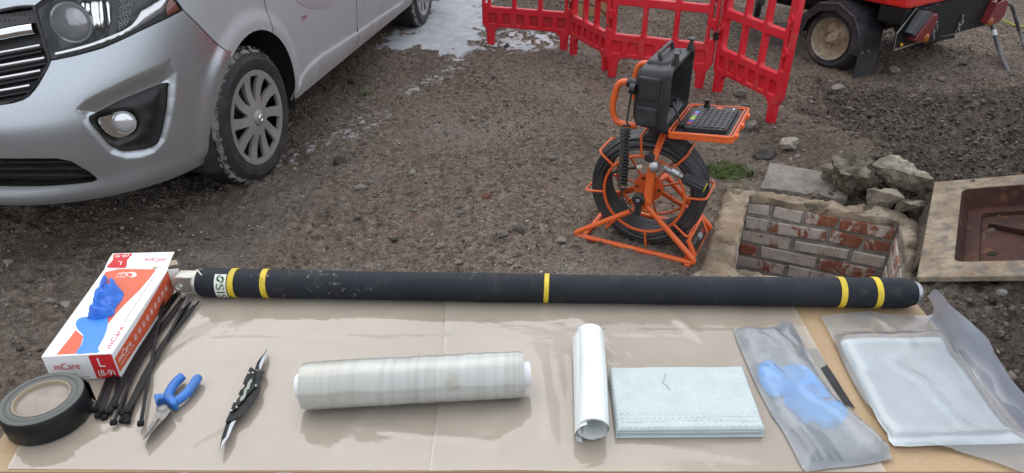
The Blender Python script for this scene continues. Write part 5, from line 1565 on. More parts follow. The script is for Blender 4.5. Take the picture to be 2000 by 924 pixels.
arc_row([(cz0, .188), (cz0 - .004, .215), (cz0 + .012, .2345), (cz1 - .012, .2345), (cz1, .215), (cz1, .188), (cz0, .188)])
m = MB(); m.lathe(prof, DC, RN, 88, closed=True)
for v in m.v:
    d = v - DC; h = d.dot(RN); rv = d - RN * h; a = math.atan2(rv.z, rv.dot(RE)); v += rv.normalized() * (.0022 * math.sin(3 * a + h * 90) + .0016 * math.sin(7 * a + h * 160)) + RN * .0022 * math.sin(2 * a + rv.length * 300)
m.build('cable_coil', CABLE, reel, smooth=60)
def RC(r, a, off): return DC + RE * (r * math.cos(a)) + Vector((0, 0, r * math.sin(a))) + RN * off
for off in (cz0 - .022, cz1 + .02):
    MB().tube([RC(.168, a, off) for a in np.linspace(0, 2 * math.pi, 60, endpoint=False)], .0062, 8, closed=True).build('cage_ring', ORANGE, reel, smooth=60)
for k in range(8):
    a = math.radians(8 + 45 * k)
    pts = fillet([RC(.168, a, cz0 - .022), RC(.252, a, cz0 - .022), RC(.252, a, cz1 + .02), RC(.168, a, cz1 + .02)], .02, 4)
    MB().tube(pts, .0052, 8).build('cage_rod', ORANGE, reel, smooth=60)
    MB().tube([RC(.05, a, cz1 - .05), RC(.168, a, cz1 + .02)], .0048, 6).build('spoke', ORANGE, reel, smooth=60)
m = MB(); m.lathe([(0, .012), (.058, .012), (.062, .006), (.062, -.006), (0, -.006)], RC(0, 0, .13), RN, 28); hb = m.build('hub_disc', ORANGE, reel, smooth=40)
for k in range(6): a = k * 1.047; m = MB(); m.lathe([(0, .004), (.006, .004), (.006, 0)], RC(.047, a, .117), -RN, 8); m.build('hub_bolt', BPL, hb)
MB().tube([R(JX, 0, JZ), R(JX - .01, .07, JZ + .012), RC(0, 0, .13)], .020, 12).build('axle_housing', ORANGE, reel, smooth=50)
MB().tube([RC(0, 0, .13), R(JX, .30, JZ)], .014, 10).build('axle', ORANGE, reel, smooth=50)
# rear legs cross struts
MB().tube([RC(.05, math.radians(205), .16), R(.03, .30, z0 + .06)], .011, 10).build('rear_strut', ORANGE, reel, smooth=60)
MB().tube([RC(.05, math.radians(-30), .16), R(.44, .30, z0 + .06)], .011, 10).build('rear_strut', ORANGE, reel, smooth=60)
# front upright that carries the monitor
up_ = [R(JX, 0, JZ), RPX(1270, 350, .0), RPX(1275, 320, .01), RPX(1283, 296, .04), RPX(1292, 272, .09), R(.285, .16, .50), R(.285, .16, .54)]
MB().tube(smooth_path(up_, 6), .0135, 12).build('monitor_post', ORANGE, reel, smooth=60)
a, b = RPX(1252, 398, -.012), RPX(1272, 330, -.004)
m = MB(); c1 = RPX(1262, 396, -.005); c2 = RPX(1270, 322, -.002); m.hexa([c1 - RE * .012 - RN * .012, c1 + RE * .020 - RN * .012, c1 + RE * .020 + RN * .012, c1 - RE * .012 + RN * .012], [c2 - RE * .008 - RN * .012, c2 + RE * .026 - RN * .012, c2 + RE * .026 + RN * .012, c2 - RE * .008 + RN * .012])
m.build('post_gusset', ORANGE, reel, smooth=0, bevel=.006)
c = RPX(1268, 308, -.012); m = MB(); m.lathe([(0, .012), (.014, .012), (.018, .006), (.019, -.012)], c, -RN, 20); m.build('clamp_knob', BPL, reel, smooth=40)
c = RPX(1247, 391, -.018); m = MB(); m.lathe([(0, .010), (.020, .010), (.026, .004), (.026, -.018)], c, -RN, 24); cn = m.build('cable_socket', BPL, reel, smooth=40)
m = MB(); c_a, c_b = RPX(1247, 396, -.035), RPX(1245, 418, -.035); m.tube([c_a, c_a.lerp(c_b, .4), c_a.lerp(c_b, .41), c_b], [.011, .011, .014, .013], 14); m.build('socket_plug', BPL, cn, smooth=40)
m = MB(); 
for dz in (-.006, 0, .006): m.box(c - RN * .0105 + Vector((0, 0, dz)) , (.014, .001, .0022), Matrix.Rotation(math.atan2(RE.y, RE.x), 3, 'Z'))
m.build('socket_marks', pmat('print_white2', (.6, .6, .6), rough=.5), cn, smooth=0)
# camera head held in the middle
grey = pmat('satin_steel', (.42, .42, .43), rough=.32, metal=.8, dirt=(.25, .23, .2), dscale=30)
s = [RPX(1275, 326, -.02), RPX(1297, 328, -.03), RPX(1312, 333, -.03), RPX(1326, 341, -.03), RPX(1334, 346, -.03), RPX(1376, 366, -.03)]
m = MB(); m.lathe([(0, .02), (.020, .018), (.024, .006), (.024, -.012), (0, -.012)], RPX(1278, 325, -.01), Vector((RE.x, RE.y, .3)), 20); m.build('cable_clamp', grey, reel, smooth=40)
m = MB(); m.tube([RPX(1246, 327, .02), RPX(1256, 326, .015)], .009, 12); m.build('ferrule', pmat('ivory_plastic', (.62, .58, .45), rough=.4), reel, smooth=40)
d = (s[4] - s[1]).normalized(); m = MB(); m.tube([s[1], s[4]], .0085, 12)
L = (s[4] - s[1]).length
e_1 = d.orthogonal().normalized(); e_2 = d.cross(e_1)
spr = [s[1] + d * (L * k / 90) + (e_1 * math.cos(k * .9) + e_2 * math.sin(k * .9)) * .0125 for k in range(91)]
m.tube(spr, .0022, 5); m.tube([s[2], s[3]], .0135, 14); m.build('spring_coupling', grey, reel, smooth=50)
ch = s[5] - s[4]; d = ch.normalized(); e_1 = Vector((0, 0, 1)); e_1 = (e_1 - d * e_1.dot(d)).normalized(); e_2 = d.cross(e_1)
rows = []
for q, r in ((0, .010), (.06, .020), (.2, .0225), (.9, .0265), (1, .0245)):
    row = []
    for k in range(49):
        a = 2 * math.pi * k / 48; rr_ = r * (1 + (.06 if k % 4 < 2 else -.05) * (0 < q < 1))
        row.append(s[4] + ch * q + (e_1 * math.cos(a) + e_2 * math.sin(a)) * rr_)
    rows.append(row)
m = MB(); m.grid(rows); m.add(rows[-1][:-1], [tuple(range(48))]); hd = m.build('camera_head', BPL, reel, smooth=30)
m = MB(); m.lathe([(.012, .001), (.0185, .001), (.0185, .004), (.012, .004)], s[5], d, 24, closed=True); m.build('yellow_ring', pmat('yellow_print', (.72, .62, .02), rough=.4), hd)
# cables
m = MB(); hx = []
p_t, p_b = RPX(1222, 246, -.02), RPX(1216, 366, -.02); n = 18 * 12
for k in range(n + 1):
    a = 2 * math.pi * k / 12; c = p_t.lerp(p_b, k / n); hx.append(c + RE * .0165 * math.cos(a) + RN * .0165 * math.sin(a))
hx = smooth_path([RPX(1234, 176, .02), RPX(1230, 200, .01), RPX(1224, 238, -.01)], 4) + hx + smooth_path([RPX(1213, 372, -.02), RPX(1218, 392, -.025), RPX(1232, 412, -.03), RPX(1244, 419, -.035)], 5)
m.tube(hx, .0042, 7); m.build('coiled_lead', BPL, reel, smooth=60)
cp = smooth_path([RPX(1246, 327, .02), RPX(1222, 330, .03), RPX(1198, 338, .05), RPX(1181, 360, .07), RPX(1183, 385, .09), RPX(1190, 400, .11), RPX(1186, 418, .14)], 6)
m = MB(); m.tube(cp, .0055, 8); m.build('cable_tail', BPL, reel, smooth=60)
MB().tube([R(.465, -.004, z0 - .012), R(.490, -.004, z0 - .012)], .010, 10).build('rubber_foot', ORANGE, reel, smooth=50)

# ================================================================== MONITOR CASE ON THE REEL
mon = thing('monitor_case', 'open black monitor case with orange-rimmed keyboard lid on top of the reel', 'monitor', R(.26, .17, .53))
CB = pmat('case_black', (.016, .017, .018), (.030, .031, .033), 9, .48, bump=.2, bscale=300, dirt=(.075, .07, .065), dscale=7, dlo=.52, dhi=.85)
cz_, ct_ = .535, .778; cn_, cf_ = -.005, .335; ce0, ce1 = .185, .322
m = MB()
def CP(e, o, z): return R(e, o, z)
def yz_rect(e, o0, o1, z0_, z1_, r=.03): return [R(e, a, b) for a, b in rrect(o0, z0_, o1, z1_, r, 4)]
A1 = yz_rect(ce0, cn_ + .02, cf_ - .02, cz_ + .02, ct_ - .025, .04); A2 = yz_rect(ce0 + .02, cn_ + .004, cf_ - .004, cz_ + .006, ct_ - .006, .035); A3 = yz_rect(ce1 - .022, cn_, cf_, cz_, ct_, .03)
A4 = yz_rect(ce1 - .02, cn_ - .006, cf_ + .006, cz_ - .006, ct_ + .006, .03); A5 = yz_rect(ce1, cn_ - .006, cf_ + .006, cz_ - .006, ct_ + .006, .03)
A6 = yz_rect(ce1, cn_ + .006, cf_ - .006, cz_ + .006, ct_ - .006, .025); A7 = yz_rect(ce0 + .045, cn_ + .012, cf_ - .012, cz_ + .012, ct_ - .012, .02)
n = len(A1)
for a, b in ((A1, A2), (A2, A3), (A3, A4), (A4, A5), (A5, A6), (A6, A7)): m.add(a + b, [(i, (i + 1) % n, n + (i + 1) % n, n + i) for i in range(n)])
m.add(A1, [tuple(range(n))]); m.add(A7, [tuple(range(n))])
case = m.build('case', CB, mon, smooth=35, weld=True)
m = MB()                                     # moulded side panels on the near flank
for z_a, z_b in ((.555, .632), (.655, .745)):
    m.hexa([R(.205, cn_ - .006, z_a), R(.285, cn_ - .006, z_a), R(.285, cn_ + .01, z_a), R(.205, cn_ + .01, z_a)], [R(.20, cn_ - .006, z_b), R(.285, cn_ - .006, z_b), R(.285, cn_ + .01, z_b), R(.20, cn_ + .01, z_b)])
m.hexa([R(.20, .06, ct_ - .008), R(.29, .06, ct_ - .008), R(.29, .27, ct_ - .008), R(.20, .27, ct_ - .008)], [R(.21, .07, ct_ + .010), R(.285, .07, ct_ + .010), R(.285, .26, ct_ + .010), R(.21, .26, ct_ + .010)])
m.build('moulded_panel', CB, case, smooth=0, bevel=.008)
# screen bezel standing at the far wall inside, seen edge-on
m = MB(); m.hexa([R(.235, .03, cz_ + .06), R(.25, .03, cz_ + .06), R(.25, .31, cz_ + .06), R(.235, .31, cz_ + .06)], [R(.235, .03, ct_ - .02), R(.25, .03, ct_ - .02), R(.25, .31, ct_ - .02), R(.235, .31, ct_ - .02)]); m.build('bezel', BPL, mon, smooth=0, bevel=.003)
m = MB(); m.add([R(.2515, .06, cz_ + .085), R(.2515, .28, cz_ + .085), R(.2515, .28, ct_ - .04), R(.2515, .06, ct_ - .04)], [(0, 1, 2, 3)]); m.build('screen', pmat('dark_screen', (.012, .013, .015), rough=.1), mon, smooth=0)
m = MB(); m.hexa([R(.300, .010, cz_ + .07), R(.306, .010, cz_ + .07), R(.306, .03, cz_ + .07), R(.300, .03, cz_ + .07)], [R(.300, .010, ct_ - .045), R(.306, .010, ct_ - .045), R(.306, .03, ct_ - .045), R(.300, .03, ct_ - .045)]); m.build('seal_strip', pmat('tan_seal', (.42, .36, .22), rough=.6), mon, smooth=0)
m = MB(); m.hexa([R(.26, .02, cz_ + .015), R(.315, .02, cz_ + .015), R(.315, .32, cz_ + .015), R(.26, .32, cz_ + .015)], [R(.252, .02, cz_ + .06), R(.29, .02, cz_ + .04), R(.29, .32, cz_ + .04), R(.252, .32, cz_ + .06)]); m.build('control_shelf', BPL, mon, smooth=0, bevel=.004)
m = MB(); m.tube(smooth_path([R(.29, .16, cz_ + .05), R(.31, .12, cz_ + .07), R(.33, .11, cz_ + .05), R(.35, .10, cz_ + .02), R(.37, .095, cz_ + .005)], 6), .004, 6)
m.tube(smooth_path([R(.28, .24, cz_ + .05), R(.30, .21, cz_ + .06), R(.31, .18, cz_ + .05), R(.30, .15, cz_ + .055)], 6), .004, 6); m.build('keyboard_lead', BPL, mon, smooth=60)
for o_ in (.06, .285):
    m = MB(); m.hexa([R(.300, o_ - .018, ct_ + .004), R(.326, o_ - .018, ct_ + .004), R(.326, o_ + .018, ct_ + .004), R(.300, o_ + .018, ct_ + .004)], [R(.312, o_ - .014, ct_ + .045), R(.319, o_ - .014, ct_ + .045), R(.319, o_ + .014, ct_ + .045), R(.312, o_ + .014, ct_ + .045)])
    m.hexa([R(.304, o_ - .02, ct_ + .043), R(.327, o_ - .02, ct_ + .043), R(.327, o_ + .02, ct_ + .043), R(.304, o_ + .02, ct_ + .043)], [R(.304, o_ - .02, ct_ + .05), R(.327, o_ - .02, ct_ + .05), R(.327, o_ + .02, ct_ + .05), R(.304, o_ + .02, ct_ + .05)])
    m.build('latch', BPL, mon, smooth=0, bevel=.003)
m = MB(); m.tube(fillet([R(.255, .08, ct_ + .005), R(.245, .08, ct_ + .035), R(.245, .25, ct_ + .035), R(.255, .25, ct_ + .005)], .02), .008, 10); m.build('carry_handle', BPL, mon, smooth=60)
# orange bail handle at the back
hp = fillet([R(.19, .03, .70), R(.115, .03, .705), R(.095, .03, .60), R(.115, .03, .535), R(.20, .03, .535)], .045, 6)
MB().tube(hp, .0125, 12).build('bail_handle', ORANGE, mon, smooth=60)
MB().tube(fillet([R(.19, .29, .70), R(.115, .29, .705), R(.095, .29, .60), R(.115, .29, .535), R(.20, .29, .535)], .045, 6), .0125, 12).build('bail_handle', ORANGE, mon, smooth=60)
m = MB(); m.tube([R(.15, .03, .703), R(.195, .03, .70)], .018, 14); m.tube([R(.17, .0, .69), R(.19, .0, .69)], .02, 12); m.build('handle_joint', BPL, mon, smooth=40)
m = MB(); m.box(R(.285, .16, .528), (.16, .20, .012), Matrix.Rotation(math.atan2(RE.y, RE.x), 3, 'Z')); m.build('mount_plate', ORANGE, mon, smooth=0, bevel=.003)
# lid with keyboard
L0 = R(ce1 + .006, cn_ - .004, cz_ + .002); LX = (R(ce1 + .245, 0, cz_ + .022) - R(ce1 + .006, 0, cz_)).normalized(); LY = RN; LZ = LX.cross(LY).normalized()
if LZ.z < 0: LZ = -LZ
LW, LD = .243, .345
def LP(x, y, h=0): return L0 + LX * x + LY * y + LZ * h
def layer(name, r, h0, h1, mat, parent, rad=.02, bev=.003, hole=None):
    m = MB(); o = rrect(r[0], r[1], r[2], r[3], rad, 4); plate(m, o, [hole] if hole else [], lambda x, y, d: LP(x, y, h1 - d), h1 - h0)
    return m.build(name, mat, parent, smooth=30, weld=True, bevel=bev)
lid = layer('lid', (0, 0, LW, LD), -.014, .0, ORANGE, mon, .02, .003)
layer('lid_rim', (0, 0, LW, LD), .0004, .012, ORANGE, lid, .02, .002, rrect(.007, .007, LW - .007, LD - .007, .016, 4))
layer('lid_gasket', (.0075, .0075, LW - .0075, LD - .0075), .0004, .008, BPL, lid, .016, .001, rrect(.013, .013, LW - .013, LD - .013, .012, 4))
layer('inner_rim', (.0135, .0135, LW - .0135, LD - .0135), .0004, .010, ORANGE, lid, .012, .001, rrect(.018, .018, LW - .018, LD - .018, .01, 4))
layer('lid_liner', (.0185, .0185, LW - .0185, LD - .0185), .0004, .004, CB, lid, .01, .001)
kb = layer('keyboard', (.050, .045, LW - .035, LD - .040), .0045, .020, CB, lid, .015, .005)
KEY = pmat('key_black', (.018, .018, .020), rough=.45); LEG = pmat('key_legend', (.20, .20, .21), rough=.5)
kx0, ky0, kx1, ky1 = .088, .065, LW - .048, LD - .085
for i in range(6):
    for j in range(12):
        x = kx0 + (kx1 - kx0) * i / 5; y = ky0 + (ky1 - ky0) * j / 11
        if j % 12 == 11 and i > 3: continue
        m = MB(); rt = Matrix((LX, LY, LZ)).transposed(); m.box(LP(x, y, .0215), (.013, .0125, .004), rt); k_ = m.build('key', KEY, kb, smooth=0)
m = MB()
for i in range(6):
    for j in range(12):
        x = kx0 + (kx1 - kx0) * i / 5; y = ky0 + (ky1 - ky0) * j / 11
        if j % 12 == 11 and i > 3: continue
        m.add([LP(x + a, y + b, .0238) for a, b in ((-.004, -.002), (.004, -.002), (.004, .0025), (-.004, .0025))], [(0, 1, 2, 3)])
tag(m.build('key_legends', LEG, kb, smooth=0, recalc=False), kind='stuff')
for k, (nm, cc) in enumerate((('red', (.45, .05, .05)), ('blue', (.06, .07, .50)), ('yellow', (.60, .58, .03)), ('green', (.12, .55, .08)), ('magenta', (.55, .05, .35)), ('sky blue', (.05, .30, .70)))):
    m = MB(); m.box(LP(.064, .085 + k * .0255, .0215), (.016, .022, .003), Matrix((LX, LY, LZ)).transposed()); bt = m.build('button', pmat('button_' + nm.replace(' ', '_'), cc, rough=.4), kb, smooth=0); bt['label'] = nm + ' function button'
m = MB(); c = LP(LW * .56, LD - .068, .020)
for k in range(8):
    a = k * math.pi / 4; m.prism([c + LX * .006 * math.cos(a - .3) + LY * .006 * math.sin(a - .3) + LZ * .001, c + LX * .026 * math.cos(a) + LY * .026 * math.sin(a) + LZ * .001, c + LX * .006 * math.cos(a + .3) + LY * .006 * math.sin(a + .3) + LZ * .001], LZ * .001)
m.lathe([(0, .004), (.010, .004), (.012, .0)], c, LZ, 12); m.build('arrow_pad', pmat('print_orange', (.62, .12, .05), rough=.5), kb, smooth=0)
m = MB(); m.tube([LP(.085, LD - .055, .02), LP(.085, LD - .055, .034), LP(.085, LD - .055, .0345), LP(.085, LD - .055, .05)], [.013, .012, .009, .011], 14); m.build('joystick', BPL, kb, smooth=50)
m = MB(); m.add([LP(LW - .055 + a, LD - .075 + b, .0212) for a, b in ((0, 0), (.006, 0), (.006, .022), (0, .022))], [(0, 1, 2, 3)]); m.build('label_strip', pmat('print_white3', (.6, .6, .6), rough=.5), kb, smooth=0)
m = MB(); m.add([LP(.12 + a, .052 + b, .0206) for a, b in ((0, 0), (.05, 0), (.05, .008), (0, .008))], [(0, 1, 2, 3)]); m.build('handle_recess', pmat('recess_dark', (.004, .004, .004), rough=.8), kb, smooth=0)
for y in (.05, .165, .28):
    m = MB(); m.hexa([LP(LW - .002, y - .016, -.012), LP(LW + .010, y - .012, -.010), LP(LW + .010, y + .012, -.010), LP(LW - .002, y + .016, -.012)], [LP(LW - .002, y - .016, .008), LP(LW + .010, y - .012, .004), LP(LW + .010, y + .012, .004), LP(LW - .002, y + .016, .008)]); m.build('lid_catch', ORANGE, lid, smooth=0, bevel=.003)
for k in range(5): m = MB(); m.tube([LP(-.006, .02 + k * .068, 0), LP(-.006, .05 + k * .068, 0)], .007, 10); m.build('hinge', BPL, lid, smooth=50)
m = MB(); m.box(LP(.036, .085, .012), (.022, .03, .018), Matrix((LX, LY, LZ)).transposed()); m.build('lead_plug', BPL, lid, smooth=0, bevel=.004)
# ================================================================== WORK TABLE
ZT_ = .715
t = NT('hardboard')
n1 = t.noise(4, 6, .6); n2 = t.noise(160, 4, .7); n3 = t.noise(420, 3, .7)
col = t.mix(t.ramp(n1, .35, .65), (.40, .275, .155), (.455, .32, .19)); col = t.mix(t.ramp(n2, .35, .7, 0, .45), col, (.31, .205, .11)); col = t.mix(t.ramp(n3, .62, .75, 0, .5), col, (.22, .14, .075))
t.bs(col=col, rough=.62, spec=.4); t.bump(n2, .1, .001); BOARD = t.m
tbl = thing('work_table', 'tan hardboard work table in the foreground carrying the tools and sleeves', 'table', (0, .94, ZT_))
m = MB(); m.box((.005, .9375, ZT_ - .009), (1.61, .475, .018)); m.build('tabletop', BOARD, tbl, smooth=0, bevel=.0015)
TIMB = pmat('timber_leg', (.30, .22, .13), (.36, .27, .17), 9, .75)
for x in (-.68, .70):
    m = MB(); m.box((x, .94, ZT_ - .040), (.05, .40, .045)); m.build('bearer', TIMB, tbl, smooth=0, bevel=.003)
    for y in (.78, 1.10):
        m = MB(); z0_ = float(gh(x, y)) - .01; m.hexa([Vector((x - .02, y - .02 + (y - .94) * .3, z0_)), Vector((x + .02, y - .02 + (y - .94) * .3, z0_)), Vector((x + .02, y + .02 + (y - .94) * .3, z0_)), Vector((x - .02, y + .02 + (y - .94) * .3, z0_))], [Vector((x - .02, y - .02, ZT_ - .062)), Vector((x + .02, y - .02, ZT_ - .062)), Vector((x + .02, y + .02, ZT_ - .062)), Vector((x - .02, y + .02, ZT_ - .062))])
        m.build('leg', TIMB, tbl, smooth=0)
# ------------------------------------------------------------------ clear films
def film(name, veil, colr=(.9, .9, .92), rough=.22, bumpd=.0025, bs=7, gl=1.0, fine=.25):
    t = NT(name); t.n.remove(t.b)
    tr = t.n.new('ShaderNodeBsdfTransparent'); tr.inputs[0].default_value = (.97, .97, .98, 1)
    df = t.n.new('ShaderNodeBsdfDiffuse'); df.inputs[0].default_value = (*colr, 1)
    tl = t.n.new('ShaderNodeBsdfTranslucent'); tl.inputs[0].default_value = (*colr, 1)
    ad = t.n.new('ShaderNodeMixShader'); ad.inputs[0].default_value = .4; t.l.new(df.outputs[0], ad.inputs[1]); t.l.new(tl.outputs[0], ad.inputs[2])
    g = t.n.new('ShaderNodeBsdfGlossy'); g.inputs['Roughness'].default_value = rough
    nz = t.noise(bs, 5, .55, .6); nz2 = t.noise(bs * 9, 3, .6)
    b = t.n.new('ShaderNodeBump'); b.inputs['Strength'].default_value = .5; b.inputs['Distance'].default_value = bumpd
    t.l.new(t.math('ADD', nz, t.math('MULTIPLY', nz2, fine)), b.inputs['Height'])
    t.l.new(b.outputs[0], g.inputs['Normal'])
    m1 = t.n.new('ShaderNodeMixShader'); t.l.new(t.ramp(t.noise(bs * .8, 4, .6), .3, .7, veil * .8, veil * 1.2), m1.inputs[0]); t.l.new(tr.outputs[0], m1.inputs[1]); t.l.new(ad.outputs[0], m1.inputs[2])
    fz = t.n.new('ShaderNodeFresnel'); fz.inputs[0].default_value = 1.5; t.l.new(b.outputs[0], fz.inputs['Normal'])
    m2 = t.n.new('ShaderNodeMixShader'); t.l.new(t.math('MULTIPLY', fz.outputs[0], gl), m2.inputs[0]); t.l.new(m1.outputs[0], m2.inputs[1]); t.l.new(g.outputs[0], m2.inputs[2])
    t.l.new(m2.outputs[0], t.out.inputs[0]); return t.m
FILM = film('clear_sheet', .46, (.90, .82, .715), .05, .010, 3, 1.7, .02)
BAGF = film('clear_bag', .29, (.84, .92, 1.0), .10, .004, 8, 1.3)
FLAPF = film('clear_flap', .62, (.46, .50, .62), .42, .001, 4, .4)
def px_sheet(name, poly, z, mat, parent=None, step=.012, hfn=None, smooth=180, thick=.0):
    """sheet lying at z, outline given in photo px on that plane"""
    out2 = [(p.x, p.y) for p in (P(a, b, z) for a, b in poly)]
    out = rsp(out2, step)
    xs = np.arange(min(p[0] for p in out), max(p[0] for p in out), step); ys = np.arange(min(p[1] for p in out), max(p[1] for p in out), step)
    g = np.array([(a, b) for a in xs for b in ys])
    if len(g): g = g[poly_sd(g[:, 0], g[:, 1], out) < -step * .45]
    v, t_ = cdt(out, [], g)
    ed = -poly_sd(v[:, 0], v[:, 1], out2)
    zz = np.full(len(v), z) + (hfn(v[:, 0], v[:, 1], ed) if hfn else 0)
    V = np.stack([v[:, 0], v[:, 1], zz], -1)
    if thick:
        n = len(V); B = V.copy(); B[:, 2] = z; V = np.concatenate([V, B]); t_ = np.concatenate([t_, t_[:, ::-1] + n])
    org = ORG[parent.name] if parent is not None else Vector()
    me = np_mesh(name, V - np.array(org), t_)
    return mesh_obj(name, me, mat, parent, smooth, org=org)
def wrinkle(amp, fx, fy, seed, ridge=True):
    def f(x, y, ed):
        n = fbm(x * fx, y * fy, oct=3, seed=seed)
        r = (1 - np.abs(n)) ** 3 if ridge else n
        return amp * r
    return f
def wr1(x, y, ed):
    h = .0005 + .0022 * np.clip(fbm(x * 5, y * 5, oct=3, seed=41), 0, 1)
    for (x0, y0, x1, y1, a, w_) in ((-.62, 1.0, -.05, 1.005, .0022, .004), (.15, 1.02, .62, 1.015, .0022, .004), (-.28, .72, -.22, .86, .0030, .010), (-.5, .72, -.42, .80, .003, .010), (-.56, 1.05, -.65, .86, .004, .010), (.30, 1.1, .36, .98, .003, .010), (.05, .98, .06, .72, .004, .012), (-.05, .72, .03, .80, .0035, .010), (.1, 1.1, .18, 1.0, .002, .012), (-.12, 1.10, -.115, .705, .0020, .0022), (.075, .71, .085, 1.1, .0018, .0020), (-.75, .885, -.10, .892, .0014, .0020), (.10, .885, .42, .88, .0012, .0018), (.40, 1.1, .41, .70, .0016, .0020), (-.43, 1.1, -.425, .70, .0012, .0018), (-.30, .80, .02, .74, .0022, .006), (.18, .75, .42, .71, .0025, .006), (-.36, 1.08, -.10, 1.05, .0018, .005), (.05, 1.06, .30, 1.09, .0018, .004), (-.7, .73, -.58, .80, .0022, .006)):
        dx, dy = x1 - x0, y1 - y0; L2 = dx * dx + dy * dy; t_ = np.clip(((x - x0) * dx + (y - y0) * dy) / L2, 0, 1); d = np.hypot(x - x0 - t_ * dx, y - y0 - t_ * dy)
        h = h + a * np.exp(-(d / w_) ** 2) * np.sin(np.pi * np.clip(t_ * .9 + .05, 0, 1))
    return h
sh1 = px_sheet('polythene_sheet', [(14, 916), (40, 868), (150, 640), (335, 555), (600, 553), (885, 553), (880, 660), (862, 800), (846, 919), (400, 919)], ZT_ + .0012, FILM, step=.009, hfn=wr1)
tag(sh1, 'clear polythene sheet covering the left half of the work table', 'plastic sheet')
sh2 = px_sheet('polythene_sheet', [(872, 553), (1200, 553), (1543, 560), (1552, 602), (1640, 760), (1725, 912), (1732, 922), (1300, 921), (838, 920), (856, 800), (868, 660)], ZT_ + .0036, FILM, step=.009, hfn=wr1)
tag(sh2, 'clear polythene sheet under the white cloth, right of the sheet seam', 'plastic sheet')
m = MB(); 
for a, b in ((540, 576), (350, 372)): 
    q = [P(a, 919.5, ZT_ - .001), P(b, 919.5, ZT_ - .001)]; m.hexa([Vector((q[0].x, .699, ZT_ - .016)), Vector((q[1].x, .699, ZT_ - .016)), Vector((q[1].x, .6995, ZT_ - .016)), Vector((q[0].x, .6995, ZT_ - .016))], [Vector((q[0].x, .699, ZT_ - .002)), Vector((q[1].x, .699, ZT_ - .002)), Vector((q[1].x, .6995, ZT_ - .002)), Vector((q[0].x, .6995, ZT_ - .002))])
m.build('tape_tab', pmat('pale_tape', (.6, .65, .68), rough=.4), tbl, smooth=0)

# ================================================================== LONG RUBBER TUBE (packer)
PA, PB = P(392, 551, .7465), P(1787, 572.5, .7465)
PR = .0285; PD = (PB - PA).normalized(); PLN = (PB - PA).length
pk = thing('pipe_packer', 'long black rubber tube with five yellow bands and a steel eye at its left end', 'tube', PA.lerp(PB, .5))
t = NT('packer_rubber'); t.co(); lx = t.sepv(t.obj)[0]
rib = t.noise(3, 3, .5, 0, t.scaled((60, 1, 1))); n1 = t.noise(10, 6, .65); n2 = t.noise(70, 7, .75, .5)
col = t.mix(t.ramp(n1, .35, .68), (.0065, .009, .0135), (.017, .0205, .027))
zone = t.ramp(t.math('ABSOLUTE', t.math('ADD', lx, .47)), .05, .26, .085, -.05)
col = t.mix(t.ramp(t.math('ADD', n2, zone), .675, .73, 0, .7), col, (.38, .38, .38))
col = t.mix(t.ramp(t.noise(26, 6, .7), .55, .8, 0, .35), col, (.10, .098, .095))
t.bs(col=col, rough=t.ramp(n1, .3, .7, .55, .75), spec=.3); t.bump(t.math('ADD', rib, t.math('MULTIPLY', n2, .4)), .28, .003); RUB = t.m
def PK(s, r=0, a=0):
    up = Vector((0, 0, 1)); sd_ = PD.cross(up)          # towards the viewer
    return PA + PD * s + up * (r * math.sin(a)) + sd_ * (r * math.cos(a)) + Vector((0, 0, -.0022 * math.sin(math.pi * s / PLN)))
SDV = PD.cross(Vector((0, 0, 1)))
ss = np.linspace(0, PLN, 140); prof = []
for s_ in ss:
    r = PR + .0016 * math.exp(-(s_ / .05) ** 2) + .0015 * sstep(1.0, PLN, s_) + .0005 * float(vnoise(s_ * 14, 0.5, seed=9))
    r -= .004 * float(sstep(.012, 0, s_)) + .007 * float(sstep(PLN - .022, PLN, s_)) 
    prof.append((float(r), s_))
m = MB(); m.lathe(prof, PA, PD, 40, ref=SDV)
for v in m.v: v.z += -.0022 * math.sin(math.pi * min(1, max(0, (v - PA).dot(PD) / PLN)))
m.build('rubber_sleeve', RUB, pk, smooth=60)
YB = pmat('yellow_tape', (.62, .45, .025), (.68, .50, .03), 9, .45, dirt=(.24, .17, .04), dscale=26, dlo=.48, dhi=.80)
def s_of(px, py):
    p = P(px, py, .745); return (p - PA).dot(PD)
for px, py in ((463, 551), (524, 552), (1067, 558), (1638, 571), (1706, 572)):
    s_ = s_of(px, py); i = int(np.argmin(np.abs(ss - s_))); r = prof[i][0] + .0007
    wd = .0058 if px != 1067 else .0046
    m = MB(); m.lathe([(r - .0012, s_ - wd), (r + .0004, s_ - wd), (r + .0006, s_), (r + .0004, s_ + wd), (r - .0012, s_ + wd)], PK(s_) - PD * s_, PD, 40, ref=SDV)
    for v in m.v:
        d = v - PA; a = math.atan2(d.z, d.dot(SDV)); v += PD * (.0012 * math.sin(a + px))
    m.build('yellow_band', YB, pk, smooth=50)
ZINC = pmat('zinc_plate', (.46, .45, .40), (.56, .55, .50), 14, .34, metal=.7, dirt=(.36, .30, .18), dscale=12, dlo=.5, dhi=.75)
m = MB(); m.lathe([(.0, -.008), (.024, -.008), (.0265, -.006), (.0265, -.001), (.022, .0)], PA, PD, 32, ref=SDV)
m.build('end_collar', ZINC, pk, smooth=40)
def EY(x, y, d): return PA + PD * (-x) + SDV * (.0115 - d) + Vector((0, 0, y))
m = MB(); plate(m, [(.006, -.019), (.042, -.019), (.052, -.014), (.055, -.004), (.055, .006), (.050, .014), (.042, .019), (.006, .019)], [circ(.040, -.003, .0068, 18, .008)], EY, .026)
m.build('steel_eye', ZINC, pk, smooth=30, weld=True, bevel=.002)
m = MB(); m.tube([PA + PD * -.012, PA + PD * -.004], .0185, 20); m.build('end_nut', ZINC, pk, smooth=40)
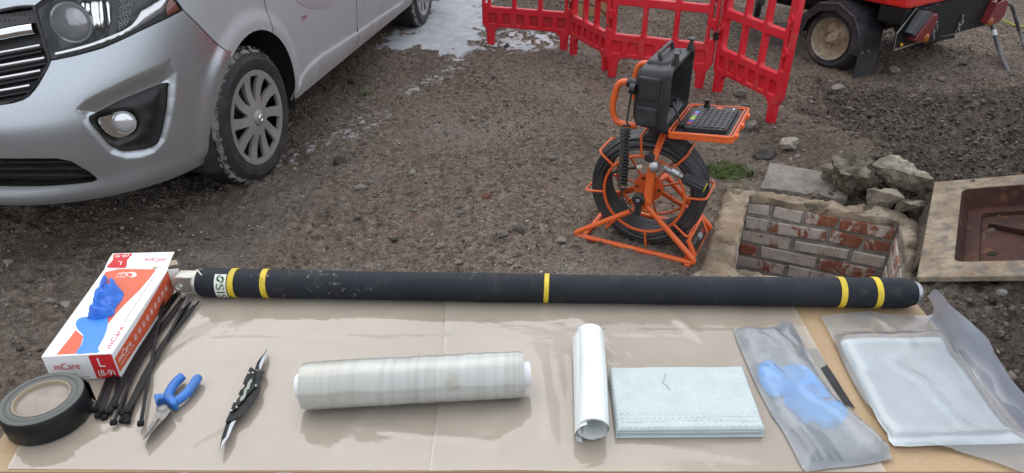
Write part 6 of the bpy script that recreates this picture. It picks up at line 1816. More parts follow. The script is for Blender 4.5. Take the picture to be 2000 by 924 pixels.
m = MB(); m.tube(smooth_path([PK(.004, .026, 1.9), PK(.002, .031, 1.5), PK(.010, .031, 1.2), PK(.014, .029, 1.1), PK(.008, .028, 1.7)], 4), .0014, 5); m.build('wire_clip', ZINC, pk)
m = MB(); m.lathe([(.0, .007), (.019, .0065), (.022, .003), (.0245, -.004), (.0225, -.010)], PB, PD, 32, ref=SDV); m.build('end_plate', pmat('end_alloy', (.40, .42, .45), rough=.35, metal=.8), pk, smooth=40)
# sticker with green swirl and letters reading round the tube
s0 = s_of(443, 553)
def SK(x, y, h=.0):                          # x along text (down the viewer's side), y across
    a = 1.18 - x / .0306; r = PR + .0018 + h; return PK(s0 + y, r, a)
m = MB(); rows = [[SK(x, y) for y in (-.0125, -.004, .004, .0108)] for x in np.linspace(0, .060, 16)]; m.grid(rows); st_ = m.build('sticker', pmat('sticker_white', (.66, .68, .62), rough=.4, dirt=(.40, .40, .36), dscale=20), pk, smooth=60)
GRN = pmat('print_green', (.035, .10, .035), rough=.5)
m = MB()
for ph in (0, math.pi):
    L_, R_ = [], []
    for k in range(14):
        a = ph + k * .26; rr_ = .0078 * (1 - k / 22); w_ = .0016 * math.sin(math.pi * (k + .8) / 15) + .0006
        L_.append(SK(.0105 + (rr_ - w_) * math.cos(a) * 1.05, (rr_ - w_) * math.sin(a) - .0005, .0003)); R_.append(SK(.0105 + (rr_ + w_) * math.cos(a) * 1.05, (rr_ + w_) * math.sin(a) - .0005, .0003))
    m.grid([L_, R_])
lettering(m, 'SIS', lambda x, y: SK(.0205 + x, y - .0085, .0003), .0235, width=.037)
m.build('print', GRN, st_, smooth=0, recalc=False)

# ================================================================== GLOVE BOX
ZB = ZT_ + .0035; BH_ = .055; ZT2 = ZB + BH_
t4 = [P(80, 697, ZT2), P(219, 690, ZT2), P(327, 527, ZT2), P(204, 525, ZT2)]        # front-left, front-right, back-right, back-left
b4 = [Vector((p.x, p.y, ZB)) for p in t4]
gb = thing('glove_box', 'white and orange cardboard glove box with blue gloves poking out of its top', 'box', (sum((p for p in b4), Vector()) / 4))
CARD = pmat('white_card', (.80, .80, .80), (.84, .84, .84), 6, .55, bump=.12, bscale=40, bdist=.004)
KRAFT = pmat('kraft_card', (.34, .27, .19), rough=.8)
m = MB(); m.hexa(b4, t4)
m.build('carton', CARD, gb, smooth=0, bevel=.0012)
PRT = pmat('print_orange2', (.62, .095, .035), (.66, .12, .05), 5, .5); PRED = pmat('print_red2', (.60, .022, .025), rough=.5); PBLU = pmat('print_blue', (.045, .22, .66), (.05, .25, .70), 5, .5); PWHT = pmat('print_white4', (.82, .82, .82), rough=.5); PGRY = pmat('print_grey2', (.34, .34, .36), rough=.5)
def c5(l): return [(60 + x / 3.3, 480 + y / 3.3) for x, y in l]
def top_print(l, mat, h, name='print'):
    poly = [P(a, b, ZT2 + h) for a, b in c5(l)]; m = MB(); 
    v, tq = cdt([(p.x, p.y) for p in poly]); m.add([Vector((a, b, ZT2 + h)) for a, b in v], [tuple(map(int, q)) for q in tq]); return m.build(name, mat, gb, smooth=0, recalc=False)
def sp5(l, n=4): return [(p.x, p.y) for p in smooth_path([Vector((a, b, 0)) for a, b in l], n, True)]
top_print([(478, 170), (560, 152), (700, 145), (815, 143), (770, 205), (700, 287), (640, 345), (590, 395), (540, 450), (497, 505), (470, 480), (430, 430), (400, 390), (430, 330), (450, 270)], PRT, .0003)
top_print([(290, 543), (338, 585), (322, 640), (288, 696), (165, 702), (225, 628)], PRT, .0003)
top_print(sp5([(335, 460), (306, 472), (290, 500), (300, 535), (338, 580), (325, 640), (292, 694), (370, 692), (440, 686), (434, 660), (462, 606), (488, 545), (497, 470), (470, 430), (400, 430), (370, 455)], 3), PBLU, .0005)
m = MB(); 
ring_o, ring_i = circ(650, 186, 33, 22, 17), circ(650, 186, 29, 22, 14)
for l, h in ((ring_o, .0006),): 
    m.add([P(a, b, ZT2 + h) for a, b in c5(l)], [tuple(range(22))])
m.add([P(a, b, ZT2 + .0006) for a, b in c5([(550, 203), (570, 175), (618, 172), (606, 203)])], [(0, 1, 2, 3)])
m.build('print', PWHT, gb, smooth=0, recalc=False)
m = MB(); m.add([P(a, b, ZT2 + .0008) for a, b in c5([(554, 200), (572, 178), (590, 177), (576, 200)])], [(0, 1, 2, 3)]); m.add([P(a, b, ZT2 + .0008) for a, b in c5([(580, 200), (594, 177), (613, 176), (603, 200)])], [(0, 1, 2, 3)]); m.add([P(a, b, ZT2 + .0008) for a, b in c5(circ(640, 187, 17, 14, 12))], [tuple(range(14))])
m.build('print', PRT, gb, smooth=0, recalc=False)
# lettering on the top, front, side and flap
def basis(o, x1, y1):
    o, x1, y1 = Vector(o), Vector(x1), Vector(y1); return lambda x, y: o + (x1 - o) * x + (y1 - o) * y
def t5(x, y, h=.0006): a, b = c5([(x, y)])[0]; return P(a, b, ZT2 + h)
f = basis(t5(512, 662), t5(604, 520), t5(468, 655)); m = MB(); lettering(m, 'mCare', f, 1.0, width=.98); m.build('lettering', PRED, gb, smooth=0, recalc=False)
f = basis(t5(600, 500), t5(800, 195), t5(580, 493)); m = MB(); lettering(m, '| powder-free nitrile long cuff examination gloves', f, 1.0, width=1.0); m.build('lettering', PGRY, gb, smooth=0, recalc=False)
fn_ = (b4[1] - b4[0]).cross(Vector((0, 0, 1))).normalized()
def FP(u, v, h=.0006): return b4[0].lerp(b4[1], u) + Vector((0, 0, BH_ * v)) + fn_ * h
rr4 = rrect(.655, .03, .985, .97, .05, 4)
m = MB(); m.add([FP(u, v) for u, v in rr4], [tuple(range(len(rr4)))]); m.build('print', PRED, gb, smooth=0, recalc=False)
m = MB(); lettering(m, 'L', lambda x, y: FP(.76 + x, .50 + y, .0009), .52, width=.085); lettering(m, '(8-9)', lambda x, y: FP(.70 + x, .14 + y, .0009), .34, width=.24); m.build('lettering', PWHT, gb, smooth=0, recalc=False)
m = MB(); lettering(m, 'mCare', lambda x, y: FP(.12 + x, .46 + y, .0008), .36, width=.36); m.build('lettering', PRED, gb, smooth=0, recalc=False)
m = MB(); lettering(m, 'powder-free nitrile', lambda x, y: FP(.13 + x, .25 + y, .0008), .12, width=.27); lettering(m, 'long cuff examination gloves', lambda x, y: FP(.13 + x, .09 + y, .0008), .12, width=.44); m.build('lettering', PGRY, gb, smooth=0, recalc=False)
sn_ = (b4[2] - b4[1]).cross(Vector((0, 0, 1))).normalized()
def SP(u, v, h=.0006): return b4[1].lerp(b4[2], u) + Vector((0, 0, BH_ * v)) + sn_ * h
m = MB(); q = [(0.004, .22), (.004, .78), (.35, .80), (.75, .88), (.996, .97), (.996, .05), (.7, .12), (.35, .17)]; m.add([SP(u, v) for u, v in q], [tuple(range(8))]); m.build('print', PRT, gb, smooth=0, recalc=False)
m = MB(); lettering(m, 'mCare', lambda x, y: SP(.035 + x, .48 + y, .0009), .30, width=.19); lettering(m, 'powder-free nitrile', lambda x, y: SP(.04 + x, .34 + y, .0009), .10, width=.22)
for k in range(9):
    cu_, cv_ = .30 + k * .074, .50 + k * .004
    o_ = circ(cu_, cv_, .022, 16, .105); i_ = circ(cu_, cv_, .018, 16, .085); n = 16
    m.add([SP(*p, .0009) for p in o_] + [SP(*p, .0009) for p in i_], [(i, (i + 1) % n, n + (i + 1) % n, n + i) for i in range(n)])
    m.add([SP(cu_ + a, cv_ + b, .0009) for a, b in ((-.008, -.04), (.008, -.04), (.004, .045), (-.006, .03))], [(0, 1, 2, 3)])
m.build('lettering', PWHT, gb, smooth=0, recalc=False)
# opened back flap, leaning back, and the side tucks
fl0, fl1 = t4[3], t4[2]
def on_line(px, py, z): return P(px, py, z)
fa, fb = P(222, 497, ZT2 + .012), P(342, 494, ZT2 + .012)
def FLP(u, v, h=.0): return (fl0.lerp(fl1, u)).lerp(fa.lerp(fb, u), v) + fnrm * h
fnrm = (fl1 - fl0).cross(fa - fl0).normalized()
if fnrm.z < 0: fnrm = -fnrm
m = MB(); m.grid([[FLP(u, v, .004 * math.sin(v * 2.2)) for u in np.linspace(0, 1, 6)] for v in np.linspace(0, 1, 5)]); 
n = len(m.v); m.v += [v - fnrm * .0008 for v in m.v]; m.f += [tuple(i + n for i in q[::-1]) for q in m.f]
flp = m.build('flap', CARD, gb, smooth=60)
def F2(u, v, h=.0006): return FLP(u, v, .004 * math.sin(v * 2.2) + h)
m = MB(); q = rrect(.03, .06, .33, .95, .04, 3); v2_, tq = cdt(q, [], [(a, b) for a in (.1, .2, .28) for b in (.2, .4, .6, .8)]); m.add([F2(u, v) for u, v in v2_], [tuple(map(int, i)) for i in tq]); m.build('print', PRED, flp, smooth=0, recalc=False)
m = MB(); lettering(m, 'L', lambda x, y: F2(.24 - x, .42 - y, .0012), .30, width=.07); lettering(m, '(8-9)', lambda x, y: F2(.29 - x, .86 - y, .0012), .26, width=.22); m.build('lettering', PWHT, flp, smooth=0, recalc=False)
m = MB(); lettering(m, 'mCare', lambda x, y: F2(.92 - x, .60 - y, .0012), .27, width=.34); m.build('lettering', PRED, flp, smooth=0, recalc=False)
m = MB(); lettering(m, 'powder-free nitrile long cuff', lambda x, y: F2(.93 - x, .78 - y, .0012), .08, width=.36); m.build('lettering', PGRY, flp, smooth=0, recalc=False)
bd = (t4[2] - t4[1]).normalized(); sr = (t4[1] - t4[0]).normalized()
m = MB(); q = [t4[2], t4[2] - Vector((0, 0, .05)), t4[2] - Vector((0, 0, .052)) + sr * .006 + bd * .006, t4[2] + sr * .018 + bd * .008 - Vector((0, 0, .004))]
m.prism(q, bd * .001); m.build('side_tuck', CARD, gb, smooth=0)
m = MB(); q = [t4[2] - sr * .03 + bd * .004, t4[2] + sr * .018 + bd * .012 + Vector((0, 0, .004)), t4[2] + sr * .012 + bd * .022 + Vector((0, 0, .008)), t4[2] - sr * .03 + bd * .02 + Vector((0, 0, .006))]
m.prism(q, Vector((0, 0, .001))); m.build('inner_tuck', KRAFT, gb, smooth=0)
# gloves coming out
GLV = NT('nitrile_glove'); n1 = GLV.noise(60, 4, .6); GLV.bs(col=GLV.mix(GLV.ramp(n1, .3, .7), (.012, .115, .53), (.02, .17, .66)), rough=.38, spec=.5); GLV.bump(GLV.noise(90, 4, .6, .8), .6, .003); GLV = GLV.m
gl = thing('nitrile_gloves', 'bright blue nitrile gloves bunched in the box opening', 'gloves', t5(490, 400))
def inflate(px_poly, z, hmax, name, mat, parent, wr=.35, seed=1, step=.004, edge=.012, fr=45):
    def h(x, y, ed):
        n = fbm(x * fr, y * fr, oct=4, seed=seed, gain=.55)
        return hmax * np.sqrt(np.clip(ed / edge, 0, 1)) * (1 + wr * n) 
    return px_sheet(name, px_poly, z, mat, parent, step, h)
inflate(c5(sp5([(372, 470), (385, 420), (402, 382), (430, 335), (500, 300), (575, 290), (600, 308), (590, 345), (560, 385), (545, 410), (530, 450), (440, 474)], 3)), ZT2 + .0006, .013, 'cuff', GLV, gl, .8, 3, .003, .008, 60)
inflate(c5(sp5([(430, 350), (428, 320), (440, 280), (455, 240), (480, 206), (495, 208), (492, 235), (472, 280), (460, 320), (456, 345)], 3)), ZT2 + .0030, .012, 'finger', GLV, gl, .3, 5, .003, .006)
inflate(c5(sp5([(455, 345), (470, 300), (510, 268), (508, 228), (542, 226), (546, 264), (520, 295), (495, 320), (470, 345)], 3)), ZT2 + .0060, .012, 'finger', GLV, gl, .3, 7, .003, .006)
m = MB(); sl_ = sp5([(366, 470), (380, 410), (402, 378), (392, 420), (382, 462)], 3); m.add([P(a, b, ZT2 + .0007) for a, b in c5(sl_)], [tuple(range(len(sl_)))]); m.build('opening_slit', pmat('dark_slit', (.01, .012, .02), rough=.9), gb, smooth=0, recalc=False)

# ================================================================== ADHESIVE TAPE ROLL
tz0 = ZT_ + .0035; TH_ = .043; tcx = P(81, 777, tz0 + TH_); tc_ = Vector((tcx.x, tcx.y, tz0)); RO = .0605; RI = .0392
tp = thing('tape_roll', 'roll of black adhesive tape lying flat at the left front of the table', 'tape', tc_)
t = NT('black_tape'); lv = t.sepv(t.co()); lz = t.sepv(t.obj)[2]
t.bs(col=t.mix(t.ramp(t.noise(20), .35, .65), (.007, .007, .008), (.013, .013, .014)), rough=.42, spec=.35); t.bump(t.noise(30, 3), .06, .002); TAPE = t.m
t = NT('tape_side'); t.co(); sx = t.n.new('ShaderNodeVectorMath'); sx.operation = 'LENGTH'; mp = t.n.new('ShaderNodeVectorMath'); mp.operation = 'MULTIPLY'; mp.inputs[1].default_value = (1, 1, 0); t.l.new(t.obj, mp.inputs[0]); t.l.new(mp.outputs[0], sx.inputs[0])
cmb = t.n.new('ShaderNodeCombineXYZ'); t.l.new(t.math('MULTIPLY', sx.outputs['Value'], 900.0), cmb.inputs[0])
rg_ = t.noise(1.0, 4, .7, 0, cmb.outputs[0]); n1 = t.noise(30, 6, .7)
col = t.mix(t.ramp(rg_, .3, .7), (.085, .088, .080), (.20, .205, .19)); col = t.mix(t.ramp(n1, .5, .75, 0, .5), col, (.13, .115, .09))
t.bs(col=col, rough=.7); t.bump(rg_, .4, .001); TSIDE = t.m
m = MB(); m.lathe([(RO - .0012, 0), (RO, .0015), (RO + .0004, TH_ * .5), (RO, TH_ - .0015), (RO - .0012, TH_)], tc_, (0, 0, 1), 72); m.build('outer_wrap', TAPE, tp, smooth=60)
m = MB(); prof = [(RI + .0012 + (RO - .0024 - RI) * k / 30, TH_ + .0007 * math.sin(k * 2.3) * (k % 3 != 0)) for k in range(31)] ; m.lathe([(RI + .001, 0)] + prof + [(RO - .001, 0)], tc_, (0, 0, 1), 72); m.build('tape_winding', TSIDE, tp, smooth=60)
m = MB(); m.lathe([(RI, 0), (RI + .002, .0), (RI + .002, TH_ + .0004), (RI, TH_ + .0004), (RI - .0015, TH_ - .002), (RI - .0015, 0)], tc_, (0, 0, 1), 60); m.build('core', pmat('core_card', (.30, .24, .165), rough=.8), tp, smooth=40)
m = MB(); m.lathe([(0, TH_ - .008), (RI - .001, TH_ - .007)], tc_, (0, 0, 1), 60); 
m.build('core_disc', pmat('grey_card', (.25, .215, .18), (.33, .29, .25), 26, .75, bump=.5, bscale=60, bdist=.004, dirt=(.22, .15, .10), dscale=18, dlo=.6, dhi=.8), tp, smooth=60)
a0 = math.radians(38); m = MB(); pts_ = [tc_ + Vector(((RO + .0006) * math.cos(a), (RO + .0006) * math.sin(a), 0)) for a in (a0 + .25, a0 + .1)] + [tc_ + Vector(((RO + .006) * math.cos(a0 - .12), (RO + .006) * math.sin(a0 - .12), 0))]
m.grid([[p for p in pts_], [p + Vector((0, 0, TH_)) for p in pts_]]); m.build('loose_end', TAPE, tp, smooth=60)

# ================================================================== CABLE TIES
TIE = pmat('tie_nylon', (.004, .004, .005), (.008, .008, .009), 9, .5, spec=.22)
ties = [  # head px, mid px, tip px, layer
 ((186, 801), (236, 690), (330, 572), 0), ((192, 812), (241, 694), (338, 576), 1), ((198, 806), (247, 688), (346, 570), 2), ((204, 816), (268, 690), (352, 568), 0),
 ((214, 806), (272, 694), (356, 582), 1), ((222, 826), (277, 700), (362, 580), 2), ((226, 794), (240, 716), (320, 588), 0), ((237, 806), (269, 706), (348, 596), 1),
 ((240, 822), (300, 702), (372, 590), 0), ((243, 809), (295, 706), (366, 600), 1), ((247, 816), (306, 692), (389, 588), 2), ((249, 823), (292, 714), (378, 596), 1)]
def tie(h, mid, tip, lay, label, tipmat=None, group='black cable ties in the loose bundle', lift=0.0):
    zb = ZT_ + .0045 + lay * .0022
    ph, pm, pt = P(*h, zb), P(*mid, zb + .002), P(*tip, zb + lift)
    path = smooth_path([ph, pm, pt], 9); o = thing('cable_tie', label, 'cable tie', ph, group)
    m = MB()
    rows = []
    for i, p in enumerate(path):
        d = (path[min(i + 1, len(path) - 1)] - path[max(i - 1, 0)]).normalized(); s_ = d.cross(Vector((0, 0, 1))).normalized()
        k = i / (len(path) - 1); w_ = .0029 * (1 if k < .9 else max(.45, 1 - (k - .9) * 5.5)); u = s_.cross(d)
        rows.append([p - s_ * w_ - u * .0008, p + s_ * w_ - u * .0008, p + s_ * w_ + u * .0008, p - s_ * w_ + u * .0008, p - s_ * w_ - u * .0008])
    m.grid(rows); m.add(rows[0][:4], [(0, 1, 2, 3)]); m.add(rows[-1][:4], [(0, 1, 2, 3)])
    m.build('strap', TIE, o, smooth=20, weld=True)
    d = (path[1] - path[0]).normalized(); s_ = d.cross(Vector((0, 0, 1))).normalized(); m = MB(); rt = Matrix((d, s_, Vector((0, 0, 1)))).transposed()
    m.box(ph + Vector((0, 0, .0012)), (.0085, .0095, .0075), rt); m.build('tie_head', TIE, o, smooth=0, bevel=.0015)
    m = MB(); m.box(ph + Vector((0, 0, .0052)), (.004, .0055, .0008), rt); m.build('head_slot', pmat('slot_dark', (.003, .003, .003), rough=.9) if 'slot_dark' not in bpy.data.materials else bpy.data.materials['slot_dark'], o, smooth=0)
    if tipmat:
        m = MB(); i0 = int(len(path) * .82); q = path[i0:]; m.tube([p + Vector((0, 0, .001)) for p in q], .0036, 4, flat=.35, up=(0, 0, 1)); m.build('strap_tip', tipmat, o, smooth=0)
    return o
for h, mid, tip, lay in ties:
    lab = 'long black cable tie in the loose bundle beside the glove box'
    g = 'black cable ties in the loose bundle'
    if h == (186, 801): lab = 'black cable tie whose head lies leftmost in the bundle, nearest the tape roll'
    if tip == (389, 588): lab = 'black cable tie whose tip sticks out furthest right below the long tube'
    if h == (222, 826): lab = 'black cable tie in the bundle whose head lies lowest, left of centre'
    tie(h, mid, tip, lay, lab, group=g)
GT = pmat('tie_grey', (.10, .10, .11), rough=.35)
tie((275, 828), (297, 700), (325, 552), 3, 'single black cable tie lying apart across the bundle with a grey upturned tip', GT, lift=.010)
tie((250, 805), (310, 690), (372, 575), 3, 'black cable tie on top of the bundle with a grey shiny tip end', GT)

# ================================================================== PLIERS
PLB = pmat('blue_grip', (.020, .135, .46), (.03, .17, .54), 8, .42, dirt=(.06, .12, .24), dscale=30)
PST = pmat('tool_steel', (.13, .127, .123), (.22, .213, .205), 16, .42, metal=.8, dirt=(.12, .08, .055), dscale=14, dlo=.48, dhi=.72)
pz = ZT_ + .014
def q3(x, y, z=pz): return P(270 + x / 6.16, 720 + y / 6.16, z)
pl_ = thing('pliers', 'blue-handled long nose pliers lying open on the clear sheet', 'pliers', q3(330, 440))
def handle(pts_, name):
    p = smooth_path([q3(x, y) for x, y, r in pts_], 6); rs = []
    for i in range(len(pts_) - 1):
        for k in range(6): rs.append(pts_[i][2] + (pts_[i + 1][2] - pts_[i][2]) * k / 6)
    rs.append(pts_[-1][2]); m = MB(); m.tube(p, rs, 12, flat=.85, up=(0, 0, 1)); return m.build(name, PLB, pl_, smooth=60)
h1_ = handle([(345, 400, .0085), (370, 300, .0082), (420, 205, .0082), (490, 130, .0085), (528, 95, .0080), (540, 88, .005)], 'handle')
h2_ = handle([(420, 410, .0085), (500, 365, .0082), (590, 290, .0084), (660, 200, .0085), (710, 120, .0085), (728, 92, .0055)], 'handle')
for l in ([(215, 410), (300, 385), (345, 405), (345, 440), (270, 460), (262, 495), (235, 490)], [(340, 440), (365, 385), (445, 395), (495, 460), (488, 520), (410, 515), (390, 480)]):
    m = MB(); q = [q3(x, y, pz - .008) for x, y in l]; m.prism(q, Vector((0, 0, .018))); m.build('finger_guard', PLB, pl_, smooth=0, bevel=.004)
m = MB(); q = [(262, 470), (340, 465), (395, 500), (330, 590), (240, 680), (130, 795), (62, 858), (52, 850), (90, 770), (150, 650), (210, 545)]
v, tq = cdt([(a, b) for a, b in q], [circ(210, 615, 34, 16, 24)])
n = len(v); m.add([q3(a, b, pz + .006) for a, b in v] + [q3(a, b, pz - .006) for a, b in v], [tuple(map(int, i)) for i in tq] + [tuple(int(i) + n for i in f_[::-1]) for f_ in tq])
for lp in (q, circ(210, 615, 34, 16, 24)):
    k = len(lp); m.add([q3(a, b, pz + .006) for a, b in lp] + [q3(a, b, pz - .006) for a, b in lp], [(i, (i + 1) % k, k + (i + 1) % k, k + i) for i in range(k)])
m.build('jaws', PST, pl_, smooth=0, weld=True, bevel=.0015)
m = MB(); m.hexa([q3(262, 600, pz + .0062), q3(66, 852, pz + .0062), q3(62, 848, pz + .0062), q3(256, 596, pz + .0062)], [q3(262, 600, pz + .0066), q3(66, 852, pz + .0066), q3(62, 848, pz + .0066), q3(256, 596, pz + .0066)]); m.build('jaw_gap', pmat('gap_dark', (.02, .018, .016), rough=.8), pl_, smooth=0)
m = MB(); m.lathe([(0, .0085), (.007, .008), (.009, .006)], q3(300, 510, pz), (0, 0, 1), 16); m.build('pivot', PST, pl_, smooth=50)

# ================================================================== DOUBLE-ENDED FOLDING KNIFE
kz = ZT_ + .016
def k4(x, y, z=kz): return P(420 + x / 4.2, 670 + y / 4.2, z)
kn = thing('folding_knife', 'black folding knife with a narrow silver-edged blade at each end, lying on the clear sheet', 'knife', k4(230, 450))
KB = pmat('knife_black', (.006, .006, .007), (.012, .012, .013), 20, .5, spec=.25); KS = pmat('blade_steel', (.32, .34, .36), rough=.34, metal=.9); KG = pmat('knife_edge', (.40, .39, .33), rough=.3, metal=.8)
def kplate(l, z0, z1, name, mat, bev=.001, tilt=0.0):
    m = MB(); v, tq = cdt(l); n = len(v); m.add([k4(a, b, z1) for a, b in v] + [k4(a, b, z0) for a, b in v], [tuple(map(int, i)) for i in tq] + [tuple(int(i) + n for i in f_[::-1]) for f_ in tq]); k = len(l)
    m.add([k4(a, b, z1) for a, b in l] + [k4(a, b, z0) for a, b in l], [(i, (i + 1) % k, k + (i + 1) % k, k + i) for i in range(k)]); return m.build(name, mat, kn, smooth=0, weld=True, bevel=bev)
kplate([(295, 195), (320, 215), (345, 225), (410, 232), (412, 245), (385, 268), (365, 300), (372, 350), (368, 395), (350, 420), (300, 490), (262, 545), (255, 570), (180, 620), (120, 640), (85, 655), (92, 630), (120, 570), (150, 490), (175, 470), (205, 430), (190, 425), (208, 385), (230, 372), (245, 345), (228, 335), (240, 300), (270, 240), (278, 215)], kz - .007, kz + .003, 'knife_body', KB)
kplate([(270, 255), (300, 235), (330, 240), (318, 330), (330, 360), (290, 405), (262, 430), (240, 470), (205, 500), (150, 560), (130, 560), (165, 490), (215, 440), (232, 390), (255, 350), (246, 310)], kz + .0028, kz + .006, 'knife_scale', KB)
kplate([(380, 240), (395, 245), (365, 310), (372, 365), (345, 415), (300, 475), (260, 535), (255, 560), (200, 600), (196, 592), (245, 548), (255, 520), (320, 435), (352, 385), (352, 340), (355, 300)], kz - .009, kz - .002, 'side_edge', KG, .0005)
kplate([(325, 215), (345, 160), (375, 115), (405, 85), (425, 42), (428, 70), (415, 120), (395, 170), (372, 220), (350, 222)], kz - .004, kz, 'blade', KB, .0006)
kplate([(360, 215), (362, 175), (385, 120), (412, 85), (425, 46), (427, 72), (414, 120), (392, 172), (374, 218)], kz - .003, kz + .0012, 'blade_bevel', KS, .0006)
kplate([(90, 660), (105, 630), (165, 610), (185, 590), (180, 620), (140, 670), (110, 750), (70, 830), (35, 880), (55, 770)], kz - .004, kz, 'blade', KB, .0006)
kplate([(186, 588), (188, 605), (150, 680), (115, 765), (75, 825), (36, 880), (58, 800), (88, 770), (100, 730), (120, 670), (150, 620)], kz - .003, kz + .0012, 'blade_bevel', KS, .0006)
kplate(sp5([(300, 292), (302, 315), (290, 335), (280, 375), (262, 385), (252, 430), (228, 465), (205, 475), (212, 440), (232, 425), (238, 385), (258, 360), (270, 325)], 3), kz + .0060, kz + .0066, 'inlay', pmat('inlay_grey', (.26, .28, .25), rough=.45, metal=.3), None)
for x, y in ((310, 247), (280, 248), (178, 528), (135, 556), (335, 352), (168, 485)):
    m = MB(); m.lathe([(0, .002), (.0016, .0018), (.0022, 0)], k4(x, y, kz + .0055), (0, 0, 1), 10); m.build('rivet', KS, kn, smooth=50)

# ================================================================== CLING FILM ROLL
WRZ = ZT_ + .004; WR = .0385
ra, rb_ = P(592, 754, WRZ + WR), P(1021, 731, WRZ + WR); rd = (rb_ - ra).normalized(); rl = (rb_ - ra).length
wr = thing('stretch_film_roll', 'thick roll of glossy pale stretch film on a white core, centre of the table', 'film roll', ra.lerp(rb_, .5))
t = NT('stretch_film'); bands = t.noise(1.0, 5, .7, 0, t.scaled((110, 2.2, 2.2))); n1 = t.noise(6, 5, .6); n2 = t.noise(40, 5, .65, 1.2)
col = t.mix(t.ramp(bands, .3, .7), (.34, .345, .315), (.49, .50, .47)); col = t.mix(t.ramp(n1, .42, .65, 0, .6), col, (.40, .39, .32))
col = t.mix(t.ramp(t.noise(14, 5, .6), .64, .72, 0, .6), col, (.29, .27, .19))
t.bs(col=col, rough=.20, spec=.65, coat=.8, coatr=.06); t.bump(t.math('ADD', bands, t.math('MULTIPLY', n2, .5)), .16, .004); SF = t.m
m = MB(); prof = []
for k in range(61):
    h = rl * k / 60; r = WR + .0006 * float(vnoise(h * 60, .3, seed=4)) - .0012 * float(sstep(.008, 0, h)) - .001 * float(sstep(rl - .006, rl, h)); prof.append((r, h))
m.lathe([(.019, 0)] + prof + [(.019, rl)], ra, rd, 56)
for v in m.v:
    d = v - ra; h = d.dot(rd); rv = d - rd * h
    if rv.length > .03: v += rv.normalized() * (.0008 * float(fbm(h * 12, math.atan2(rv.z, rv.y) * 1.5, oct=3, seed=12)))
m.build('film', SF, wr, smooth=60)
m = MB(); m.lathe([(.0160, -.010), (.0195, -.010), (.0200, -.009), (.0200, rl + .010), (.0195, rl + .012), (.0160, rl + .012)], ra, rd, 36, closed=True); m.build('core', pmat('core_white', (.74, .75, .77), rough=.45), wr, smooth=40)

# ================================================================== ROLLED MILKY TUBE
tzr = ZT_ + .0075; RR = .0245
p0, p1 = P(1153, 651, tzr + RR), P(1160, 838, tzr + RR); d_ = (p1 - p0).normalized(); sdx = Vector((-d_.y, d_.x, 0)); sdx = sdx if sdx.x > 0 else -sdx
rt_ = thing('rolled_sleeve', 'milky translucent plastic sleeve rolled into a tube left of the white cloth', 'roll', p0.lerp(p1, .5))
t = NT('milky_plastic'); t.bs(col=(.80, .84, .82), rough=.32, sss=.25, trans=.12, spec=.5, coat=.3); t.b.inputs['Subsurface Radius'].default_value = (.02, .02, .02); t.bump(t.noise(9, 3), .06, .004); MILK = t.m
prof2 = []
for k in range(0, 141):
    a = -2.5 + k / 140 * 4.35 * math.pi; r = RR * (.80 + .20 * k / 140)
    x, z = r * math.cos(a) * 1.05, r * math.sin(a) * .95
    prof2.append((x, z))
tail = [(-RR * .95, RR * .2)]
def PROFP(s, x, z): return p0 + d_ * s + sdx * x + Vector((0, 0, z))
L_ = (p1 - p0).length
rows = [[PROFP(s_ * L_, x + .001 * math.sin(s_ * 4), z) for x, z in prof2] for s_ in np.linspace(0, 1, 14)]
m = MB(); m.grid(rows); inner = [[PROFP(s_ * L_, x * .965, z * .965) for x, z in prof2] for s_ in np.linspace(0, 1, 14)]
m.grid(inner)
for R1, R2 in ((rows[0], inner[0]), (rows[-1], inner[-1])): m.grid([R1, R2])
ro = m.build('rolled_sheet', MILK, rt_, smooth=60)
lp = [(-RR * .55, RR * .62), (-RR * .95, RR * .38), (-RR * 1.22, RR * .0), (-RR * 1.30, -RR * .45), (-RR * 1.15, -RR * .82), (-RR * .8, -RR * .98)]
lps = smooth_path([Vector((a, b, 0)) for a, b in lp], 5)
rows = [[PROFP(.010 + s_ * (L_ - .004), q.x * (1 - .10 * s_), q.y) for q in lps] for s_ in np.linspace(0, 1, 10)]
m = MB(); m.grid(rows); m.grid([[v + (sdx * .0009) + Vector((0, 0, -.0006)) for v in r] for r in rows]); m.build('outer_lap', MILK, rt_, smooth=60)

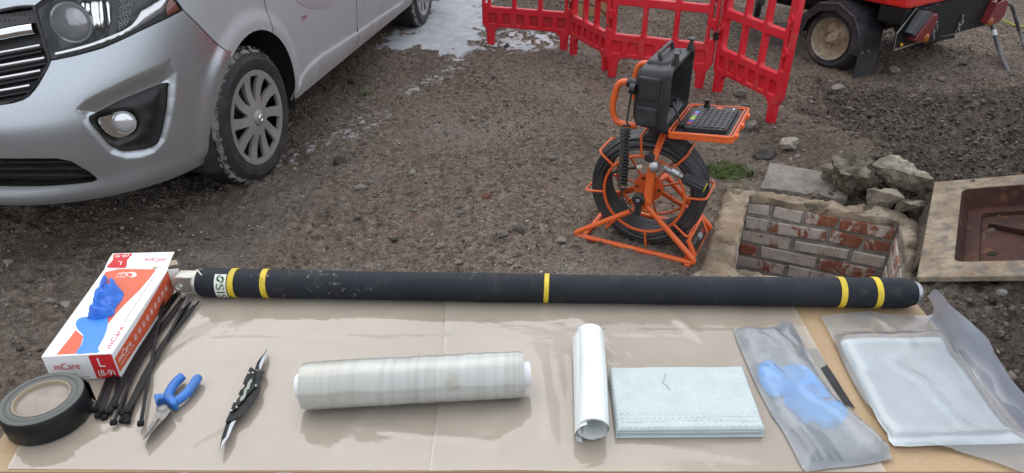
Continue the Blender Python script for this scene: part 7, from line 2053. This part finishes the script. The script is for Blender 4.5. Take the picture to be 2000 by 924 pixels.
# ================================================================== WHITE GLASS-FIBRE CLOTH
cz0_ = ZT_ + .0085
cc4 = [P(1190, 719, cz0_ + .012), P(1450, 717, cz0_ + .012), P(1495, 836, cz0_ + .014), P(1205, 838, cz0_ + .014)]
cl = thing('folded_cloth', 'folded stack of white woven waffle-textured cloth in the middle right', 'cloth', sum(cc4, Vector()) / 4)
t = NT('white_weave'); t.bs(col=t.mix(t.ramp(t.noise(30), .3, .7), (.45, .51, .515), (.52, .58, .585)), rough=.6, spec=.35); t.bump(t.noise(500, 2), .2, .0006); WEAVE = t.m
def cloth_layer(z_off, th, inset, sh, waffle, name, seed):
    nu, nv = (190, 116) if waffle else (40, 20)
    rows = []
    u = np.linspace(0, 1, nu); v = np.linspace(0, 1, nv); U, V = np.meshgrid(u, v)
    c = [np.array(p) for p in cc4]
    Pp = (c[0][None, None] * ((1 - U) * (1 - V))[..., None] + c[1] * (U * (1 - V))[..., None] + c[2] * (U * V)[..., None] + c[3] * ((1 - U) * V)[..., None])
    cenr = sum(c) / 4; Pp = cenr + (Pp - cenr) * inset; Pp[..., 1] += sh
    ed = np.minimum(np.minimum(U, 1 - U) * 1.6, np.minimum(V, 1 - V))
    z = cz0_ + z_off + th * sstep(0, .03, ed) ** .5
    if waffle:
        x = U * 46; y = V * 30
        z = z + .0017 * (np.abs(np.sin(np.pi * (x + y) * .5)) * np.abs(np.sin(np.pi * (x - y) * .5))) ** .7 * sstep(0, .02, ed)
        for vv, a in ((.80, .0012), (.855, .0016), (.91, .0018)): z = z - a * np.exp(-((V - vv - .012 * np.sin(U * 5 + vv * 30)) / .008) ** 2)
    z = z + .0008 * fbm(Pp[..., 0] * 20, Pp[..., 1] * 20, oct=2, seed=seed)
    Pp[..., 2] = z
    rows = [[Vector(q) for q in r] for r in Pp]
    m = MB(); m.grid(rows)
    brd = rows[0][:] + [r[-1] for r in rows[1:]] + rows[-1][-2::-1] + [r[0] for r in rows[-2:0:-1]]
    k = len(brd); m.add(brd + [Vector((p.x, p.y, cz0_ + z_off)) for p in brd], [(i, (i + 1) % k, k + (i + 1) % k, k + i) for i in range(k)])
    return m.build(name, WEAVE, cl, smooth=60, recalc=True)
cloth_layer(-.0035, .0040, 1.0, -.0018, False, 'cloth_layer', 1); cloth_layer(.0012, .0040, .995, .0006, False, 'cloth_layer', 2); cloth_layer(.0058, .0042, .998, -.001, False, 'cloth_layer', 3); cloth_layer(.0104, .0045, 1.0, 0, True, 'top_fold', 4)
m = MB()
m.tube(smooth_path([P(1300, 728, cz0_ + .0175), P(1298, 738, cz0_ + .019), P(1294, 747, cz0_ + .0175), P(1302, 752, cz0_ + .0175)], 4)[:-1] + smooth_path([P(1302, 752, cz0_ + .0175), P(1305, 757, cz0_ + .018), P(1309, 761, cz0_ + .0175)], 4), .0004, 4); m.build('loose_thread', pmat('thread_dark', (.25, .23, .2), rough=.7), cl); m = MB()
m.tube(smooth_path([P(1203, 842, ZT_ + .006), P(1212, 850, ZT_ + .006), P(1228, 852, ZT_ + .006)], 4), .0005, 4); m.build('loose_thread', pmat('thread', (.5, .45, .36), rough=.7), cl)

# ================================================================== BAG WITH GLOVES
def c8(l): return [(1400 + x / 2.407, 540 + y / 2.407) for x, y in l]
zb = ZT_ + .0072
bs8 = px_sheet('black_strip', c8([(424, 340), (470, 340), (520, 420), (652, 622), (600, 602)]), ZT_ + .0047, pmat('black_film', (.008, .008, .009), rough=.6, bump=.2, bscale=60), None, .008, lambda x, y, e: .0006 + .0005 * fbm(x * 20, y * 20, oct=2, seed=3))
tag(bs8, 'flat black plastic strip sticking out under the glove bag', 'plastic strip')
GL2 = NT('pale_blue_glove'); n1 = GL2.noise(12, 5, .6); n2_ = GL2.noise(34, 4, .6, .8); GL2.bs(col=GL2.mix(GL2.ramp(n1, .38, .62), (.015, .35, .98), (.05, .46, 1.0)), rough=.5, spec=.4); GL2.bump(n2_, .5, .004); GL2 = GL2.m
gv = thing('bagged_gloves', 'pair of pale blue gloves folded inside the narrow clear bag', 'gloves', P(1540, 770, zb))
inflate(c8(sp5([(310, 575), (350, 550), (430, 545), (480, 560), (520, 585), (565, 580), (610, 622), (612, 655), (570, 702), (520, 718), (480, 700), (450, 682), (412, 690), (370, 640), (330, 610)], 3)), zb, .006, 'glove', GL2, gv, .5, 9, .006, .012, 24)
inflate(c8(sp5([(196, 440), (203, 412), (225, 396), (258, 398), (300, 428), (335, 420), (370, 413), (425, 428), (462, 462), (500, 510), (540, 560), (500, 568), (430, 556), (380, 548), (310, 562), (262, 566), (226, 535), (202, 485)], 3)), zb + .0022, .006, 'glove', GL2, gv, .5, 11, .006, .014, 24)
for i, (a, b) in enumerate((((385, 705), (495, 866)), ((430, 700), (548, 868)), ((470, 715), (588, 866)), ((350, 720), (460, 872)))):
    qa, qb = c8([a, b]); q = [P(*qa, zb + .001 + i * .0006), P(*((np.array(qa) + np.array(qb)) / 2 + np.array([3 * (i % 2), -4])), zb + .003), P(*qb, ZT_ + .0064)]
    m = MB(); m.tube(smooth_path(q, 6), .0042, 6, flat=.35, up=(0, 0, 1)); tag(m.build('black_tie', TIE, smooth=40), ['black tie strap in the clear bag, left of middle', 'black tie strap in the clear bag, right of middle', 'rightmost black tie strap inside the clear glove bag', 'leftmost black tie strap inside the clear glove bag'][i], 'cable tie', 'black tie straps inside the clear bag')
bag_poly = c8([(78, 247), (140, 238), (210, 242), (270, 236), (318, 205), (345, 212), (372, 250), (400, 300), (440, 380), (488, 470), (545, 552), (600, 606), (645, 636), (700, 690), (760, 742), (806, 790), (822, 858), (740, 878), (640, 893), (520, 905), (420, 920), (402, 905), (360, 820), (300, 710), (262, 660), (188, 520), (136, 400), (94, 300)])
def bagh(x, y, e):
    h = .0105 * sstep(0, .022, e) + .0035 * fbm(x * 16, y * 16, oct=4, seed=51) * sstep(0, .015, e)
    r = (1 - np.abs(fbm(x * 11 + y * 5, y * 7 - x * 4, oct=2, seed=53))) ** 6
    return h + .007 * r * sstep(0, .02, e) + .0012
bg_ = px_sheet('clear_bag', bag_poly, ZT_ + .0058, BAGF, None, .007, bagh, 180)
tag(bg_, 'narrow clear plastic bag holding blue gloves and black straps', 'plastic bag')
m = px_sheet('bag_back', bag_poly, ZT_ + .0062, BAGF, bg_, .012, lambda x, y, e: .0004 + .0006 * fbm(x * 20, y * 20, oct=2, seed=4))

# ================================================================== RESIN POUCHES IN A CLEAR BAG
t = NT('silver_pouch'); n1 = t.noise(7, 5, .6, .5); t.bs(col=t.mix(t.ramp(n1, .35, .65), (.64, .70, .695), (.73, .78, .775)), metal=.05, rough=.38, spec=.5); t.bump(t.noise(9, 4, .5, .6), .3, .004); POUCH = t.m
pzp = ZT_ + .006
po = thing('silver_pouches', 'stack of silvery white foil pouches inside the large clear bag', 'pouch', P(1800, 750, pzp))
pq = c8(sp5([(582, 322), (612, 294), (760, 288), (900, 290), (1040, 284), (1066, 300), (1100, 370), (1160, 440), (1250, 570), (1330, 680), (1390, 735), (1442, 765), (1440, 785), (1200, 792), (1000, 796), (832, 798), (800, 738), (758, 680), (700, 560), (640, 440)], 2))
def pouchh(seed, hm):
    def f(x, y, e): return hm * np.sqrt(np.clip(e / .028, 0, 1)) * (1 + .13 * fbm(x * 10, y * 10, oct=4, seed=seed)) + .0018 * (1 - np.abs(fbm(x * 8, y * 16, oct=2, seed=seed + 3))) ** 5 * sstep(0, .02, e) + .0005
    return f
px_sheet('pouch', pq, pzp, POUCH, po, .007, pouchh(61, .006), 180)
pq2 = c8(sp5([(600, 340), (640, 312), (900, 306), (1040, 304), (1090, 370), (1240, 570), (1350, 705), (1380, 728), (1040, 722), (830, 728), (770, 660), (700, 540)], 2))
px_sheet('pouch', pq2, pzp + .0055, POUCH, po, .007, pouchh(67, .003), 180)
for k, (a, b) in enumerate((((822, 735), (1040, 730)), ((1040, 732), (1370, 720)))):
    qa, qb = c8([a, b]); pa, pb2 = P(*qa, pzp + .009), P(*qb, pzp + .009); m = MB(); m.tube([pa, pa.lerp(pb2, .5) + Vector((0, -.001, .001)), pb2], [.004, .0052, .004], 12); m.build('rolled_edge', POUCH, po, smooth=60)
big = c8([(488, 192), (560, 178), (640, 172), (720, 165), (800, 180), (900, 183), (985, 186), (1010, 205), (1060, 262), (1120, 340), (1200, 440), (1300, 590), (1400, 720), (1480, 800), (1560, 960), (1440, 925), (1300, 872), (1180, 838), (1100, 815), (980, 802), (860, 806), (820, 800), (806, 760), (760, 690), (690, 590), (640, 500), (590, 400), (560, 330), (530, 270)])
def bigh(x, y, e):
    inn = sstep(-.012, .006, -poly_sd(x, y, [(p.x, p.y) for p in (P(a, b, pzp) for a, b in pq)]))
    return .0012 + .0155 * inn + .003 * np.clip(fbm(x * 9, y * 9, oct=3, seed=71), -.3, 1) * sstep(0, .02, e) + .004 * (1 - np.abs(fbm(x * 8, y * 8, oct=2, seed=73))) ** 6 * sstep(0, .02, e)
lb = px_sheet('clear_bag', big, ZT_ + .0045, BAGF, None, .008, bigh, 180)
tag(lb, 'large clear plastic bag over the silvery pouches with one side standing up', 'plastic bag')
bot_px = [(985, 188), (1010, 215), (1060, 275), (1110, 345), (1180, 430), (1270, 560), (1360, 680), (1440, 760), (1540, 880)]
top_px = [(1000, 92), (1035, 57), (1075, 100), (1115, 148), (1200, 222), (1272, 296), (1300, 365), (1390, 480), (1500, 600)]
hh = [.045, .085, .085, .085, .085, .080, .078, .072, .065]
nb_ = 40
B_ = smooth_path([P(*c8([q])[0], ZT_ + .004) for q in bot_px], 6); Tp = smooth_path([P(*c8([q])[0], ZT_ + h) for q, h in zip(top_px, hh)], 6)
rows = []
for k in range(13):
    v = k / 12; rows.append([b_.lerp(t_, v) + Vector((.016 * math.sin(math.pi * v), 0, -.010 * math.sin(math.pi * v))) + Vector((1, 0, .3)) * (.004 * float(fbm(i * .09, v * 1.3, oct=2, seed=81)) * v) for i, (b_, t_) in enumerate(zip(B_, Tp))])
m = MB(); m.grid(rows); m.build('raised_flap', FLAPF, lb, smooth=180)
